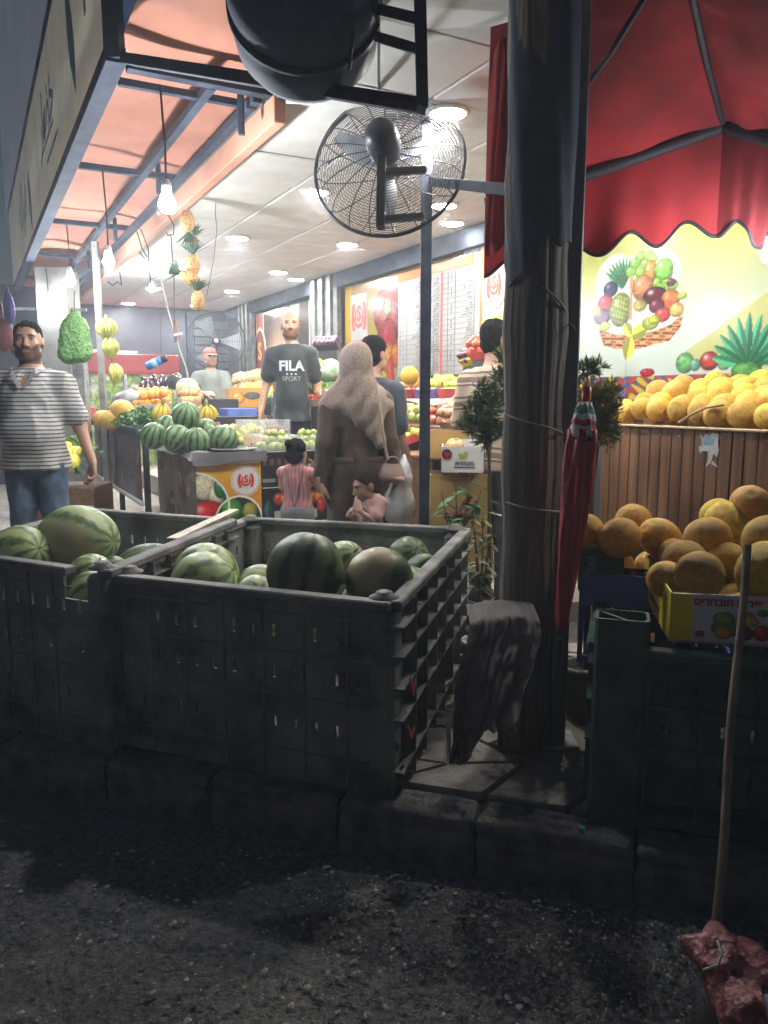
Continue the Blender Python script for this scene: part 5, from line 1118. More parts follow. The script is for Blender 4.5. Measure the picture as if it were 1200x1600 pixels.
keep = P_.C.copy(); P_.C = np.where(in1[..., None], keep, sv)
in2 = np.hypot(P_.X-.30, P_.Y-.45) < .17; sv = P_.C.copy(); P_.C[in2] = (.12, .2, .12); P_.ell(.25, .53, .08, .08, (.25, .6, .2), hl=.3); P_.ell(.38, .51, .06, .07, (.62, .6, .25), hl=.3); P_.ell(.3, .38, .1, .08, (.6, .3, .15)); keep = P_.C.copy(); P_.C = np.where(in2[..., None], keep, sv)
P_.ring(-.02, .55, .25, .007, (.9, .9, .85)); P_.ring(.30, .45, .17, .007, (.9, .9, .85)); P_.ring(.08, .30, .17, .006, (.9, .9, .85))
dd = np.hypot(P_.X-.355, P_.Y-.73); P_.mix(dd < .108, (.85, .85, .83)); P_.ring(.355, .73, .10, .003, (.6, .62, .6)); P_.sheet('printed_front', wt, pm(0, 0, .004), .4); logo(wt, .355, .73, .078, off=.008)
P_ = Pic(td, hh-.05, 90, 70, (.46, .42, .38))
for k in range(30): P_.ell(rn.rand()*td, .9*rn.rand(), .05+.06*rn.rand(), .08+.1*rn.rand(), [(.62, .58, .50), (.44, .42, .47), (.56, .48, .40), (.5, .34, .33)][rn.randint(4)], ang=rn.rand()*3, hl=.1, a=.7)
P_.sheet('printed_side', wt, Matrix.Translation((-.004, td, 0)) @ Matrix.Rotation(-math.pi/2, 4, 'Z') @ PM, .4)
MB().box((tw/2, td/2, (hh-.03)/2), (tw-.004, td-.004, hh-.04)).build('frame_box', m_dk, wt)
def cloth_top(u, v):
    x, y = -.04+u*(tw+.08), -.05+v*(td+.08); z = hh+.004+.004*math.sin(x*30)*math.sin(y*14)
    return (x, y, z-(.03+.02*math.sin(x*17))*(1 if v < .06 else 0)-(.04 if u < .06 else 0))
MB().sheet(cloth_top, 30, 40, thick=.006).build('cloth_cover', mat('grey_cloth', (.16, .155, .16), .85, .2, 5, .2), wt)
def skirt(u, v): return (-.03+u*(tw+.06), -.052+.01*math.sin(u*9), hh+.002-v*(.06+.035*math.sin(u*3+1)**2))
MB().sheet(skirt, 30, 4, thick=.004).build('cloth_edge', mat('grey_cloth', (.2, .2, .2)), wt)
mb = MB(); mb.sheet(lambda u, v: (.12+u*(tw-.14), -.02+v*.4, hh+.012+.008*abs(2*u-1)**3+.004*math.sin(v*9)), 16, 8, thick=.003); mb.build('card_sheet', m_dk, wt)
GW = 'striped watermelons piled on the cloth covered table'
for px, py, Y, r, e, lb in ((291, 650, 5.75, .108, 1.0, 'striped watermelon balanced on top of the table pile'), (240, 681, 5.80, .098, 1.05, 'leftmost striped watermelon of the table pile'), (277, 686, 5.55, .102, 1.05, 'striped watermelon in front under the topmost one'), (307, 690, 5.45, .094, 1.1, 'brightly striped watermelon at the front of the table pile'), (349, 687, 5.62, .108, 1.0, 'rightmost striped watermelon of the table pile'), (322, 672, 5.95, .09, 1.0, 'small striped watermelon behind the two front ones'), (262, 668, 6.0, .095, 1.0, 'striped watermelon at the back left of the table pile'), (331, 679, 5.8, .07, 1.0, 'small pale watermelon wedged behind the front ones')):
    watermelon(at(px, py, Y), r, e, m_wms, lb, GW, (RS.uniform(.2, .6), RS.uniform(-.3, .3), RS.uniform(0, 3)))
# ---- black printed cartons with guavas and grapes
m_bc = mat('black_carton', (.022, .022, .026), .5, .3, 6); BCB = 5.28
def black_carton(a0, a1, z0, z1, label, pics):
    t_ = thing('fruit_carton', label, 'carton', F(a0, BCB, z0), TH, 'black printed fruit cartons stacked beside the orange panel'); w, h = a1-a0, z1-z0
    P_ = Pic(w, h, 60, 40, (.14, .14, .16)); pics(P_, w, h); P_.sheet('printed_front', t_, pm(0, 0, .002), .45)
    MB().box((w/2, .2, h/2), (w, .396, h), None, .003).build('body', m_bc, t_); MB().box((w/2, .0, h+.001), (w, .012, .006)).build('rim', m_wht, t_); return t_
def pic_text(P_, w, h): P_.mix((np.abs(P_.Y-h*.72) < .022) & (np.sin(P_.X*110) > -.2) & (P_.X < w*.7), (.40, .30, .30)); P_.mix((np.abs(P_.Y-h*.2) < .012) & (P_.X < w*.35), (.5, .52, .5)); P_.leaf(w*.68, h*.62, .10, .03, -1.2, (.25, .6, .25))
def pic_fruit(P_, w, h): P_.ell(w*.45, h*.68, .055, .05, (.80, .26, .2)); P_.ell(w*.62, h*.68, .05, .05, (.88, .55, .25)); P_.ell(w*.66, h*.45, .04, .06, (.82, .25, .18)); P_.mix((np.abs(P_.X-w*.4) < .03) & (np.abs(P_.Y-h*.22) < .035), (.75, .72, .7)); P_.leaf(w*.12, h*.15, .14, .03, 1.5, (.2, .34, .3))
def pic_leaf(P_, w, h): P_.leaf(w*.5, h*.2, .12, .04, .9, (.25, .62, .22)); P_.mix((np.abs(P_.X-w*.3) < .02) & (np.abs(P_.Y-h*.5) < .03), (.7, .7, .7))
bc = [(1.815, 2.10), (2.105, 2.36), (2.365, 2.66)]; zz = [.42, .68, .95, 1.21]; pc = [pic_text, pic_fruit, pic_text, pic_leaf, pic_fruit, pic_leaf, pic_leaf, pic_fruit, pic_leaf]
for ci, (x0, x1) in enumerate(bc):
    for zi in range(3): black_carton(x0, x1, zz[zi], zz[zi+1]-.004, '%s black printed fruit carton in the %s stack from the orange panel' % (('bottom', 'middle', 'top')[zi], ORD[ci]), pc[ci*3+(zi % 3)])
MB().box((2.24, BCB+.22, .35), (.84, .38, .13), rotm(rz=TH)).build('pallet', wood('pallet_wood', (.15, .11, .07), (.3, .23, .15), 'X')); tag(bpy.data.objects['pallet'], 'low wooden pallet under the black fruit cartons', 'pallet')
m_bag = clear('clear_bag', (.85, .9, .9), .12, .16)
def clear_box(label, p, w, d, h, rz=TH):
    t_ = thing('clear_punnet', label, 'punnet', p, rz, 'clear plastic punnets of fruit'); MB().panel([0, w], [0, h], lambda i, j: True, 0, .003).build('wall', m_bag, t_)
    MB().panel([0, d], [0, h], lambda i, j: True, 0, .003, Matrix.Rotation(math.pi/2, 4, 'Z')).build('wall', m_bag, t_); MB().panel([0, d], [0, h], lambda i, j: True, 0, .003, Matrix.Translation((w, 0, 0)) @ Matrix.Rotation(math.pi/2, 4, 'Z')).build('wall', m_bag, t_)
    MB().panel([0, w], [0, h], lambda i, j: True, d, d+.003).build('wall', m_bag, t_); MB().box((w/2, d/2, .002), (w, d, .003)).build('floor', m_bag, t_); mb = MB(); mb.tube([(0, 0, h), (w, 0, h), (w, d, h), (0, d, h), (0, 0, h)], .004, 6); mb.build('lip', m_bag, t_)
for (a0, a1, b0, b1, z, nu, nv, ly, gl, sd) in ((1.84, 2.10, 5.30, 5.50, 1.215, 5, 3, 3, 'green guava in the clear punnets left of the girl', 1), (2.11, 2.36, 5.30, 5.50, 1.215, 5, 3, 3, 'green guava in the clear punnet behind the girl', 2), (2.42, 2.64, 5.30, 5.50, 1.215, 4, 3, 3, 'green guava between the girl and the woman in brown', 3)):
    lay('guava', *labq(a0, a1, b0, b1, z), nu, nv, .030, gl, 'guavas on the black cartons', 'guava', ly, seed=sd)
    clear_box('clear plastic punnet of guavas, %s from the orange panel' % ORD[sd-1], F(a0-.02, b0-.03, z), a1-a0+.03, .24, .10)
lay('guava', *labq(1.64, 1.80, 5.62, 5.85, 1.225), 4, 4, .034, 'yellowish guava behind the rightmost table watermelon', 'guavas by the watermelons', 'guava', 3, seed=4)
def bunch(label, p, ext, n, r, m, group, seed=1):
    """a heap of grapes: the berries of one heap form one mass"""
    rr = random.Random(seed); mb = MB(); t_ = thing('grape_bunch', label, 'grapes', p, TH, group)
    for _ in range(n):
        x, y = rr.uniform(-1, 1), rr.uniform(-1, 1); z = rr.uniform(.1, 1)*max(.1, (1-.6*x*x-.5*y*y)); s = r*rr.uniform(.85, 1.15); mb.ball((x*ext[0], y*ext[1], z*ext[2]+s), (s, s, s*1.2), 8, 6)
    stuff(mb.build('berries', m, t_)); return t_
m_rg = mat('red_grape', (.20, .03, .06), .3, .3, 40, col2=(.36, .08, .11)); m_yg = mat('yellow_grape', (.50, .50, .06), .3, .2, 40, col2=(.62, .58, .12)); m_cher = mat('cherry_red', (.38, .03, .04), .25, .3, 40)
MB().box((2.10, 5.80, 1.18), (.9, .56, .06), rotm(rz=TH), .004).build('fruit_stand', m_dk); tag(bpy.data.objects['fruit_stand'], 'dark stand carrying the grapes before the man in black', 'stand')
MB().box((2.10, 5.80, .71), (.84, .50, .88), rotm(rz=TH), .004).build('stand_base', m_dk, None).parent = bpy.data.objects['fruit_stand']
GG = 'grapes laid out before the man in black'
bunch('heap of red grapes behind the striped watermelons', F(1.72, 6.25, 1.30), (.13, .08, .09), 170, .013, m_rg, GG, 1)
bunch('yellow grapes in a clear punnet left of the red ones', F(1.98, 6.02, 1.30), (.085, .08, .07), 120, .012, m_yg, GG, 2); clear_box('clear plastic punnet around the yellow grapes', F(1.885, 5.93, 1.295), .19, .18, .12)
bunch('red grapes in a clear punnet by the hand of the man in black', F(2.18, 5.98, 1.30), (.08, .08, .06), 120, .012, m_rg, GG, 3); clear_box('clear plastic punnet around the red grapes', F(2.09, 5.89, 1.295), .18, .18, .12)
bunch('cherries spread on the stand behind the guavas', F(2.05, 5.68, 1.225), (.16, .07, .045), 170, .011, m_cher, GG, 4); bunch('dark red grapes right of the cherries', F(2.32, 5.66, 1.225), (.12, .07, .05), 150, .012, m_rg, GG, 5); bunch('green grapes behind the girl', F(2.48, 5.58, 1.225), (.10, .06, .06), 110, .013, m_yg, GG, 6); bunch('red grapes low between girl and woman', F(2.40, 5.40, 1.22), (.03, .07, .10), 70, .012, m_rg, GG, 7)
MB().box((2.0, 6.1, 1.25), (.7, .42, .08), rotm(rz=TH), .004).build('fruit_box', m_kr); tag(bpy.data.objects['fruit_box'], 'flat cardboard box under the grape punnets', 'box')
# bananas
def banana_bunch(label, M, n, L, m, group, spread=.9):
    t_ = thing('banana_bunch', label, 'bananas', M=M, group=group); MB().lathe([(.012, .05), (.016, .02), (.02, -.01), (.012, -.03)], 10).build('stalk', mat('banana_stalk', (.22, .2, .06), .7), t_)
    for k in range(n):
        a = (k/(n-1)-.5)*spread*math.pi*.95; rowk = k % 2; mb = MB(); pts = []
        for i in range(9):
            t = i/8; out = L*(.40*math.sin(math.pi*min(1, t*.95+.08))-.05*t)*(1-.3*rowk); pts.append((math.sin(a)*(.012+out), -math.cos(a)*(.012+out*.9), .01-L*t-.012*rowk))
        mb.tube(pts, [.007, .014, .0185, .0200, .0200, .0190, .0170, .012, .004], 8); mb.build('banana', m, t_)
m_ban = mat('banana_yellow', (.66, .48, .05), .5, .15, 9, obj_var=.12, col2=(.72, .56, .09)); m_bang = mat('banana_green', (.36, .40, .08), .5, .2, 9, obj_var=.12, col2=(.55, .52, .14))
banana_bunch('yellow bananas left of the topmost table watermelon', tr(at(253, 632, 6.35), rx=.5, rz=1.2), 6, .17, m_ban, 'yellow bananas lying on the counter'); banana_bunch('yellow bananas right of the topmost table watermelon', tr(at(322, 634, 6.5), rx=.4, rz=.3), 5, .17, m_ban, 'yellow bananas lying on the counter')
# left counter produce
lay('tomato', *labq(1.26, 1.62, 8.3, 9.1, CT+.01), 5, 9, .043, 'red tomato heaped at the far end of the left counter', 'tomatoes on the left counter', layers=2, seed=5)
for px, py, Y, r, e, rt, lb in ((190, 641, 7.0, .095, 1.25, (1.5, .2, 1.0), 'large orange melon on top of the two others beside the tomatoes'), (160, 655, 7.3, .085, 1.15, (1.4, .2, .8), 'left of the two lower orange melons on the counter'), (174, 656, 7.0, .088, 1.2, (1.4, .1, 1.3), 'right of the two lower orange melons on the counter')):
    me = melon_mesh('melon', r, e, mat('orange_melon_rind', (.68, .36, .05), .55, .18, 6, .3, 90, col2=(.72, .48, .12)), .05); tag(link('melon', me, None, None, tr(at(px, py, Y), *rt)), lb, 'melon', 'long orange melons on the left counter')
def leaf_heap(name, label, cat, p, ext, n, L, m, group=None, seed=1, rz=0, flat=.5):
    rr = random.Random(seed); mb = MB(); t_ = thing(name, label, cat, p, rz, group)
    for _ in range(n):
        x, y, z = rr.gauss(0, .5), rr.gauss(0, .5), rr.random(); s = L*rr.uniform(.6, 1.2); M = tr((x*ext[0], y*ext[1], z*ext[2]*max(.15, 1-.5*(x*x+y*y))), rr.uniform(-1, 1), rr.uniform(-1, 1), rr.uniform(0, 6))
        mb.add([(0, 0, 0), (.3*s, .35*s, .06*s), (.3*s, -.35*s, .06*s), (.75*s, .28*s, .02*s), (.75*s, -.28*s, .02*s), (s, 0, -.1*s), (.45*s, 0, -.05*s)], [(0, 6, 1), (0, 2, 6), (1, 6, 3), (2, 4, 6), (6, 5, 3), (6, 4, 5)], M)
    stuff(mb.build('leaves', m, t_)); return t_
m_leafg = mat('herb_green', (.045, .14, .035), .5, .35, 12, col2=(.10, .24, .06), transl=.2); m_leaf2 = mat('lettuce_green', (.16, .34, .08), .5, .3, 12, col2=(.30, .46, .15), transl=.2); m_leafd = mat('evergreen_leaf', (.022, .06, .02), .55, .4, 20, col2=(.06, .12, .03), transl=.15); m_leafb = mat('broad_leaf_green', (.04, .12, .03), .4, .3, 10, col2=(.08, .22, .05), transl=.2)
leaf_heap('herb_heap', 'heap of curly green herbs beside the orange melons', 'herbs', at(225, 655, 6.9)-Vector((0, 0, .05)), (.22, .26, .14), 900, .045, m_leafg, rz=TH)
MB().box((0, 0, 0), (.42, .5, .06), tr(at(228, 662, 6.9)-Vector((0, 0, .06)), rz=TH), .004).build('herb_tray', m_dk); tag(bpy.data.objects['herb_tray'], 'shallow dark tray under the curly green herbs', 'tray')
lay('orange', at(208, 641, 8.0), at(268, 636, 8.0), at(215, 624, 8.6), at(265, 622, 8.6), 6, 4, .045, 'orange in the pile behind the herbs', 'oranges behind the herbs', layers=2, seed=6, tray=(m_wht, 'pale tray under the pile of oranges'), base=1.3, jit=.6)
o = sdf_obj('plastic_bag', [('e', at(203, 622, 8.2), (.17, .14, .08), None), ('e', at(192, 626, 8.15), (.1, .1, .06), None), ('c', at(203, 616, 8.2), at(205, 609, 8.2), .03, .012)], mat('thin_white_plastic', (.5, .52, .56), .25, .15, 8, .3, 20, transl=.35), None, .014, .05, warp=lambda P: .012*vnoise(P, 30, 5)); tag(o, 'tied translucent white plastic bag behind the orange melons', 'bag')
lay('peach', at(286, 634, 7.6), at(314, 634, 7.6), at(284, 622, 8.1), at(312, 621, 8.1), 5, 3, .042, 'pale peach in the tray below the round pale melon', 'peaches by the pale melon', layers=2, seed=7, tray=(m_kr, 'cardboard tray of pale peaches below the pale melon'), base=1.3)
me = melon_mesh('melon', .125, .85, mat('cream_melon_rind', (.55, .52, .30), .55, .15, 5, .15, 60), .05); tag(link('melon', me, None, None, tr(at(293, 606, 8.6), .2, .2, 0)), 'round pale cream melon in front of the man in the cap', 'melon')
lay('eggplant', at(222, 614, 9.0), at(262, 612, 9.0), at(224, 600, 9.5), at(262, 599, 9.5), 5, 2, .05, 'dark eggplant in the box behind the oranges', 'eggplants in the far box', layers=1, seed=8, tray=(m_kr, 'brown box of eggplants behind the oranges'), base=1.3)
o = sdf_obj('plastic_bag', [('e', at(276, 595, 9.2), (.10, .09, .09), None), ('e', at(268, 600, 9.2), (.08, .08, .06), None)], mat('black_bag', (.02, .02, .025), .25, .3, 8, .3), None, .014, .05, warp=lambda P: .014*vnoise(P, 32, 6)); tag(o, 'knotted black plastic bag beside the pale melon', 'bag')
# supports behind: stepped produce stands in the middle of the shop
def stand(name, label, a0, a1, b0, b1, z, m=m_dk):
    t_ = thing(name, label, 'stand', F(a0, b0, FLOOR_Z), TH); w, d = a1-a0, b1-b0; MB().box((w/2, d/2, z-FLOOR_Z-.02), (w, d, .03), None, .004).build('top', m, t_); MB().box((w/2, .012, (z-FLOOR_Z)/2), (w, .02, z-FLOOR_Z-.05)).build('front', m, t_)
    for x in (.03, w-.03): MB().box((x, d-.04, (z-FLOOR_Z)/2), (.05, .05, z-FLOOR_Z-.05)).build('leg', m, t_)
    return t_
stand('produce_stand', 'low dark produce stand behind the left counter', 1.95, 2.6, 7.2, 9.6, 1.42); stand('produce_stand', 'dark produce stand before the man in the cap', 2.4, 3.3, 8.3, 9.9, 1.40)
MB().box((0, 0, 0), (.34, .3, .14), tr(at(341, 634, 7.9), rz=TH), .004).build('dark_carton', m_bc); tag(bpy.data.objects['dark_carton'], 'dark printed carton in front of the man in the cap', 'carton')
P_ = Pic(.36, .20, 50, 30, (.72, .52, .28)); P_.ell(.25, .12, .09, .04, (.35, .38, .36), hl=0); P_.ell(.1, .1, .07, .06, (.85, .6, .3)); cq = thing('kraft_carton', 'brown printed carton between the man in the cap and the man in black', 'carton', at(358, 637, 7.9), TH); P_.sheet('printed_front', cq, pm(0, 0, .003), .5); MB().box((.18, .12, .1), (.36, .24, .2), None, .003).build('body', m_card, cq)
MB().box((0, 0, 0), (.3, .3, .09), tr(at(372, 645, 7.6), rz=TH), .004).build('blue_tray', m_blue); tag(bpy.data.objects['blue_tray'], 'blue plastic tray under the brown printed carton', 'tray')
lay('potato', at(372, 612, 9.3), at(425, 606, 8.6), at(372, 600, 9.8), at(425, 592, 9.2), 9, 4, .045, 'brown potato heaped left of the man in black', 'potatoes in the back display', layers=2, seed=9, tray=(m_kr, 'tray of brown potatoes left of the man in black'), base=1.3)
lay('lemon', at(380, 623, 8.6), at(425, 619, 8.2), at(380, 613, 9.0), at(425, 608, 8.6), 9, 3, .034, 'yellow lemon in the row below the potatoes', 'lemons in the back display', layers=2, seed=10, tray=(m_wht, 'tray of lemons below the potatoes'), base=1.3)
lay('green_lime', at(380, 630, 8.3), at(424, 627, 8.0), at(380, 624, 8.5), at(424, 620, 8.2), 9, 2, .03, 'green lime in the row below the lemons', 'limes in the back display', layers=1, seed=11, tray=(m_gcr, 'tray of green limes below the lemons'), base=1.3)
stand('produce_stand', 'produce stand holding potatoes lemons and limes by the right wall', 2.95, 3.8, 7.2, 8.6, 1.36, wood('stand_wood', (.16, .085, .04), (.27, .15, .07), 'X'))
# right of the man in black
lay('yellow_pepper', at(486, 590, 7.2), at(508, 590, 7.0), at(486, 572, 7.5), at(508, 572, 7.3), 3, 3, .05, 'yellow pepper right of the man in black', 'yellow peppers on the right shelf', 'pepper', 1, seed=12, tray=(m_dk, 'dark crate of yellow peppers right of the man in black'), base=FLOOR_Z)
o = sdf_obj('cabbage', [('e', at(517, 577, 6.9), (.10, .10, .09), None), ('e', at(510, 583, 6.85), (.07, .07, .06), None)], mat('bagged_cabbage', (.24, .38, .26), .3, .3, 12, .5, 30, col2=(.5, .6, .5)), None, .012, .03, warp=lambda P: .008*vnoise(P, 40, 8)); tag(o, 'pale green cabbage in clear wrap right of the man in black', 'cabbage')
leaf_heap('lettuce_heap', 'heap of green lettuce below the cabbage', 'lettuce', at(502, 612, 6.7)-Vector((0, 0, .04)), (.16, .14, .12), 400, .06, m_leaf2, seed=2)
lay('red_pepper', at(484, 632, 6.5), at(520, 630, 6.3), at(484, 622, 6.7), at(520, 620, 6.5), 6, 2, .035, 'red pepper below the green lettuce', 'red peppers on the right shelf', 'pepper', 1, seed=13, tray=(m_kr, 'tray of red peppers below the lettuce'), base=FLOOR_Z)
lay('plum', at(496, 546, 7.6), at(528, 544, 7.4), at(496, 536, 7.8), at(528, 534, 7.6), 5, 2, .04, 'dark plum in the black crate on the top shelf', 'plums on the top shelf', layers=1, seed=14, tray=(m_dk, 'black crate of dark plums on the top shelf'), base=FLOOR_Z)
# ---- stepped shelving along the right wall
m_shw = wood('shelf_wood', (.13, .062, .028), (.25, .135, .065), 'Y', 16, .5)
sh = thing('stepped_shelf', 'stepped brown wooden display shelf under the price list', 'shelf', F(2.88, 4.70, FLOOR_Z), TH)
for (x0, x1, z) in ((0, .34, 1.16), (.34, .62, 1.36), (.62, 1.0, 1.575)):
    MB().box(((x0+x1)/2, 1.5, z-FLOOR_Z), (x1-x0, 3.0, .025), None, .004).build('tier_board', m_shw, sh); zb = 0 if x0 == 0 else z-FLOOR_Z-.24
    for k in range(14 if x0 == 0 else 3): n_ = 14 if x0 == 0 else 3; MB().box((x0+.008, 3.0*(k+.5)/n_, (zb+z-FLOOR_Z-.02)/2), (.02, 3.0/n_-.004, z-FLOOR_Z-.02-zb), None, .002).build('front_board', m_shw, sh)
def cl_edge(u, v): return (.60-.012*math.sin(u*40)-.01, 3.0*u, 1.59-FLOOR_Z-.005-v*(.04+.02*math.sin(u*23)))
MB().sheet(cl_edge, 60, 3, thick=.003).build('white_cloth_edge', m_white, sh)
top = [('peach', 6.45, 6.0, 'ripe peach in the red and purple crate under the vegetable poster', m_rcr, 'red crate of mixed peaches behind the woman in brown', .036), ('yellow_apple', 6.0, 5.62, 'yellow apple in the crate just left of the steel post', m_pcr, 'purple crate of yellow apples left of the steel post', .036), ('yellow_apple', 5.6, 5.22, 'yellow green apple in the crate just right of the steel post', m_rcr, 'red crate of yellow green apples right of the steel post', .034), ('red_apple', 5.2, 4.80, 'shiny red apple in the purple crate beside the striped shoulder', m_pcr, 'purple crate of red apples by the man in the striped polo', .042)]
for i, (kd, b0, b1, lb, tm, tl, r) in enumerate(top): lay(kd, *wq(3.50, 3.80, b0-.02, b1+.02, 1.60, 1.70), 6, 4, r, lb, 'fruit in the top row of crates', None, 2, seed=20+i, tray=(tm, tl), lip=.075)
me = melon_mesh('melon', .075, 1.0, m_gal, .05); tag(link('melon', me, None, None, tr(at(640, 587, 6.2), .3, .5, 0)), 'single yellow melon among the peaches behind the woman', 'melon')
lay('tomato', at(736, 560, 5.6), at(772, 556, 5.4), at(738, 545, 5.8), at(772, 543, 5.6), 4, 3, .038, 'red tomato in the clear bags on top of the apples', 'bagged tomatoes on the top shelf', layers=2, seed=26, tray=(m_rcr, 'red crate of bagged tomatoes standing above the red apples'), base=1.6); lay('plum', at(722, 570, 5.9), at(740, 567, 5.8), at(723, 558, 6.0), at(741, 556, 5.9), 4, 3, .026, 'dark plum in the small jar like basket by the price list', 'plums by the price list', layers=2, seed=27, tray=(m_yel, 'small yellow basket of plums by the price list'), base=1.6)
mid = [('peach', 6.3, 5.75, .036, 'orange peach on the middle tier behind the man in navy'), ('guava', 5.75, 5.45, .036, 'green pear on the middle tier left of the steel post'), ('red_apple', 5.45, 5.25, .032, 'small red apple on the middle tier right of the steel post')]
for i, (kd, b0, b1, r, lb) in enumerate(mid): lay(kd, *wq(3.24, 3.46, b0, b1, 1.39, 1.45), max(3, int((b0-b1)/.075)), 3, r, lb, 'fruit on the middle tier', 'fruit', 2, seed=30+i)
lay('onion', at(690, 668, 5.15), at(726, 672, 4.95), at(696, 643, 5.45), at(745, 634, 5.3), 6, 5, .034, 'brown onion in the open cardboard carton on the shelf', 'onions on the right shelf', layers=2, seed=34, tray=(m_kr, 'open cardboard carton of brown onions right of the steel post')); lay('onion', at(722, 668, 4.95), at(748, 662, 4.8), at(728, 640, 5.3), at(752, 636, 5.1), 4, 4, .036, 'brown onion in the carton half hidden by the evergreen', 'onions on the right shelf', layers=1, seed=35, tray=(m_kr, 'cardboard carton of onions half hidden by the evergreen'))
lay('yellow_apple', *wq(2.90, 3.20, 6.2, 5.35, 1.19, 1.28), 11, 4, .040, 'yellow apple in clear bags low beside the steel post', 'yellow apples on the low tier', layers=2, seed=36, tray=(m_rcr, 'maroon and white carton of bagged yellow apples'))
# ---- cartons on the floor right of the steel post
def open_carton(label, px, py, Y, w, d, h, rz, m, txt=None, mk=None, spotc=None):
    p = at(px, py, Y); t_ = thing('open_carton', label, 'carton', p, rz, 'open cardboard cartons right of the steel post')
    MB().panel([0, w*.38, w*.62, w], [0, h*.55, h*.72, h], lambda i, j: not (i == 1 and j == 1 and txt is None), 0, .006).build('front_panel', m, t_)
    for x in (0, w): MB().box((x, d/2, h/2), (.006, d, h)).build('side_panel', m, t_)
    MB().box((w/2, d, h*.5), (w, .006, h)).build('back_panel', m_card, t_); MB().box((w/2, d/2, .004), (w-.01, d-.01, .008)).build('bottom', m_card, t_)
    if txt: mb = MB(); put_text(mb, txt[::-1], pm(w*.55, h*.35, .002), h*.22, .001); mb.box((w*.55, -.001, h*.2), (w*.5, .001, .006)); mb.build('lettering', m_ink2, t_); mb = MB(); mb.poly(leafpts(.05, .012), .001, pm(w*.5, h*.55, .002) @ Matrix.Rotation(1.0, 4, 'Z')); mb.poly(leafpts(.04, .01), .001, pm(w*.5, h*.55, .002) @ Matrix.Rotation(2.2, 4, 'Z')); mb.build('leaf_mark', mat('print_leaf', (.4, .5, .2)), t_)
    if spotc: mb = MB(); mb.lathe([(.001, 0), (.03, 0)], 16, pm(w*.12, h*.7, .0025)); mb.build('round_mark', spotc, t_)
    return t_
open_carton('tall brown carton with a hand hole right of the steel post', 674, 716, 4.72, .26, .22, .17, .12, mat('ochre_card', (.48, .30, .09), .8, .1)); open_carton('white carton with black Hebrew lettering and red dot', 690, 738, 4.45, .24, .26, .15, -.10, m_cardw, 'מובחרת', None, m_red); open_carton('tall white carton with leaf mark beside the striped man', 718, 742, 4.62, .17, .2, .215, .10, m_cardw, 'פירות'); 
lay('peach', at(700, 706, 4.5), at(718, 708, 4.5), at(702, 700, 4.6), at(718, 702, 4.6), 3, 2, .03, 'single peach left in the white lettered carton', 'last peaches in the white carton', layers=1, seed=40)
for i, (px, py, Y, w, h) in enumerate(((674, 792, 4.5, .34, .19), (672, 842, 4.5, .36, .19), (676, 895, 4.5, .36, .2))): open_carton('%s ochre carton in the stack behind the leafy plant' % ('top', 'middle', 'bottom')[i], px, py, Y, w, .3, h, .06, mat('ochre_card', (.5, .3, .1)))
# ================================================================= PEOPLE
from mathutils.bvhtree import BVHTree
def v3(*p): return np.array(p, float)
def hand_prims(w, d, n, s=1.0, thumb=1, curl=.5, spread=.0):
    """palm, four fingers of unequal length and a thumb leaving the side of the palm; thumb=+1/-1 picks the side"""
    w, d, n = Vector(w), Vector(d).normalized(), Vector(n); n = (n-d*n.dot(d)).normalized(); t = d.cross(n)*thumb; out = []
    kn = []
    for i, off in enumerate((.032, .011, -.010, -.030)):
        k = w+(d*(.088-.006*abs(i-1))+t*off)*s; kn.append(k); out.append(('c', tuple(w+(d*.012+t*off*.6)*s), tuple(k), .016*s, .0115*s, .012))
    for i, (k, L) in enumerate(zip(kn, (.072, .082, .076, .060))):
        ang = 0; p = k; dd = d+t*spread*(1.5-i)*.2; dd.normalize()
        for j, f in enumerate((.45, .32, .23)):
            ang += curl*(.5+.35*j+.08*i); q = p+(dd*math.cos(ang)+n*math.sin(ang))*L*f*s; out.append(('c', tuple(p), tuple(q), (.0098-.001*j)*s, (.0088-.001*j)*s, .004)); p = q
    b = w+(d*.022+t*.028)*s; q = b+(d*.034+t*.026+n*.014)*s; e = q+(d*.030+t*.004+n*.012*(1+curl))*s; f_ = e+(d*.022-t*.002+n*.010)*s
    out += [('c', tuple(b), tuple(q), .0145*s, .0115*s, .010), ('c', tuple(q), tuple(e), .0108*s, .0098*s, .004), ('c', tuple(e), tuple(f_), .0098*s, .0080*s, .004)]
    return out
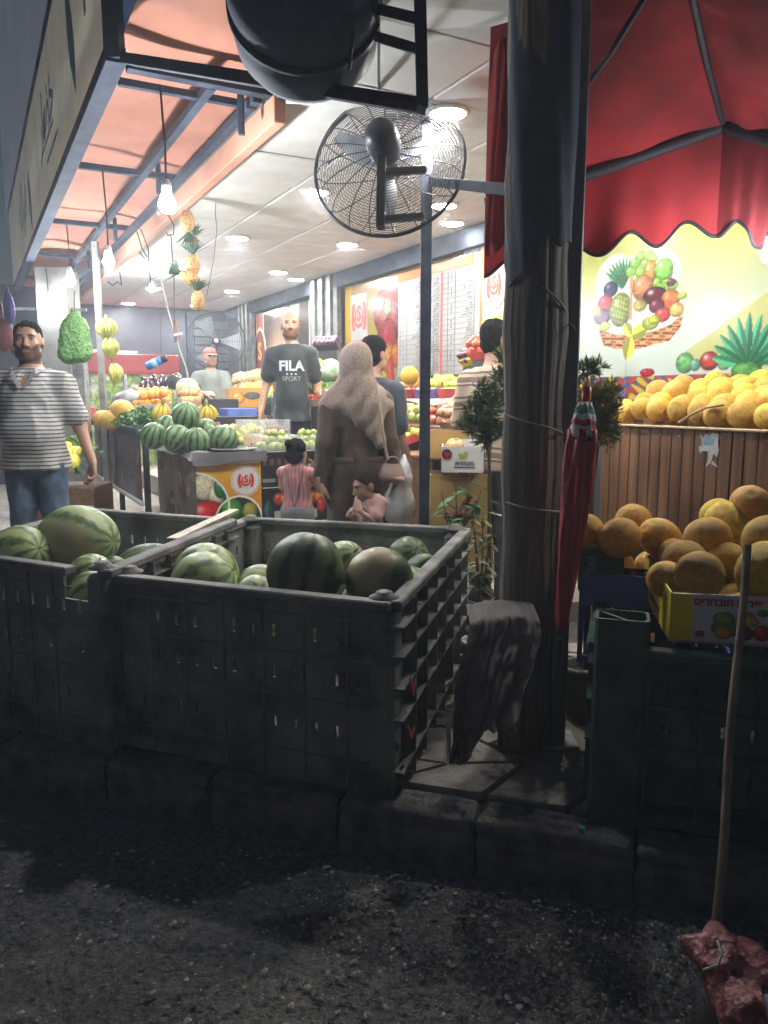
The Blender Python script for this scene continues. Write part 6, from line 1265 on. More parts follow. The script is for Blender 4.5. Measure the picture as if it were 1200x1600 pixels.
HEADS = [('e', (0, .016, .150), (.076, .094, .082), None, .02), ('e', (0, -.012, .105), (.066, .080, .080), None, .03), ('e', (0, -.026, .062), (.054, .062, .052), None, .03), ('e', (0, -.062, .020), (.026, .022, .019), None, .03), ('c', (-.044, -.016, .038), (.044, -.016, .038), .030, .030, .03),
         ('c', (-.036, -.078, .138), (.036, -.078, .138), .013, .013, .018), ('e', (-.038, -.064, .088), (.022, .020, .022), None, .025), ('e', (.038, -.064, .088), (.022, .020, .022), None, .025),
         ('e', (-.032, -.098, .119), (.018, .017, .011), None, .014, '-'), ('e', (.032, -.098, .119), (.018, .017, .011), None, .014, '-'), ('e', (-.032, -.0765, .118), (.0145, .0125, .0115), None, .003), ('e', (.032, -.0765, .118), (.0145, .0125, .0115), None, .003),
         ('c', (0, -.090, .126), (0, -.113, .084), .0085, .0125, .012), ('e', (-.013, -.098, .080), (.009, .011, .008), None, .008), ('e', (.013, -.098, .080), (.009, .011, .008), None, .008),
         ('c', (-.019, -.081, .054), (.019, -.081, .054), .0075, .0075, .008), ('c', (-.016, -.080, .043), (.016, -.080, .043), .0085, .0085, .008), ('c', (-.022, -.098, .0488), (.022, -.098, .0488), .0045, .0045, .004, '-'),
         ('e', (-.077, .014, .105), (.010, .021, .033), None, .010), ('e', (.077, .014, .105), (.010, .021, .033), None, .010)]
def xf(prims, M, s):
    out = []; R3 = M.to_3x3()
    for p in prims:
        tail = tuple(x*s if isinstance(x, float) else x for x in p[5:]) if p[0] == 'c' else tuple(x*s if isinstance(x, float) else x for x in p[4:])
        if p[0] == 'c': out.append(('c', tuple(M @ (Vector(p[1])*s)), tuple(M @ (Vector(p[2])*s)), p[3]*s, p[4]*s)+tail)
        else: out.append(('e', tuple(M @ (Vector(p[1])*s)), tuple(x*s for x in p[2]), (R3 if p[3] is None else R3 @ p[3].to_3x3()).to_4x4())+tail)
    return out
def grow(prims, g, skip=()): return [(p[0], p[1], p[2], p[3]+g, p[4]+g)+tuple(p[5:]) if p[0] == 'c' else (p[0], p[1], tuple(x+g for x in p[2]), p[3])+tuple(p[4:]) for p in prims if p[-1] != '-']
m_skin = mat('skin', (1, 1, 1), .5, .10, 30, .08, 200, attr='Col', spec=.35)
m_hairb = mat('black_hair', (.010, .009, .009), .95, .4, 60, 1.0, 160, spec=.08); m_hairbr = mat('brown_hair', (.035, .022, .014), .9, .4, 60, 1.0, 160, spec=.1)
def person(label, loc, yaw, H=1.75, skin=(.42, .24, .15), hyaw=0.0, hpitch=0.0, head=1.0, w=1.0, belly=0.0, depth=1.0, arms=None, beard=.0, hair=None, hair_m=None, bald=False,
           top=None, bottom=None, shoes=(.03, .03, .03), res=.006, legs=True, group='people in and around the fruit shop', hands=True, eyes=True, spread=0.0, neck=1.0):
    s = H/1.75; t_ = thing('person', label, 'person', loc, yaw, group); S = lambda x, y, z: (x*s, y*s, z*s)
    w = w*.88; sw = .172*w; base = []
    torso = [('e', S(0, .005, .96), S(.160*w, .112*depth, .13), None, .05*s), ('e', S(0, -.01-.02*belly, 1.10), S(.148*w+.02*belly, .105*depth+.055*belly, .16), None, .06*s), ('e', S(0, .0, 1.29), S(.160*w, .112*depth+.012*belly, .17), None, .06*s), ('c', S(0, .02, 1.425), S(-sw*.92, .012, 1.385), .062*s, .048*s, .05*s), ('c', S(0, .02, 1.425), S(sw*.92, .012, 1.385), .062*s, .048*s, .05*s)]
    base += torso
    hips = [(-.085*w-spread*.5, 0, .92), (.085*w+spread*.5, 0, .92)]; legp = []
    for sgn, hp in zip((-1, 1), hips):
        kx = sgn*(.095*w+spread); legp += [('c', S(*hp), S(kx, -.012, .50), .088*s*w, .060*s, .04*s), ('c', S(kx, -.012, .50), S(kx, .015, .09), .057*s, .040*s, .03*s)]
        legp.append(('c', S(kx, .03, .055), S(kx+sgn*.02, -.13, .035), .036*s, .030*s, .03*s))
    base += legp
    armp = {}; hp_ = []
    arms = arms or {}
    for sd, sgn in (('L', -1), ('R', 1)):
        A = arms.get(sd, dict(e=(sgn*.245, .03, 1.13), w=(sgn*.255, -.03, .89), d=(0, -.08, -1), n=(-sgn*.9, -.3, 0)))
        sh_ = S(sgn*(sw+.010), .012, 1.375); ax_ = .73*(.5+.5*w/.9); el, wr = S(A['e'][0]*ax_*1.04, *A['e'][1:]), S(A['w'][0]*ax_*1.18, *A['w'][1:]); armp[sd] = (sh_, el, wr)
        base += [('c', sh_, el, .052*s*(.6+.4*w), .040*s, .03*s), ('c', el, wr, .040*s, .027*s, .02*s)]
        if hands: hp_ += hand_prims(wr, A['d'], A['n'], s*A.get('hs', 1), -sgn if A.get('flip') else sgn, A.get('curl', .4))
    Mh = Matrix.Translation(Vector(S(0, -.008, 1.518 if head == 1.0 else 1.75-.232*head*(1)))) @ rotm(rz=hyaw) @ rotm(rx=hpitch); hs = s*head
    base += [('c', S(0, .03, 1.42), tuple(Mh @ (Vector((0, .02, .05))*hs)), .058*s*neck, .054*hs*neck, .03*s)]
    hpr = xf(HEADS, Mh, hs); inv = np.array(Mh.inverted()); sk = np.array(skin)
    def colfn(P):
        C = np.ones((len(P), 3))*sk*(1+.10*vnoise(P, 25, 2))[:, None]
        q = (P @ inv[:3, :3].T+inv[:3, 3])/hs; x, y, z = q[:, 0], q[:, 1], q[:, 2]; ax = np.abs(x); hd = (z > -.02)
        if beard:
            edge = .060+.035*np.clip((ax-.03)/.03, 0, 1); bm = hd & (y < .02) & (z < edge) & ~((ax < .020) & (z > .038) & (z < .059)); bm |= hd & (y < -.07) & (ax < .028) & (z > .058) & (z < .072)
            C = np.where(bm[:, None], C*(1-beard)+np.array((.012, .01, .009))*beard, C)
        if bald is not True and not hair: pass
        if bald: bm = hd & (y > -.03) & (z > .10) & (ax > .052) | hd & (y > .05) & (z > .06); C = np.where(bm[:, None], C*.42, C)
        lp = (y < -.075) & (z > .036) & (z < .060) & (ax < .024); C = np.where(lp[:, None], C*np.array((.85, .52, .52)), C)
        br = (y < -.06) & (z > .134) & (z < .146) & (ax > .013) & (ax < .052); C = np.where(br[:, None], np.array((.016, .012, .01)), C)
        if eyes:
            ey = np.hypot((ax-.032)*.75, (z-.1175)*1.15) < .0090; ey &= y < -.07; C = np.where(ey[:, None], np.array((.33, .30, .28)), C)
            ir = (np.hypot(ax-.032, z-.1175) < .0062) & (y < -.07); C = np.where(ir[:, None], np.array((.012, .009, .008)), C)
            ld = (np.abs(z-.1265) < .003) & (ax > .018) & (ax < .047) & (y < -.065); C = np.where(ld[:, None], np.array((.03, .02, .018)), C)
        return np.clip(C, 0, 1)
    # one surface for body, hands and head
    body_pr = [p for p in base]+hp_+hpr
    P, Q = sdf(body_pr, res, .02*s); me = np_mesh('body', P, Q); set_col(me, colfn(P)); link('body', me, m_skin, t_)
    fold = lambda a, f, sd: (lambda P: a*2.6*np.abs(vnoise(P*np.array((1, 1, .7)), f*.9, sd))+a*1.3*np.abs(vnoise(P*np.array((1, 1, .6)), f*1.9, sd+1))-a*1.1)
    if top:
        g = top.get('g', .014)*s; pr = grow(torso, g)+[('c', S(-.06*w, .0, top.get('hem', .86)), S(.06*w, .0, top.get('hem', .86)), .120*s*w+g, .120*s*w+g, .06*s)]
        for sd in 'LR':
            sh_, el, wr = (Vector(x) for x in armp[sd]); sl_ = top.get('sleeve', .7); ra = .052*s*(.6+.4*w)+g+.006*s
            if sl_ <= 0: pr.append(('c', tuple(sh_), tuple(sh_.lerp(el, .05)), ra*.9, ra*.9, .03*s))
            elif sl_ <= 1: pr.append(('c', tuple(sh_), tuple(sh_.lerp(el, sl_)), ra, (.046*s+g+.012*s), .04*s))
            else: pr += [('c', tuple(sh_), tuple(el), ra, .044*s+g+.006*s, .04*s), ('c', tuple(el), tuple(el.lerp(wr, sl_-1)), .044*s+g+.006*s, .034*s+g+.008*s, .03*s)]
        pr += top.get('extra', lambda S, s: [])(S, s)
        clips = [((0, 0, top.get('hem', .86)*s), (0, 0, -1)), ((0, 0, top.get('neck', 1.475)*s), (0, 0, 1))]
        if top.get('vneck'): pr.append(('e', S(0, -.13, 1.475), S(.055, .06, top['vneck']), None, .012, '-'))
        o = sdf_obj('shirt', pr, top['m'], t_, res, .03*s, clips, fold(top.get('fold', .006)*s, 26/s, 5+int(H*10)))
        t_['_shirt'] = o.name
    if bottom:
        g = bottom.get('g', .012)*s; pr = grow([('e', S(0, .005, .95), S(.158*w, .112*depth+.01*belly, .12), None, .05*s)]+[p for i, p in enumerate(legp) if i % 3 != 2], g)
        if bottom.get('skirt'): pr += [('c', S(-.06, .0, .95), S(-.09, .0, .12), .13*s*w, .15*s*w, .05*s), ('c', S(.06, .0, .95), S(.09, .0, .12), .13*s*w, .15*s*w, .05*s)]
        sdf_obj('trousers' if not bottom.get('skirt') else 'skirt', pr, bottom['m'], t_, res, .03*s, [((0, 0, bottom.get('to', .07)*s), (0, 0, -1)), ((0, 0, bottom.get('waist', (top or {}).get('hem', .98)+.04)*s), (0, 0, 1))], fold(.006*s, 30/s, 9))
    for sgn in (-1, 1):
        kx = sgn*(.095*w+spread); sdf_obj('shoe', [('c', S(kx, .04, .05), S(kx+sgn*.02, -.15, .04), .046*s, .038*s), ('c', S(kx, .04, .02), S(kx+sgn*.02, -.16, .02), .03*s, .03*s)], mat('shoe_%d' % int(sum(shoes)*100), shoes, .5), t_, .012, .03, [((0, 0, .002), (0, 0, -1))])
    if hair:
        hp2 = {'short': [('e', (0, .020, .153), (.0815, .098, .087), None, .02), ('e', (0, .055, .09), (.066, .055, .06), None, .02)], 'full': [('e', (0, .018, .157), (.084, .101, .089), None, .02), ('e', (0, .055, .09), (.08, .07, .07), None, .02)]}[hair]
        o = sdf_obj('hair', xf(hp2, Mh, hs), hair_m or m_hairb, t_, min(res, .006), .02*s, [tuple((tuple(Mh @ (Vector((0, -.056, .172))*hs)), tuple(Mh.to_3x3() @ Vector((0, -.82, -.57))))), (tuple(Mh @ (Vector((0, .02, .052))*hs)), tuple(Mh.to_3x3() @ Vector((0, -.75, -.66))))], lambda P: .006*s*vnoise(P*np.array((1, 1, .5)), 170, 3)+.004*s*vnoise(P, 60, 4))
    return t_, Mh, hs, armp, S, s
def on_shirt(shirt, vs, parent_inv=None):
    me = shirt.data; bv = BVHTree.FromPolygons([v.co.copy() for v in me.vertices], [tuple(p.vertices) for p in me.polygons]); out = []
    for x, y, z in vs:
        h_ = bv.ray_cast(Vector((x, -1, z)), Vector((0, 1, 0))); out.append((x, (h_[0].y if h_[0] else -.15)-.009, z))
    return out
FZ = FLOOR_Z
m_jean = mat('blue_denim', (.055, .085, .14), .85, .3, 14, .25, 160, col2=(.10, .15, .22))
# 1 man in the striped shirt at the left
m_str = bands('striped_knit', [(0, (.46, .45, .43)), (.66, (.07, .07, .08))], 'Z', 1/.0245, 0, .85, .012, True, .1, .25, 12)
p = at(46, 560, 4.85); p1, Mh, hs, ar, S, s = person('bearded man in black and white striped shirt and jeans at the left edge', (p.x, p.y, FZ-.02), .10, 1.80, (.40, .23, .15), hyaw=.18, hpitch=-.04, w=1.14, belly=.9, depth=1.1, beard=.75, hair='short', res=.0055, neck=1.12,
    arms={'R': dict(e=(.32, .05, 1.12), w=(.375, -.03, .905), d=(.05, -.1, -1), n=(-.8, -.5, 0), curl=.75), 'L': dict(e=(-.33, .04, 1.12), w=(-.33, -.12, .93), d=(.25, -.5, -1), n=(.8, -.5, 0), curl=.5)},
    top=dict(m=m_str, sleeve=.72, hem=.865, vneck=.12, fold=.008, g=.016), bottom=dict(m=m_jean), shoes=(.05, .045, .04), eyes=True)
mb = MB()
for sg in (-1, 1): mb.add([S(sg*.004, -.165, 1.36), S(sg*.065, -.118, 1.47), S(sg*.085, -.02, 1.485), S(sg*.105, -.04, 1.462), S(sg*.072, -.135, 1.435), S(sg*.02, -.172, 1.355)], [(0, 1, 4, 5), (1, 2, 3, 4)] if sg > 0 else [(5, 4, 1, 0), (4, 3, 2, 1)])
mb.build('collar', mat('grey_collar', (.30, .29, .28), .9), p1)
# keys dangling in his hand
wr = ar['R'][2]; mb = MB(); kp = Vector(wr)+Vector((.0, -.05, -.13)); mb.tube([kp+Vector((.012*math.cos(a), 0, .012*math.sin(a))) for a in [k*.52 for k in range(13)]], .0018, 5); mb.box((kp.x+.01, kp.y, kp.z-.03), (.009, .003, .05)); mb.box((kp.x-.02, kp.y-.004, kp.z-.02), (.04, .006, .012)); ok = mb.mesh('key_ring'); ok.transform(p1.matrix_basis); tag(link('key_ring', ok, m_galv), 'small key ring hanging from the hand of the striped shirt man', 'keys')
# 2 man in black
m_blk = mat('black_jersey', (.016, .022, .028), .7, .25, 8, .15, 120, sheen=.15)
p = at(455, 560, 6.5); p2, Mh, hs, ar, S, s = person('balding man in black sports shirt standing behind the fruit stand', (p.x, p.y, FZ+.35), .12, 1.67, (.46, .27, .18), hyaw=-.02, w=.97, belly=.1, beard=.5, bald=True, res=.006,
    arms={'R': dict(e=(.295, .04, 1.13), w=(.315, -.02, .89), d=(.0, -.1, -1), n=(-.9, -.35, 0), curl=.55), 'L': dict(e=(-.295, .05, 1.14), w=(-.32, -.03, .90), d=(-.05, -.1, -1), n=(.9, -.35, 0), curl=.55)},
    top=dict(m=m_blk, sleeve=.72, hem=.80, neck=1.47, g=.016), bottom=dict(m=mat('black_trousers', (.02, .023, .027), .8, .2, 10)))
shirt = bpy.data.objects[p2['_shirt']]; m_prn = mat('silver_print', (.52, .56, .57), .5, .2, 20); m_prn2 = mat('grey_print', (.27, .29, .30), .6)
def shirt_text(body, z, size, bold, sx, m):
    vs, fs = text_data(body, size, bold, 0, 'CENTER', sx); vs = on_shirt(shirt, [(x*s, 0, z*s+y*s) for x, y, _ in vs]); MB().add(vs, fs).build('lettering', m, p2)
shirt_text('FILA', 1.275, .115, .004, 1.0, m_prn); shirt_text('★ ★ ★', 1.208, .025, 0, 1.2, m_prn); shirt_text('SPORT', 1.168, .055, .0, 1.0, m_prn2)
mb = MB(); q = Vector(ar['R'][0]).lerp(Vector(ar['R'][1]), .5)+Vector((.045, -.045, 0)); mb.lathe([(.001, 0), (.022, -.002), (.024, -.006)], 12, tr(q, rx=1.2, ry=.8)); mb.build('sleeve_badge', m_prn, p2)
# 3 woman in brown coat and patterned headscarf, seen from behind
m_coat = mat('brown_coat', (.062, .034, .020), .85, .25, 7, .2, 140, sheen=.1, col2=(.088, .050, .030)); m_hij = speckle('leopard_scarf', (.14, .098, .080), (.29, .225, .188), 130, .9, .60, .25)
p = at(557, 700, 4.75); WPOS = (p.x, p.y, FZ)
p3, Mh, hs, ar, S, s = person('woman in long brown coat and patterned headscarf seen from behind', WPOS, math.pi+.12, 1.63, (.42, .26, .18), w=.98, res=.0065, hyaw=-.1,
    arms={'R': dict(e=(.27, .06, 1.12), w=(.265, .03, .86), d=(0, -.05, -1), n=(-.9, 0, 0)), 'L': dict(e=(-.27, .02, 1.14), w=(-.30, -.02, .90), d=(-.1, -.1, -1), n=(.9, 0, 0), curl=1.1)},
    top=dict(m=m_coat, sleeve=1.95, hem=.90, g=.026, fold=.010), bottom=dict(m=m_coat, skirt=True, g=.03, waist=1.02), shoes=(.06, .05, .045))
hj = [('e', (0, .016, .140), (.104, .118, .118), None, .03), ('e', (0, .03, .06), (.098, .105, .12), None, .05), ('e', (0, .03, -.05), (.12, .11, .12), None, .06)]
hj = xf(hj, Mh, hs)+[('c', S(-.10, .03, 1.42), S(.10, .03, 1.42), .085*s, .085*s, .06), ('c', S(-.17, .03, 1.36), S(.17, .03, 1.36), .07*s, .07*s, .06), ('c', S(-.02, .10, 1.36), S(-.13, .125, 1.12), .055*s, .018*s, .05), ('c', S(.08, .10, 1.36), S(-.13, .125, 1.13), .05*s, .02*s, .05), ('c', S(-.13, .09, 1.36), S(-.15, .11, 1.12), .05*s, .02*s, .05), ('c', S(-.02, .09, 1.5), S(-.03, .11, 1.3), .05*s, .05*s, .05)]
sdf_obj('headscarf', hj, m_hij, p3, .0065, .04, [(tuple(Mh @ (Vector((0, -.075, .1))*hs)), (0, -1, 0))], lambda P: .016*np.abs(vnoise(P*np.array((1, 1, .5)), 30, 7))-.006+.003*np.sin(P[:, 0]*55+P[:, 2]*42+3*P[:, 1])*np.clip((1.62-P[:, 2])*5, 0, 1))
mb = MB(); mb.box(S(0, .0, .985), S(.37, .27, .05), None, .02); mb = MB(); mb.lathe([(.186*s, -.025), (.192*s, 0), (.186*s, .025)], 32, tr(S(0, .005, 1.0)) @ Matrix.Diagonal((1, .74, 1, 1))); mb.build('belt', m_coat, p3)
wo = p3.matrix_basis
def pub(P0): return wo @ Vector(P0)
# her handbag and the white bag
hb = thing('handbag', 'dusty pink leather handbag with strap on the arm of the woman in brown', 'handbag', at(612, 760, 4.60)); hl_ = hb.location
m_lea = mat('pink_leather', (.26, .155, .13), .5, .2, 10, .2)
c_ = at(612, 738, 4.62); HM = tr(c_-hl_, rz=.35, ry=.08)
mb = MB(); mb.add([(-.075, -.035, -.06), (.075, -.035, -.06), (.075, .035, -.06), (-.075, .035, -.06), (-.052, -.018, .05), (.052, -.018, .05), (.052, .018, .05), (-.052, .018, .05), (-.072, -.043, -.02), (.072, -.043, -.02), (.072, .043, -.02), (-.072, .043, -.02)], [(3, 2, 1, 0), (4, 5, 6, 7), (0, 1, 9, 8), (1, 2, 10, 9), (2, 3, 11, 10), (3, 0, 8, 11), (8, 9, 5, 4), (9, 10, 6, 5), (10, 11, 7, 6), (11, 8, 4, 7)], HM, 0, True); mb.build('pouch', m_lea, hb)
mb = MB(); mb.add([(-.054, -.022, .053), (.054, -.022, .053), (.05, -.044, -.01), (.0, -.048, -.028), (-.05, -.044, -.01)], [(0, 4, 3, 2, 1)], HM, 0); mb.build('flap', m_lea, hb)
MB().tube([HM @ Vector((.045*math.cos(a), 0, .045+.05*math.sin(a))) for a in [math.pi*k/10 for k in range(11)]], .006, 6).build('handle', m_lea, hb)
MB().tube([at(588, 598, 4.60), at(594, 640, 4.57), at(600, 690, 4.57), at(606, 718, 4.6)], .009, 8).build('strap', mat('tan_strap', (.42, .32, .24), .6), hb, True)
wb = at(625, 775, 4.72); o = sdf_obj('plastic_bag', [('e', at(622, 790, 4.72), (.105, .07, .13), None), ('e', at(628, 750, 4.72), (.06, .05, .11), None), ('c', at(632, 712, 4.75), at(628, 745, 4.72), .012, .05)], mat('white_carrier', (.60, .62, .63), .35, .12, 6, .3, 25, transl=.3), None, .009, .05, warp=lambda P: .008*vnoise(P*np.array((1, 1, .3)), 60, 3)); tag(o, 'full white plastic carrier bag hanging beside the woman in brown', 'bag')
# 4 man in navy behind her
p = at(585, 600, 5.30); p4, Mh, hs, ar, S, s = person('dark haired man in navy shirt half hidden behind the woman', (p.x-.0, p.y, FZ), math.pi-.5, 1.72, (.40, .24, .16), w=1.02, hair='full', res=.007, hyaw=-.2, eyes=False,
    arms={'L': dict(e=(-.26, .02, 1.13), w=(-.25, -.10, .90), d=(0, -.1, -1), n=(.9, 0, 0), curl=.9)}, top=dict(m=mat('navy_shirt', (.022, .028, .042), .8, .2, 9, sheen=.1), sleeve=.9, hem=.84), bottom=dict(m=mat('dark_trousers', (.03, .03, .035), .8)))
# 5 girl
m_pink = bands('pink_pleats', [(0, (.46, .20, .19)), (.5, (.52, .25, .24)), (.8, (.36, .14, .14))], 'X', 42, 0, .85, .02, False); m_gry = mat('grey_jersey', (.24, .26, .27), .85, .15, 8, .2, 120)
p = at(464, 740, 5.12); p5, Mh, hs, ar, S, s = person('small girl in pink sleeveless top and grey shorts seen from behind', (p.x, p.y, FZ), math.pi-.25, 1.04, (.44, .26, .17), head=1.30, w=1.08, belly=.3, res=.0055, hyaw=-.15, hair='full', eyes=False,
    arms={'R': dict(e=(.24, -.02, 1.20), w=(.16, -.15, 1.0), d=(-.2, -.5, -.6), n=(-.6, .3, 0)), 'L': dict(e=(-.30, -.10, 1.18), w=(-.17, -.19, 1.38), d=(.35, -.1, 1), n=(.5, .5, 0), curl=.3)}, top=dict(m=m_pink, sleeve=0, hem=.93, g=.012, fold=.006), bottom=dict(m=m_gry, g=.03, to=.42, waist=1.0))
mb = MB(); mb.ball(Mh @ (Vector((0.02, .10, .20))*hs), .03, 14, 10); mb.build('hair_bun', m_hairb, p5); MB().tube([S(-.10, .10, 1.42), S(-.06, .135, 1.25), S(-.02, .13, 1.02)], .006, 6).build('shoulder_strap', mat('grey_strap', (.3, .27, .28), .8), p5); MB().tube([S(.10, .10, 1.42), S(.07, .135, 1.25), S(.0, .13, 1.02)], .006, 6).build('shoulder_strap', mat('grey_strap', (.3, .27, .28)), p5)
mb = MB(); mb.ball(Mh @ (Vector((.07, .03, .17))*hs), .010, 8, 6); mb.build('hair_clip', m_white, p5)
# 6 toddler
p = at(579, 770, 4.50); p6, Mh, hs, ar, S, s = person('toddler in pink shirt with bowed head beside the woman', (p.x, p.y, FZ), -.9, .90, (.44, .27, .18), head=1.48, w=1.15, belly=.4, res=.0055, hyaw=-.25, hpitch=.32, hair='full', hair_m=m_hairbr, eyes=False, neck=.9,
    arms={'R': dict(e=(.26, -.10, 1.18), w=(.12, -.24, 1.30), d=(-.4, .1, .6), n=(0, .6, -.4)), 'L': dict(e=(-.26, -.06, 1.16), w=(-.15, -.22, 1.22), d=(.5, -.1, .5), n=(0, .6, -.4))}, top=dict(m=mat('dusty_pink_cotton', (.50, .30, .28), .85, .12, 8, .15, 100), sleeve=.7, hem=.86, g=.02, fold=.009), bottom=dict(m=m_gry, g=.02))
# 7 man in striped polo at the right
m_pol = bands('brown_striped_polo', [(0, (.34, .28, .20)), (.42, (.12, .065, .05)), (.50, (.40, .34, .26)), (.56, (.15, .085, .065)), (.78, (.36, .30, .22)), (.9, (.10, .06, .05))], 'Z', 1/.15, .1, .85, .03, True, .1, .2, 10)
p = at(776, 640, 4.75); p7, Mh, hs, ar, S, s = person('man in beige and brown striped polo half hidden by the wooden pole', (p.x-.01, p.y, FZ), math.pi-.7, 1.78, (.40, .24, .16), w=1.12, belly=.35, res=.007, hyaw=-.35, hair='short', eyes=False,
    arms={'R': dict(e=(.29, -.02, 1.13), w=(.25, -.22, 1.0), d=(-.1, -.8, -.3), n=(-.8, 0, 0)), 'L': dict(e=(-.29, .02, 1.13), w=(-.27, -.16, .95), d=(0, -.6, -.6), n=(.8, 0, 0))}, top=dict(m=m_pol, sleeve=.95, hem=.86, g=.024), bottom=dict(m=mat('grey_denim', (.09, .115, .14), .85, .2, 10)))
# 8 man in the cap at the back
p = at(330, 600, 9.6); p8, Mh, hs, ar, S, s = person('older man in red cap and grey shirt serving at the back', (p.x, p.y, FZ+.25), .25, 1.66, (.44, .26, .17), hyaw=.25, w=1.05, belly=.4, res=.008,
    arms={'L': dict(e=(-.34, -.06, 1.20), w=(-.10, -.20, 1.17), d=(1, -.15, .0), n=(0, .6, -.6), curl=.8), 'R': dict(e=(.33, -.10, 1.17), w=(.56, -.22, 1.12), d=(1, -.4, -.1), n=(0, -.3, -1), curl=.3)}, top=dict(m=mat('sage_grey_shirt', (.15, .17, .16), .85, .12, 8), sleeve=.8, hem=.84, g=.02), bottom=dict(m=mat('dark_trousers', (.03, .03, .035), .8)), beard=.25)
cap = thing('cap', 'faded red baseball cap on the man at the back', 'cap', M=p8.matrix_basis @ Mh); cs = hs
sdf_obj('crown', xf([('e', (0, .014, .172), (.086, .102, .072), None)], Matrix.Identity(4), cs), mat('cap_red', (.50, .10, .09), .8, .15, 9), cap, .007, .02, [((0, 0, .160*cs), (0, 0, -1))])
MB().poly([(.075*cs*math.cos(a), -.07*cs+.095*cs*math.sin(a)*1.0) for a in [math.pi+math.pi*k/12 for k in range(13)]], .006, Matrix.Translation((0, 0, .158*cs)) @ rotm(rx=.12)).build('peak', mat('cap_peak', (.58, .46, .42), .8), cap)
for o in (p1, p2, p3, p4, p5, p6, p7, p8):
    if '_shirt' in o: del o['_shirt']
# ================================================================= HANGING THINGS, LAMPS, PLANTS, BACKGROUND
m_ledw = emat('led_bulb_weak', (.93, .97, 1.0), LAMP_BULB*.65)
def hanging_bulb(label, px, py, ptop, Y, r=.036, m=m_ledb):
    b = at(px, py, Y); t = at(*ptop, Y); t_ = thing('hanging_bulb', label, 'lamp', b, 0, 'bare LED bulbs hanging on cables')
    mb = MB(); mb.lathe([(.002, -r), (r*.6, -r*.82), (r*.95, -r*.3), (r, .15*r), (r*.8, .75*r), (.021, 1.35*r)], 20); mb.build('bulb', m, t_)
    mb = MB(); mb.lathe([(.020, 1.3*r), (.024, 1.4*r), (.024, 2.6*r), (.014, 3.0*r), (.004, 3.05*r)], 16); mb.build('socket', m_white, t_)
    MB().tube([(0, 0, 3*r), ((t.x-b.x)*.4+.006, (t.y-b.y)*.4, (t.z-b.z)*.5), (t.x-b.x, t.y-b.y, t.z-b.z)], .006, 6).build('cable', m_rubber, t_)
y1 = atz(250, 130, 3.1).y; hanging_bulb('nearest and brightest bare bulb on a long cable under the awning', 261, 320, (250, 132), y1, .04)
y2 = atz(160, 262, 3.1).y; hanging_bulb('second bare bulb along the awning, above the hanging bananas', 170, 410, (160, 264), y2)
y3 = atz(103, 348, 3.1).y; hanging_bulb('third bare bulb along the awning, above the green net bag', 110, 440, (104, 349), y3, .042)
y4 = min(9.6, atz(70, 405, 3.1).y); hanging_bulb('fourth and farthest bare bulb, above the striped shirt man', 76, 474, (70, 408), y4, .042)
hanging_bulb('bare bulb at the right photo edge in front of the basket poster', 1204, 398, (1204, 300), 3.28, .034, m_ledw)
hanging_bulb('small bare bulb on a cable over the back of the counter', 237, 452, (224, 372), 9.0, .03)

def wire(label, pts, r=.005, cat='hook', m=m_rubber):
    o = MB().tube(pts, r, 6).build('hanging_wire', m); tag(o, label, cat, 'wires and hooks under the awning'); return o
def W(px, py, Y=6.0): return at(px, py, Y)
wire('long thin wire with a bent hook right of the pineapples', [W(343, 245), W(344, 290), W(340, 308), W(334, 306), W(331, 294)], .006); wire('thin wire hanging down from the bent hook', [W(338, 310), W(336, 330), W(339, 358), W(334, 405), W(327, 440), W(323, 462)], .0025)
wire('hook with two prongs left of the pineapples', [W(262, 335), W(272, 352), W(271, 366), W(262, 368), W(260, 363)], .005); wire('straight wire below the two pronged hook', [W(267, 368), W(269, 395), W(272, 440), W(273, 505)], .004)
wire('double wire loop with end hook left of the rope', [W(214, 362), W(222, 388), W(230, 402), W(226, 404), W(218, 394)], .005); wire('bent wire reaching down to a paper tag', [W(220, 358), W(232, 390), W(232, 404), W(234, 430), W(236, 450)], .005)
wire('dark wire loop near the second bulb', [W(168, 440), W(176, 446), W(184, 440), W(190, 446), W(187, 425)], .005); wire('pineapple hook under the long beam', [W(282, 292), W(290, 308), W(297, 314), W(303, 304), W(299, 282)], .005)
rp_ = thing('rope_pull', 'cream rope with a wooden grip hanging over the counter', 'rope', W(274, 520, 6.6)); MB().tube([W(247, 412, 6.6), W(254, 450, 6.6), W(264, 490, 6.6), W(273, 522, 6.6), W(280, 545, 6.6), W(291, 575, 6.6), W(297, 610, 6.6)], .006, 8).build('rope', mat('cream_rope', (.5, .46, .38), .8), rp_, True); MB().tube([W(274, 500, 6.6), W(274, 516, 6.6), W(275, 534, 6.6)], [.014, .018, .02], 10).build('grip', mat('grip_wood', (.24, .15, .10), .6), rp_, True); MB().tube([W(272, 524, 6.55), W(285, 521, 6.55)], .012, 8).build('tape', m_white, rp_, True)
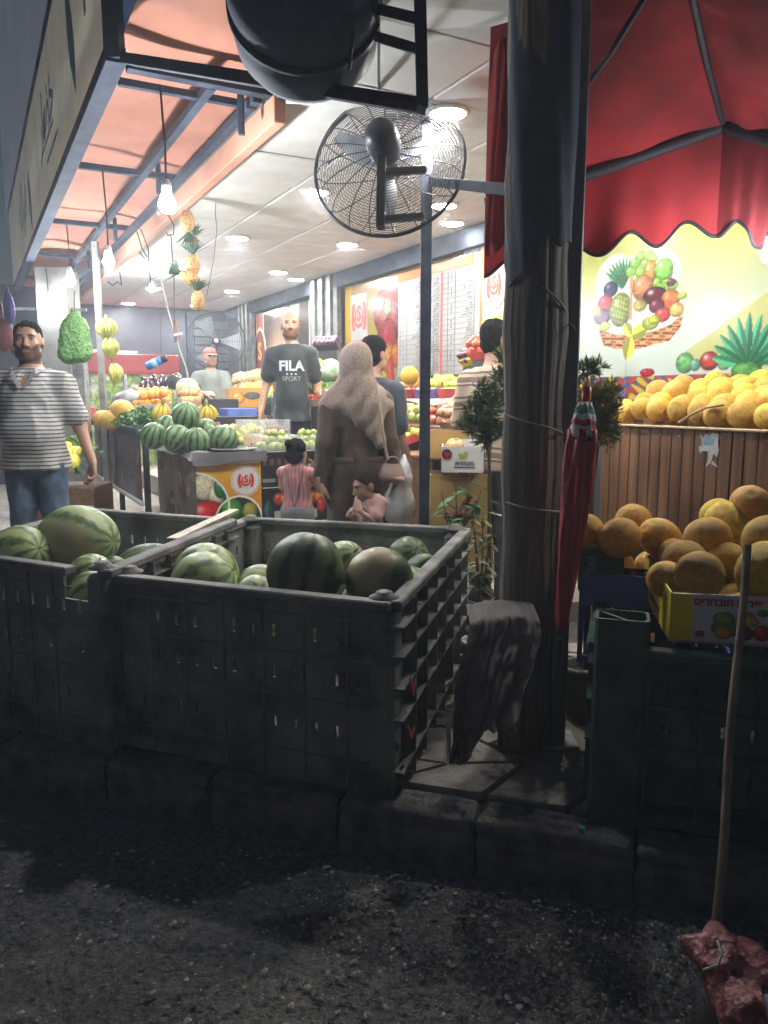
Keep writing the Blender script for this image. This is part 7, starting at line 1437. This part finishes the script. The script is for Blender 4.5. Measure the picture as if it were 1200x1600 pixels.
# pineapples on a string
m_pine = speckle('pineapple_rind', (.16, .085, .03), (.44, .24, .08), 55, .6, .60, .8); m_crown = mat('pineapple_crown', (.05, .11, .08), .5, .3, 9, col2=(.10, .20, .13))
def pineapple(label, p, up, s=1.0):
    M, _ = frame_to(p, Vector(p)+Vector(up)); t_ = thing('pineapple', label, 'pineapple', M=M, group='pineapples strung under the ceiling')
    prof = [(.002, -.075*s)]+[(.05*s*math.sin(math.pi*(.12+.76*k/9))**.6, (-.07+.14*k/9)*s) for k in range(10)]+[(.01, .075*s)]
    mb = MB(); mb.lathe(prof, 24, wob=lambda a, v: 1+.05*math.sin(a*8+v*16)*math.sin(a*8-v*16)); mb.build('fruit', m_pine, t_); rr = random.Random(int(p[0]*1e4))
    for k in range(22):
        a = k*2.4; L = s*(.13-.002*k); til = .95-.038*k; d = Vector((math.cos(a)*math.sin(til), math.sin(a)*math.sin(til), math.cos(til))); sd = Vector((-math.sin(a), math.cos(a), 0)); b0_ = Vector((0, 0, .07*s)); e = b0_+d*L+Vector((math.cos(a), math.sin(a), 0))*.02*s
        MB().add([b0_-sd*.012*s, b0_+sd*.012*s, b0_+d*L*.5+sd*.014*s, e, b0_+d*L*.5-sd*.014*s, b0_+d*L*.5-d.cross(sd)*.006], [(0, 1, 5), (1, 2, 5), (2, 3, 5), (3, 4, 5), (4, 0, 5)]).build('crown_leaf', m_crown, t_)
YP = 5.75
pineapple('topmost pineapple of the string, crown hanging down', at(293, 346, YP), (.06, 0, -1)); pineapple('second pineapple of the string, half hidden by the crown above', at(301, 380, YP+.05), (.1, .3, .9), .8); pineapple('third pineapple of the string with upright crown', at(301, 414, YP), (.05, -.1, 1)); pineapple('fourth pineapple of the string, crown pointing left', at(296, 434, YP-.02), (-.8, -.1, .4)); pineapple('lowest pineapple of the string with upright crown', at(309, 470, YP), (0, -.05, 1), .95)
wire('thin string holding the pineapples together', [at(297, 312, YP), at(293, 340, YP), at(301, 400, YP), at(309, 465, YP)], .002, 'string')
# posts in the middle distance
c = atz(154, 430, 3.02); YT = 7.6; c = at(158, 560, YT); o = MB().beam((c.x, c.y, FLOOR_Z), (c.x-.0, c.y, 3.06), .055).build('steel_pole', mat('galvanised_pole', (.24, .24, .22), .5, .3, 8, metal=.4)); tag(o, 'thin grey steel pole with green bananas hanging on it', 'pole')
for i, (px, py, lb) in enumerate(((166, 500, 'highest bunch of green bananas on the steel pole'), (170, 530, 'middle bunch of green bananas on the steel pole'), (176, 570, 'lowest and widest bunch of bananas on the steel pole'))): banana_bunch(lb, tr(at(px, py, 7.35), rz=.3+.8*i), 9 if i == 2 else 7, .19, m_bang, 'banana bunches hanging on the steel pole', 1.2 if i == 2 else .9)
c = at(127, 600, 8.6); o = MB().box((c.x, c.y, 1.1), (.13, .13, 2.1), None, .006).build('steel_post', m_galv); tag(o, 'grey square steel post left of the red cooler', 'post')
c = at(97, 560, 9.0); o = MB().box((c.x, c.y, 1.65), (.36, .36, 2.75), rotm() , .01).build('concrete_pillar', mat('grey_plaster', (.26, .26, .24), .85, .3, 4, .2, 30)); tag(o, 'plastered grey pillar behind the green net bag', 'pillar')
c = at(50, 470, 9.8); o = MB().beam(at(0, 482, 8.9), at(135, 484, 8.9), .03).build('curtain_rail', m_galv); tag(o, 'thin steel rail running behind the bulbs at the left', 'rail')
# green net bag
nb = thing('net_bag', 'tall green net sack of vegetables hanging behind the striped man', 'sack', at(115, 530, 6.2)); q0 = nb.location
sdf_obj('sack', [('c', tuple(at(110, 512, 6.2)-q0), tuple(at(108, 552, 6.2)-q0), .075, .085), ('c', tuple(at(124, 510, 6.2)-q0), tuple(at(127, 550, 6.2)-q0), .07, .085), ('c', tuple(at(116, 500, 6.2)-q0), tuple(at(116, 488, 6.2)-q0), .06, .03)], speckle('green_netting', (.015, .09, .035), (.15, .31, .09), 60, .6, .60, .8), nb, .009, .04, warp=lambda P: .008*vnoise(P, 75, 4)+.006*vnoise(P, 150, 5)); MB().tube([at(116, 490, 6.2), at(116, 455, 6.2)], .004, 6).build('cord', m_rubber, nb, True)
# blue bottle hanging by the cooler
M, L = frame_to(at(229, 573, 7.2), at(262, 558, 7.2)); bb = thing('blue_bottle', 'bright blue plastic bottle hanging tilted before the red cooler', 'bottle', M=M); mb = MB(); mb.lathe([(.002, 0), (.036, .003), (.040, .02), (.040, .13), (.032, .16)], 24); mb.build('body', mat('bright_blue_plastic', (.03, .22, .68), .3, .15, 8), bb); mb = MB(); mb.lathe([(.033, .158), (.034, .165), (.034, .20), (.02, .21)], 20); mb.build('cap', m_black, bb); mb = MB(); mb.lathe([(.0405, .06), (.0405, .11)], 24); mb.build('label_band', mat('pale_label', (.35, .55, .75), .5), bb); MB().tube([at(252, 556, 7.2), at(250, 480, 7.2)], .002, 5).build('string', m_rubber, bb, True)
# red cooler cabinet at the back
RA0, RA1, RB = onb(132, 600, 12.3)[0], onb(281, 600, 12.3)[0], 12.3
rc_ = thing('display_cooler', 'open display cooler with red fascia and leafy printed panels at the back', 'cooler', F(RA0, RB, FLOOR_Z), TH); rw_ = RA1-RA0; zt = onb(200, 553, RB)[2]-FLOOR_Z; zf = onb(200, 584, RB)[2]-FLOOR_Z
MB().box((rw_/2, .3, (zt+zf)/2), (rw_, .6, zt-zf), None, .01).build('fascia', mat('cooler_red', sl((.62, .16, .17)), .4, .12, 3), rc_); MB().box((rw_/2, -.01, zf+.02), (rw_, .02, .04)).build('fascia_stripe', mat('deep_red', sl((.55, .06, .08)), .4), rc_)
P_ = Pic(rw_, zf, 160, 100, (.70, .78, .62)); rn = np.random.RandomState(9)
for k in range(150): P_.ell(rn.rand()*rw_, rn.rand()*zf, .06+.06*rn.rand(), .05+.07*rn.rand(), [(.42, .62, .22), (.80, .78, .35), (.45, .68, .60), (.85, .86, .8), (.6, .74, .3)][rn.randint(5)], ang=rn.rand()*3, hl=.1, a=.7)
P_.sheet('printed_panel', rc_, pm(0, 0, -.05), .3); MB().box((rw_/2, .35, zf/2), (rw_, .5, zf)).build('body', m_dk, rc_)
for x in (.02, rw_*.42, rw_*.72, rw_-.02): MB().box((x, .03, (zf)/2), (.05, .05, zf), None, .004).build('door_post', m_galv, rc_)
MB().box((rw_*.56, -.15, zf*.60), (rw_*.5, .3, .3), None, .01).build('red_ledge', mat('cooler_red', (.4, .03, .03)), rc_)
# pedestal fan at the back
fc = at(338, 533, 11.6); bf = thing('pedestal_fan', 'dark pedestal fan standing before the roller shutter', 'fan', M=tr(fc, rz=.2)); mb = MB()
for k in range(10): mb.tube(ringpts(.10+.034*k, -.06*math.sqrt(max(0, 1-((k+1)/10)**3)), 40), .0035, 4, cap=False)
for k in range(10): a = k*.628; mb.tube([(.06*math.cos(a), -.06, .06*math.sin(a)), (.41*math.cos(a), 0, .41*math.sin(a))], .004, 4)
stuff(mb.build('cage', m_fan, bf)); MB().tube(ringpts(.42, 0, 48), .01, 6).build('outer_ring', m_fan, bf); MB().lathe([(.002, -.12), (.06, -.11), (.07, 0), (.05, .15), (.002, .16)], 18, rotm(rx=-math.pi/2)).build('motor', m_fan, bf); MB().lathe([(.001, -.125), (.03, -.122), (.032, -.11)], 16, rotm(rx=math.pi/2) @ Matrix.Diagonal((1, 1, -1, 1))).build('badge', m_white, bf); MB().tube([(0, .05, -.05), (0, .06, -1.2)], .02, 8).build('stem', m_fan, bf)
for k in range(3):
    a0 = k*2.09
    MB().sheet(lambda u, v, a0=a0: ((.06+.3*u)*math.cos(a0+(v-.5)*.7), .03*(v-.5), (.06+.3*u)*math.sin(a0+(v-.5)*.7)), 6, 4, thick=.003).build('blade', mat('fan_blade_grey', (.1, .11, .13)), bf)
# goods behind the striped man at the left edge
for i, (px, py, Y, rx, rz_, c_, lb) in enumerate(((14, 482, 6.4, .05, .13, (.07, .05, .22), 'purple plastic bag hanging at the left edge behind the striped man'), (4, 520, 6.5, .09, .16, (.16, .04, .035), 'dark red sack hanging at the left photo edge'), (22, 538, 6.6, .06, .08, (.22, .12, .07), 'brown paper bag behind the shoulder of the striped man'))):
    c = at(px, py, Y); o = sdf_obj('hanging_bag', [('e', tuple(c), (rx, rx*.7, rz_), None), ('c', tuple(c+Vector((0, 0, rz_*.8))), tuple(c+Vector((0, 0, rz_*1.5))), rx*.4, rx*.15)], mat('bag_%d' % i, tuple(x*.6 for x in c_), .7, .3, 10, .4, 25), None, .010, .03, warp=lambda P: .018*np.abs(vnoise(P*np.array((1, 1, .4)), 55, 3))+.006*vnoise(P, 90, 4)); tag(o, lb, 'bag', 'bags hanging behind the striped man')
lay('lemon', at(100, 735, 6.6), at(124, 738, 6.4), at(98, 715, 6.9), at(122, 712, 6.7), 4, 4, .05, 'yellow lemon in the low crate beside the striped man', 'lemons in the low crate', layers=2, seed=50, tray=(m_gcr, 'low green crate of lemons beside the striped man')); leaf_heap('lettuce_heap', 'lettuce heap in the low crate beside the striped man', 'lettuce', at(112, 700, 6.9)-Vector((0, 0, .05)), (.12, .12, .14), 250, .07, m_leaf2, seed=6)
MB().box((0, 0, 0), (.5, .5, .55), tr(Vector((at(112, 740, 6.7).x, 6.75, FLOOR_Z+.28))), .01).build('wooden_box', m_shw); tag(bpy.data.objects['wooden_box'], 'brown wooden box carrying the low crate of lemons', 'box')
for px, py, Y, c_, w_, h_, lb in ((140, 650, 8.9, (.5, .1, .1), .12, .2, 'red and white packet stack left of the red cooler'), (128, 655, 8.6, (.35, .22, .12), .16, .3, 'brown cardboard carton behind the tomatoes')):
    o = MB().box((0, 0, 0), (w_, .2, h_), tr(at(px, py, Y), rz=TH), .004).build('packet', mat('packet_%d' % px, c_, .6)); tag(o, lb, 'packet')
# ---- plants
def pot(p, r, h, label_parent, m): MB().lathe([(r*.72, 0), (r*.8, .01), (r, h*.9), (r*1.08, h*.9), (r*1.08, h), (r*.9, h), (r*.88, h*.85)], 24, Matrix.Translation(Vector(p))).build('pot', m, label_parent, True)
m_bark = mat('plant_stem', (.10, .075, .05), .8, .3, 20)
def needles(mb, c, rad, n, L, seed, up=.5):
    rr = random.Random(seed); c = Vector(c)
    for _ in range(n):
        d = Vector((rr.gauss(0, 1), rr.gauss(0, 1), rr.gauss(0, 1))).normalized(); rho = rr.random()**.4; wob_ = 1+.25*math.sin(d.x*7+seed)*math.sin(d.z*6+seed*2)
        p = c+Vector((d.x*rad[0], d.y*rad[1], d.z*rad[2]))*rho*wob_; ax = (d+Vector((0, 0, up))+Vector((rr.gauss(0, .5), rr.gauss(0, .5), rr.gauss(0, .5)))).normalized(); sd = ax.orthogonal().normalized(); sd = Matrix.Rotation(rr.uniform(0, 6), 3, ax) @ sd; l = L*rr.uniform(.6, 1.3); w_ = l*.055
        mb.add([p-sd*w_, p+sd*w_, p+ax*l*.6+sd*w_*1.2, p+ax*l, p+ax*l*.6-sd*w_*1.2], [(0, 1, 2, 3, 4)])
        for s_ in (-1, 1): q = p+ax*l*.35; e = q+(ax+sd*s_).normalized()*l*.5; mb.add([q-ax*w_*.6, q+ax*w_*.6, e], [(0, 1, 2)])
def conifer(label, blobs, stem, pp, pr, ph, pm_, m, seed, L=.06):
    t_ = thing('potted_evergreen', label, 'potted plant', Vector(pp), 0, 'potted evergreens around the pole'); MB().tube(stem, [.014-.008*k/(len(stem)-1) for k in range(len(stem))], 8).build('trunk', m_bark, t_, True)
    mb = MB()
    for i, (c, r, n) in enumerate(blobs):
        needles(mb, c, r, n, L, seed+i)
        MB().tube([stem[min(len(stem)-1, max(0, len(stem)//2))], (Vector(stem[-1])+Vector(c))/2, c], [.006, .004, .002], 6).build('branch', m_bark, t_, True)
    stuff(mb.build('foliage', m, t_, True)); pot(pp, pr, ph, t_, pm_); return t_
m_pot = mat('pale_pot', (.42, .37, .31), .7, .3, 9, .3); m_potd = mat('dark_pot', (.05, .045, .04), .7)
Yc = 3.75; conifer('feathery dark evergreen shrub just left of the wooden pole', [(at(765, 635, Yc), (.05, .06, .07), 330), (at(782, 600, Yc+.1), (.035, .05, .08), 260), (at(744, 668, Yc-.05), (.045, .05, .035), 230), (at(772, 674, Yc), (.05, .06, .035), 260), (at(786, 565, Yc+.1), (.022, .04, .06), 110), (at(738, 640, Yc), (.03, .04, .03), 110), (at(728, 662, Yc), (.03, .03, .018), 70), (at(752, 610, Yc), (.028, .03, .04), 100), (at(760, 690, Yc), (.03, .04, .02), 80)], [Vector((at(765, 900, Yc).x, Yc, .40)), at(765, 800, Yc), at(764, 720, Yc), at(768, 620, Yc)], (at(765, 900, Yc).x, Yc, KERB_Z), .11, .26, m_potd, m_leafd, 3, .05)
Yc = 3.28; m_gold = mat('golden_evergreen', (.07, .10, .022), .55, .4, 20, col2=(.22, .20, .05), transl=.15)
conifer('small round yellowish evergreen behind the closed umbrella', [(at(938, 645, Yc), (.075, .07, .10), 900), (at(920, 630, Yc+.02), (.06, .06, .09), 500), (at(948, 675, Yc), (.05, .05, .06), 400), (at(952, 615, Yc), (.05, .05, .05), 300)], [Vector((at(925, 800, Yc).x, Yc, .40)), at(925, 760, Yc), at(934, 690, Yc), at(936, 640, Yc)], (at(925, 800, Yc).x, Yc, KERB_Z), .10, .24, m_potd, m_gold, 11, .038)
Yc = 3.45; t2 = conifer('thin dark twig of evergreen above the closed umbrella', [(at(915, 578, Yc), (.05, .04, .025), 160), (at(932, 573, Yc), (.04, .03, .014), 70)], [at(893, 640, Yc), at(898, 610, Yc), at(908, 585, Yc)], (at(893, 700, Yc).x, Yc, KERB_Z), .08, .2, m_potd, m_leafd, 21, .05)
MB().tube([Vector((at(893, 700, Yc).x, Yc, .35)), at(893, 700, Yc), at(893, 640, Yc)], .008, 6).build('trunk', m_bark, t2, True)
def broad(label, base, tips, pr, ph, pm_, m, seed, L=.10, wd=.026, per=7):
    rr = random.Random(seed); base = Vector(base); t_ = thing('leafy_plant', label, 'potted plant', base, 0, 'potted leafy plants around the pole'); n = 0
    for tp in tips:
        tp = Vector(tp); b = base+Vector((0, 0, ph)); mid = b.lerp(tp, .55)+Vector((0, 0, .10)); pts = [b.lerp(mid, t).lerp(mid.lerp(tp, t), t) for t in [k/10 for k in range(11)]]; MB().tube(pts, [.006-.004*k/10 for k in range(11)], 6).build('stalk', m_bark, t_, True)
        for k in range(per):
            q = pts[min(10, 4+int(6.5*k/per))]; an = k*2.4+seed; d = Vector((math.cos(an), math.sin(an)*.8, rr.uniform(-.5, .3))).normalized(); sd = d.cross(Vector((0, 0, 1))).normalized(); l = L*rr.uniform(.7, 1.25); w_ = wd*rr.uniform(.8, 1.2); dn = Vector((0, 0, -1))
            c = [q, q+d*l*.3+sd*w_+dn*l*.02, q+d*l*.7+sd*w_*.8+dn*l*.14, q+d*l+dn*l*.3, q+d*l*.7-sd*w_*.8+dn*l*.14, q+d*l*.3-sd*w_+dn*l*.02, q+d*l*.35+dn*l*.09, q+d*l*.7+dn*l*.20]
            MB().add(c, [(0, 1, 6), (1, 2, 7, 6), (2, 3, 7), (0, 6, 5), (6, 7, 4, 5), (7, 3, 4)]).build('leaf', m, t_, True); n += 1
    pot(base, pr, ph, t_, pm_); return t_
b_ = at(716, 850, 4.25); broad('arching plant with long drooping leaves right of the steel post', (b_.x, b_.y, KERB_Z), [at(690, 770, 4.15), at(712, 745, 4.2), at(735, 738, 4.25), at(752, 765, 4.2), at(700, 800, 4.1), at(728, 790, 4.1)], .11, .25, m_potd, m_leafb, 2, .12, .022, 8)
b_ = at(752, 935, 3.45); broad('bushy plant in a pale pot between the bin and the wooden pole', (b_.x, b_.y, KERB_Z), [at(742, 830, 3.4), at(755, 800, 3.5), at(768, 840, 3.45), at(746, 870, 3.35), at(760, 880, 3.4), at(770, 790, 3.55), at(738, 800, 3.5)], .085, .30, m_pot, mat('olive_leaf', (.05, .085, .02), .45, .35, 10, col2=(.16, .2, .05), transl=.2), 5, .06, .013, 10)
o = sdf_obj('red_fabric', [('e', tuple(at(716, 806, 4.3)), (.09, .05, .035), None), ('e', tuple(at(735, 790, 4.32)), (.05, .04, .05), None)], mat('maroon_fabric', (.16, .02, .035), .8, .3, 12), None, .01, .04, warp=lambda P: .010*vnoise(P, 50, 2)); tag(o, 'crumpled maroon fabric lying behind the bin corner', 'cloth')

# ---- added thin haze volume, standing in for lens glare round the lamps
hm = bpy.data.materials.new('glare_haze'); hm.use_nodes = True; N = hm.node_tree.nodes; N.remove(N['Principled BSDF']); vo = N.new('ShaderNodeVolumePrincipled')
vo.inputs['Color'].default_value = (.80, .88, 1.0, 1); vo.inputs['Density'].default_value = .0105; vo.inputs['Anisotropy'].default_value = .35
hm.node_tree.links.new(vo.outputs[0], N['Material Output'].inputs['Volume'])
hz = stuff(MB().box((0, 0, 2.9), (140, 140, 8.2)).build('haze', hm)); hz['label'] = 'added thin haze standing in for lens glare around the fruit shop lamps'
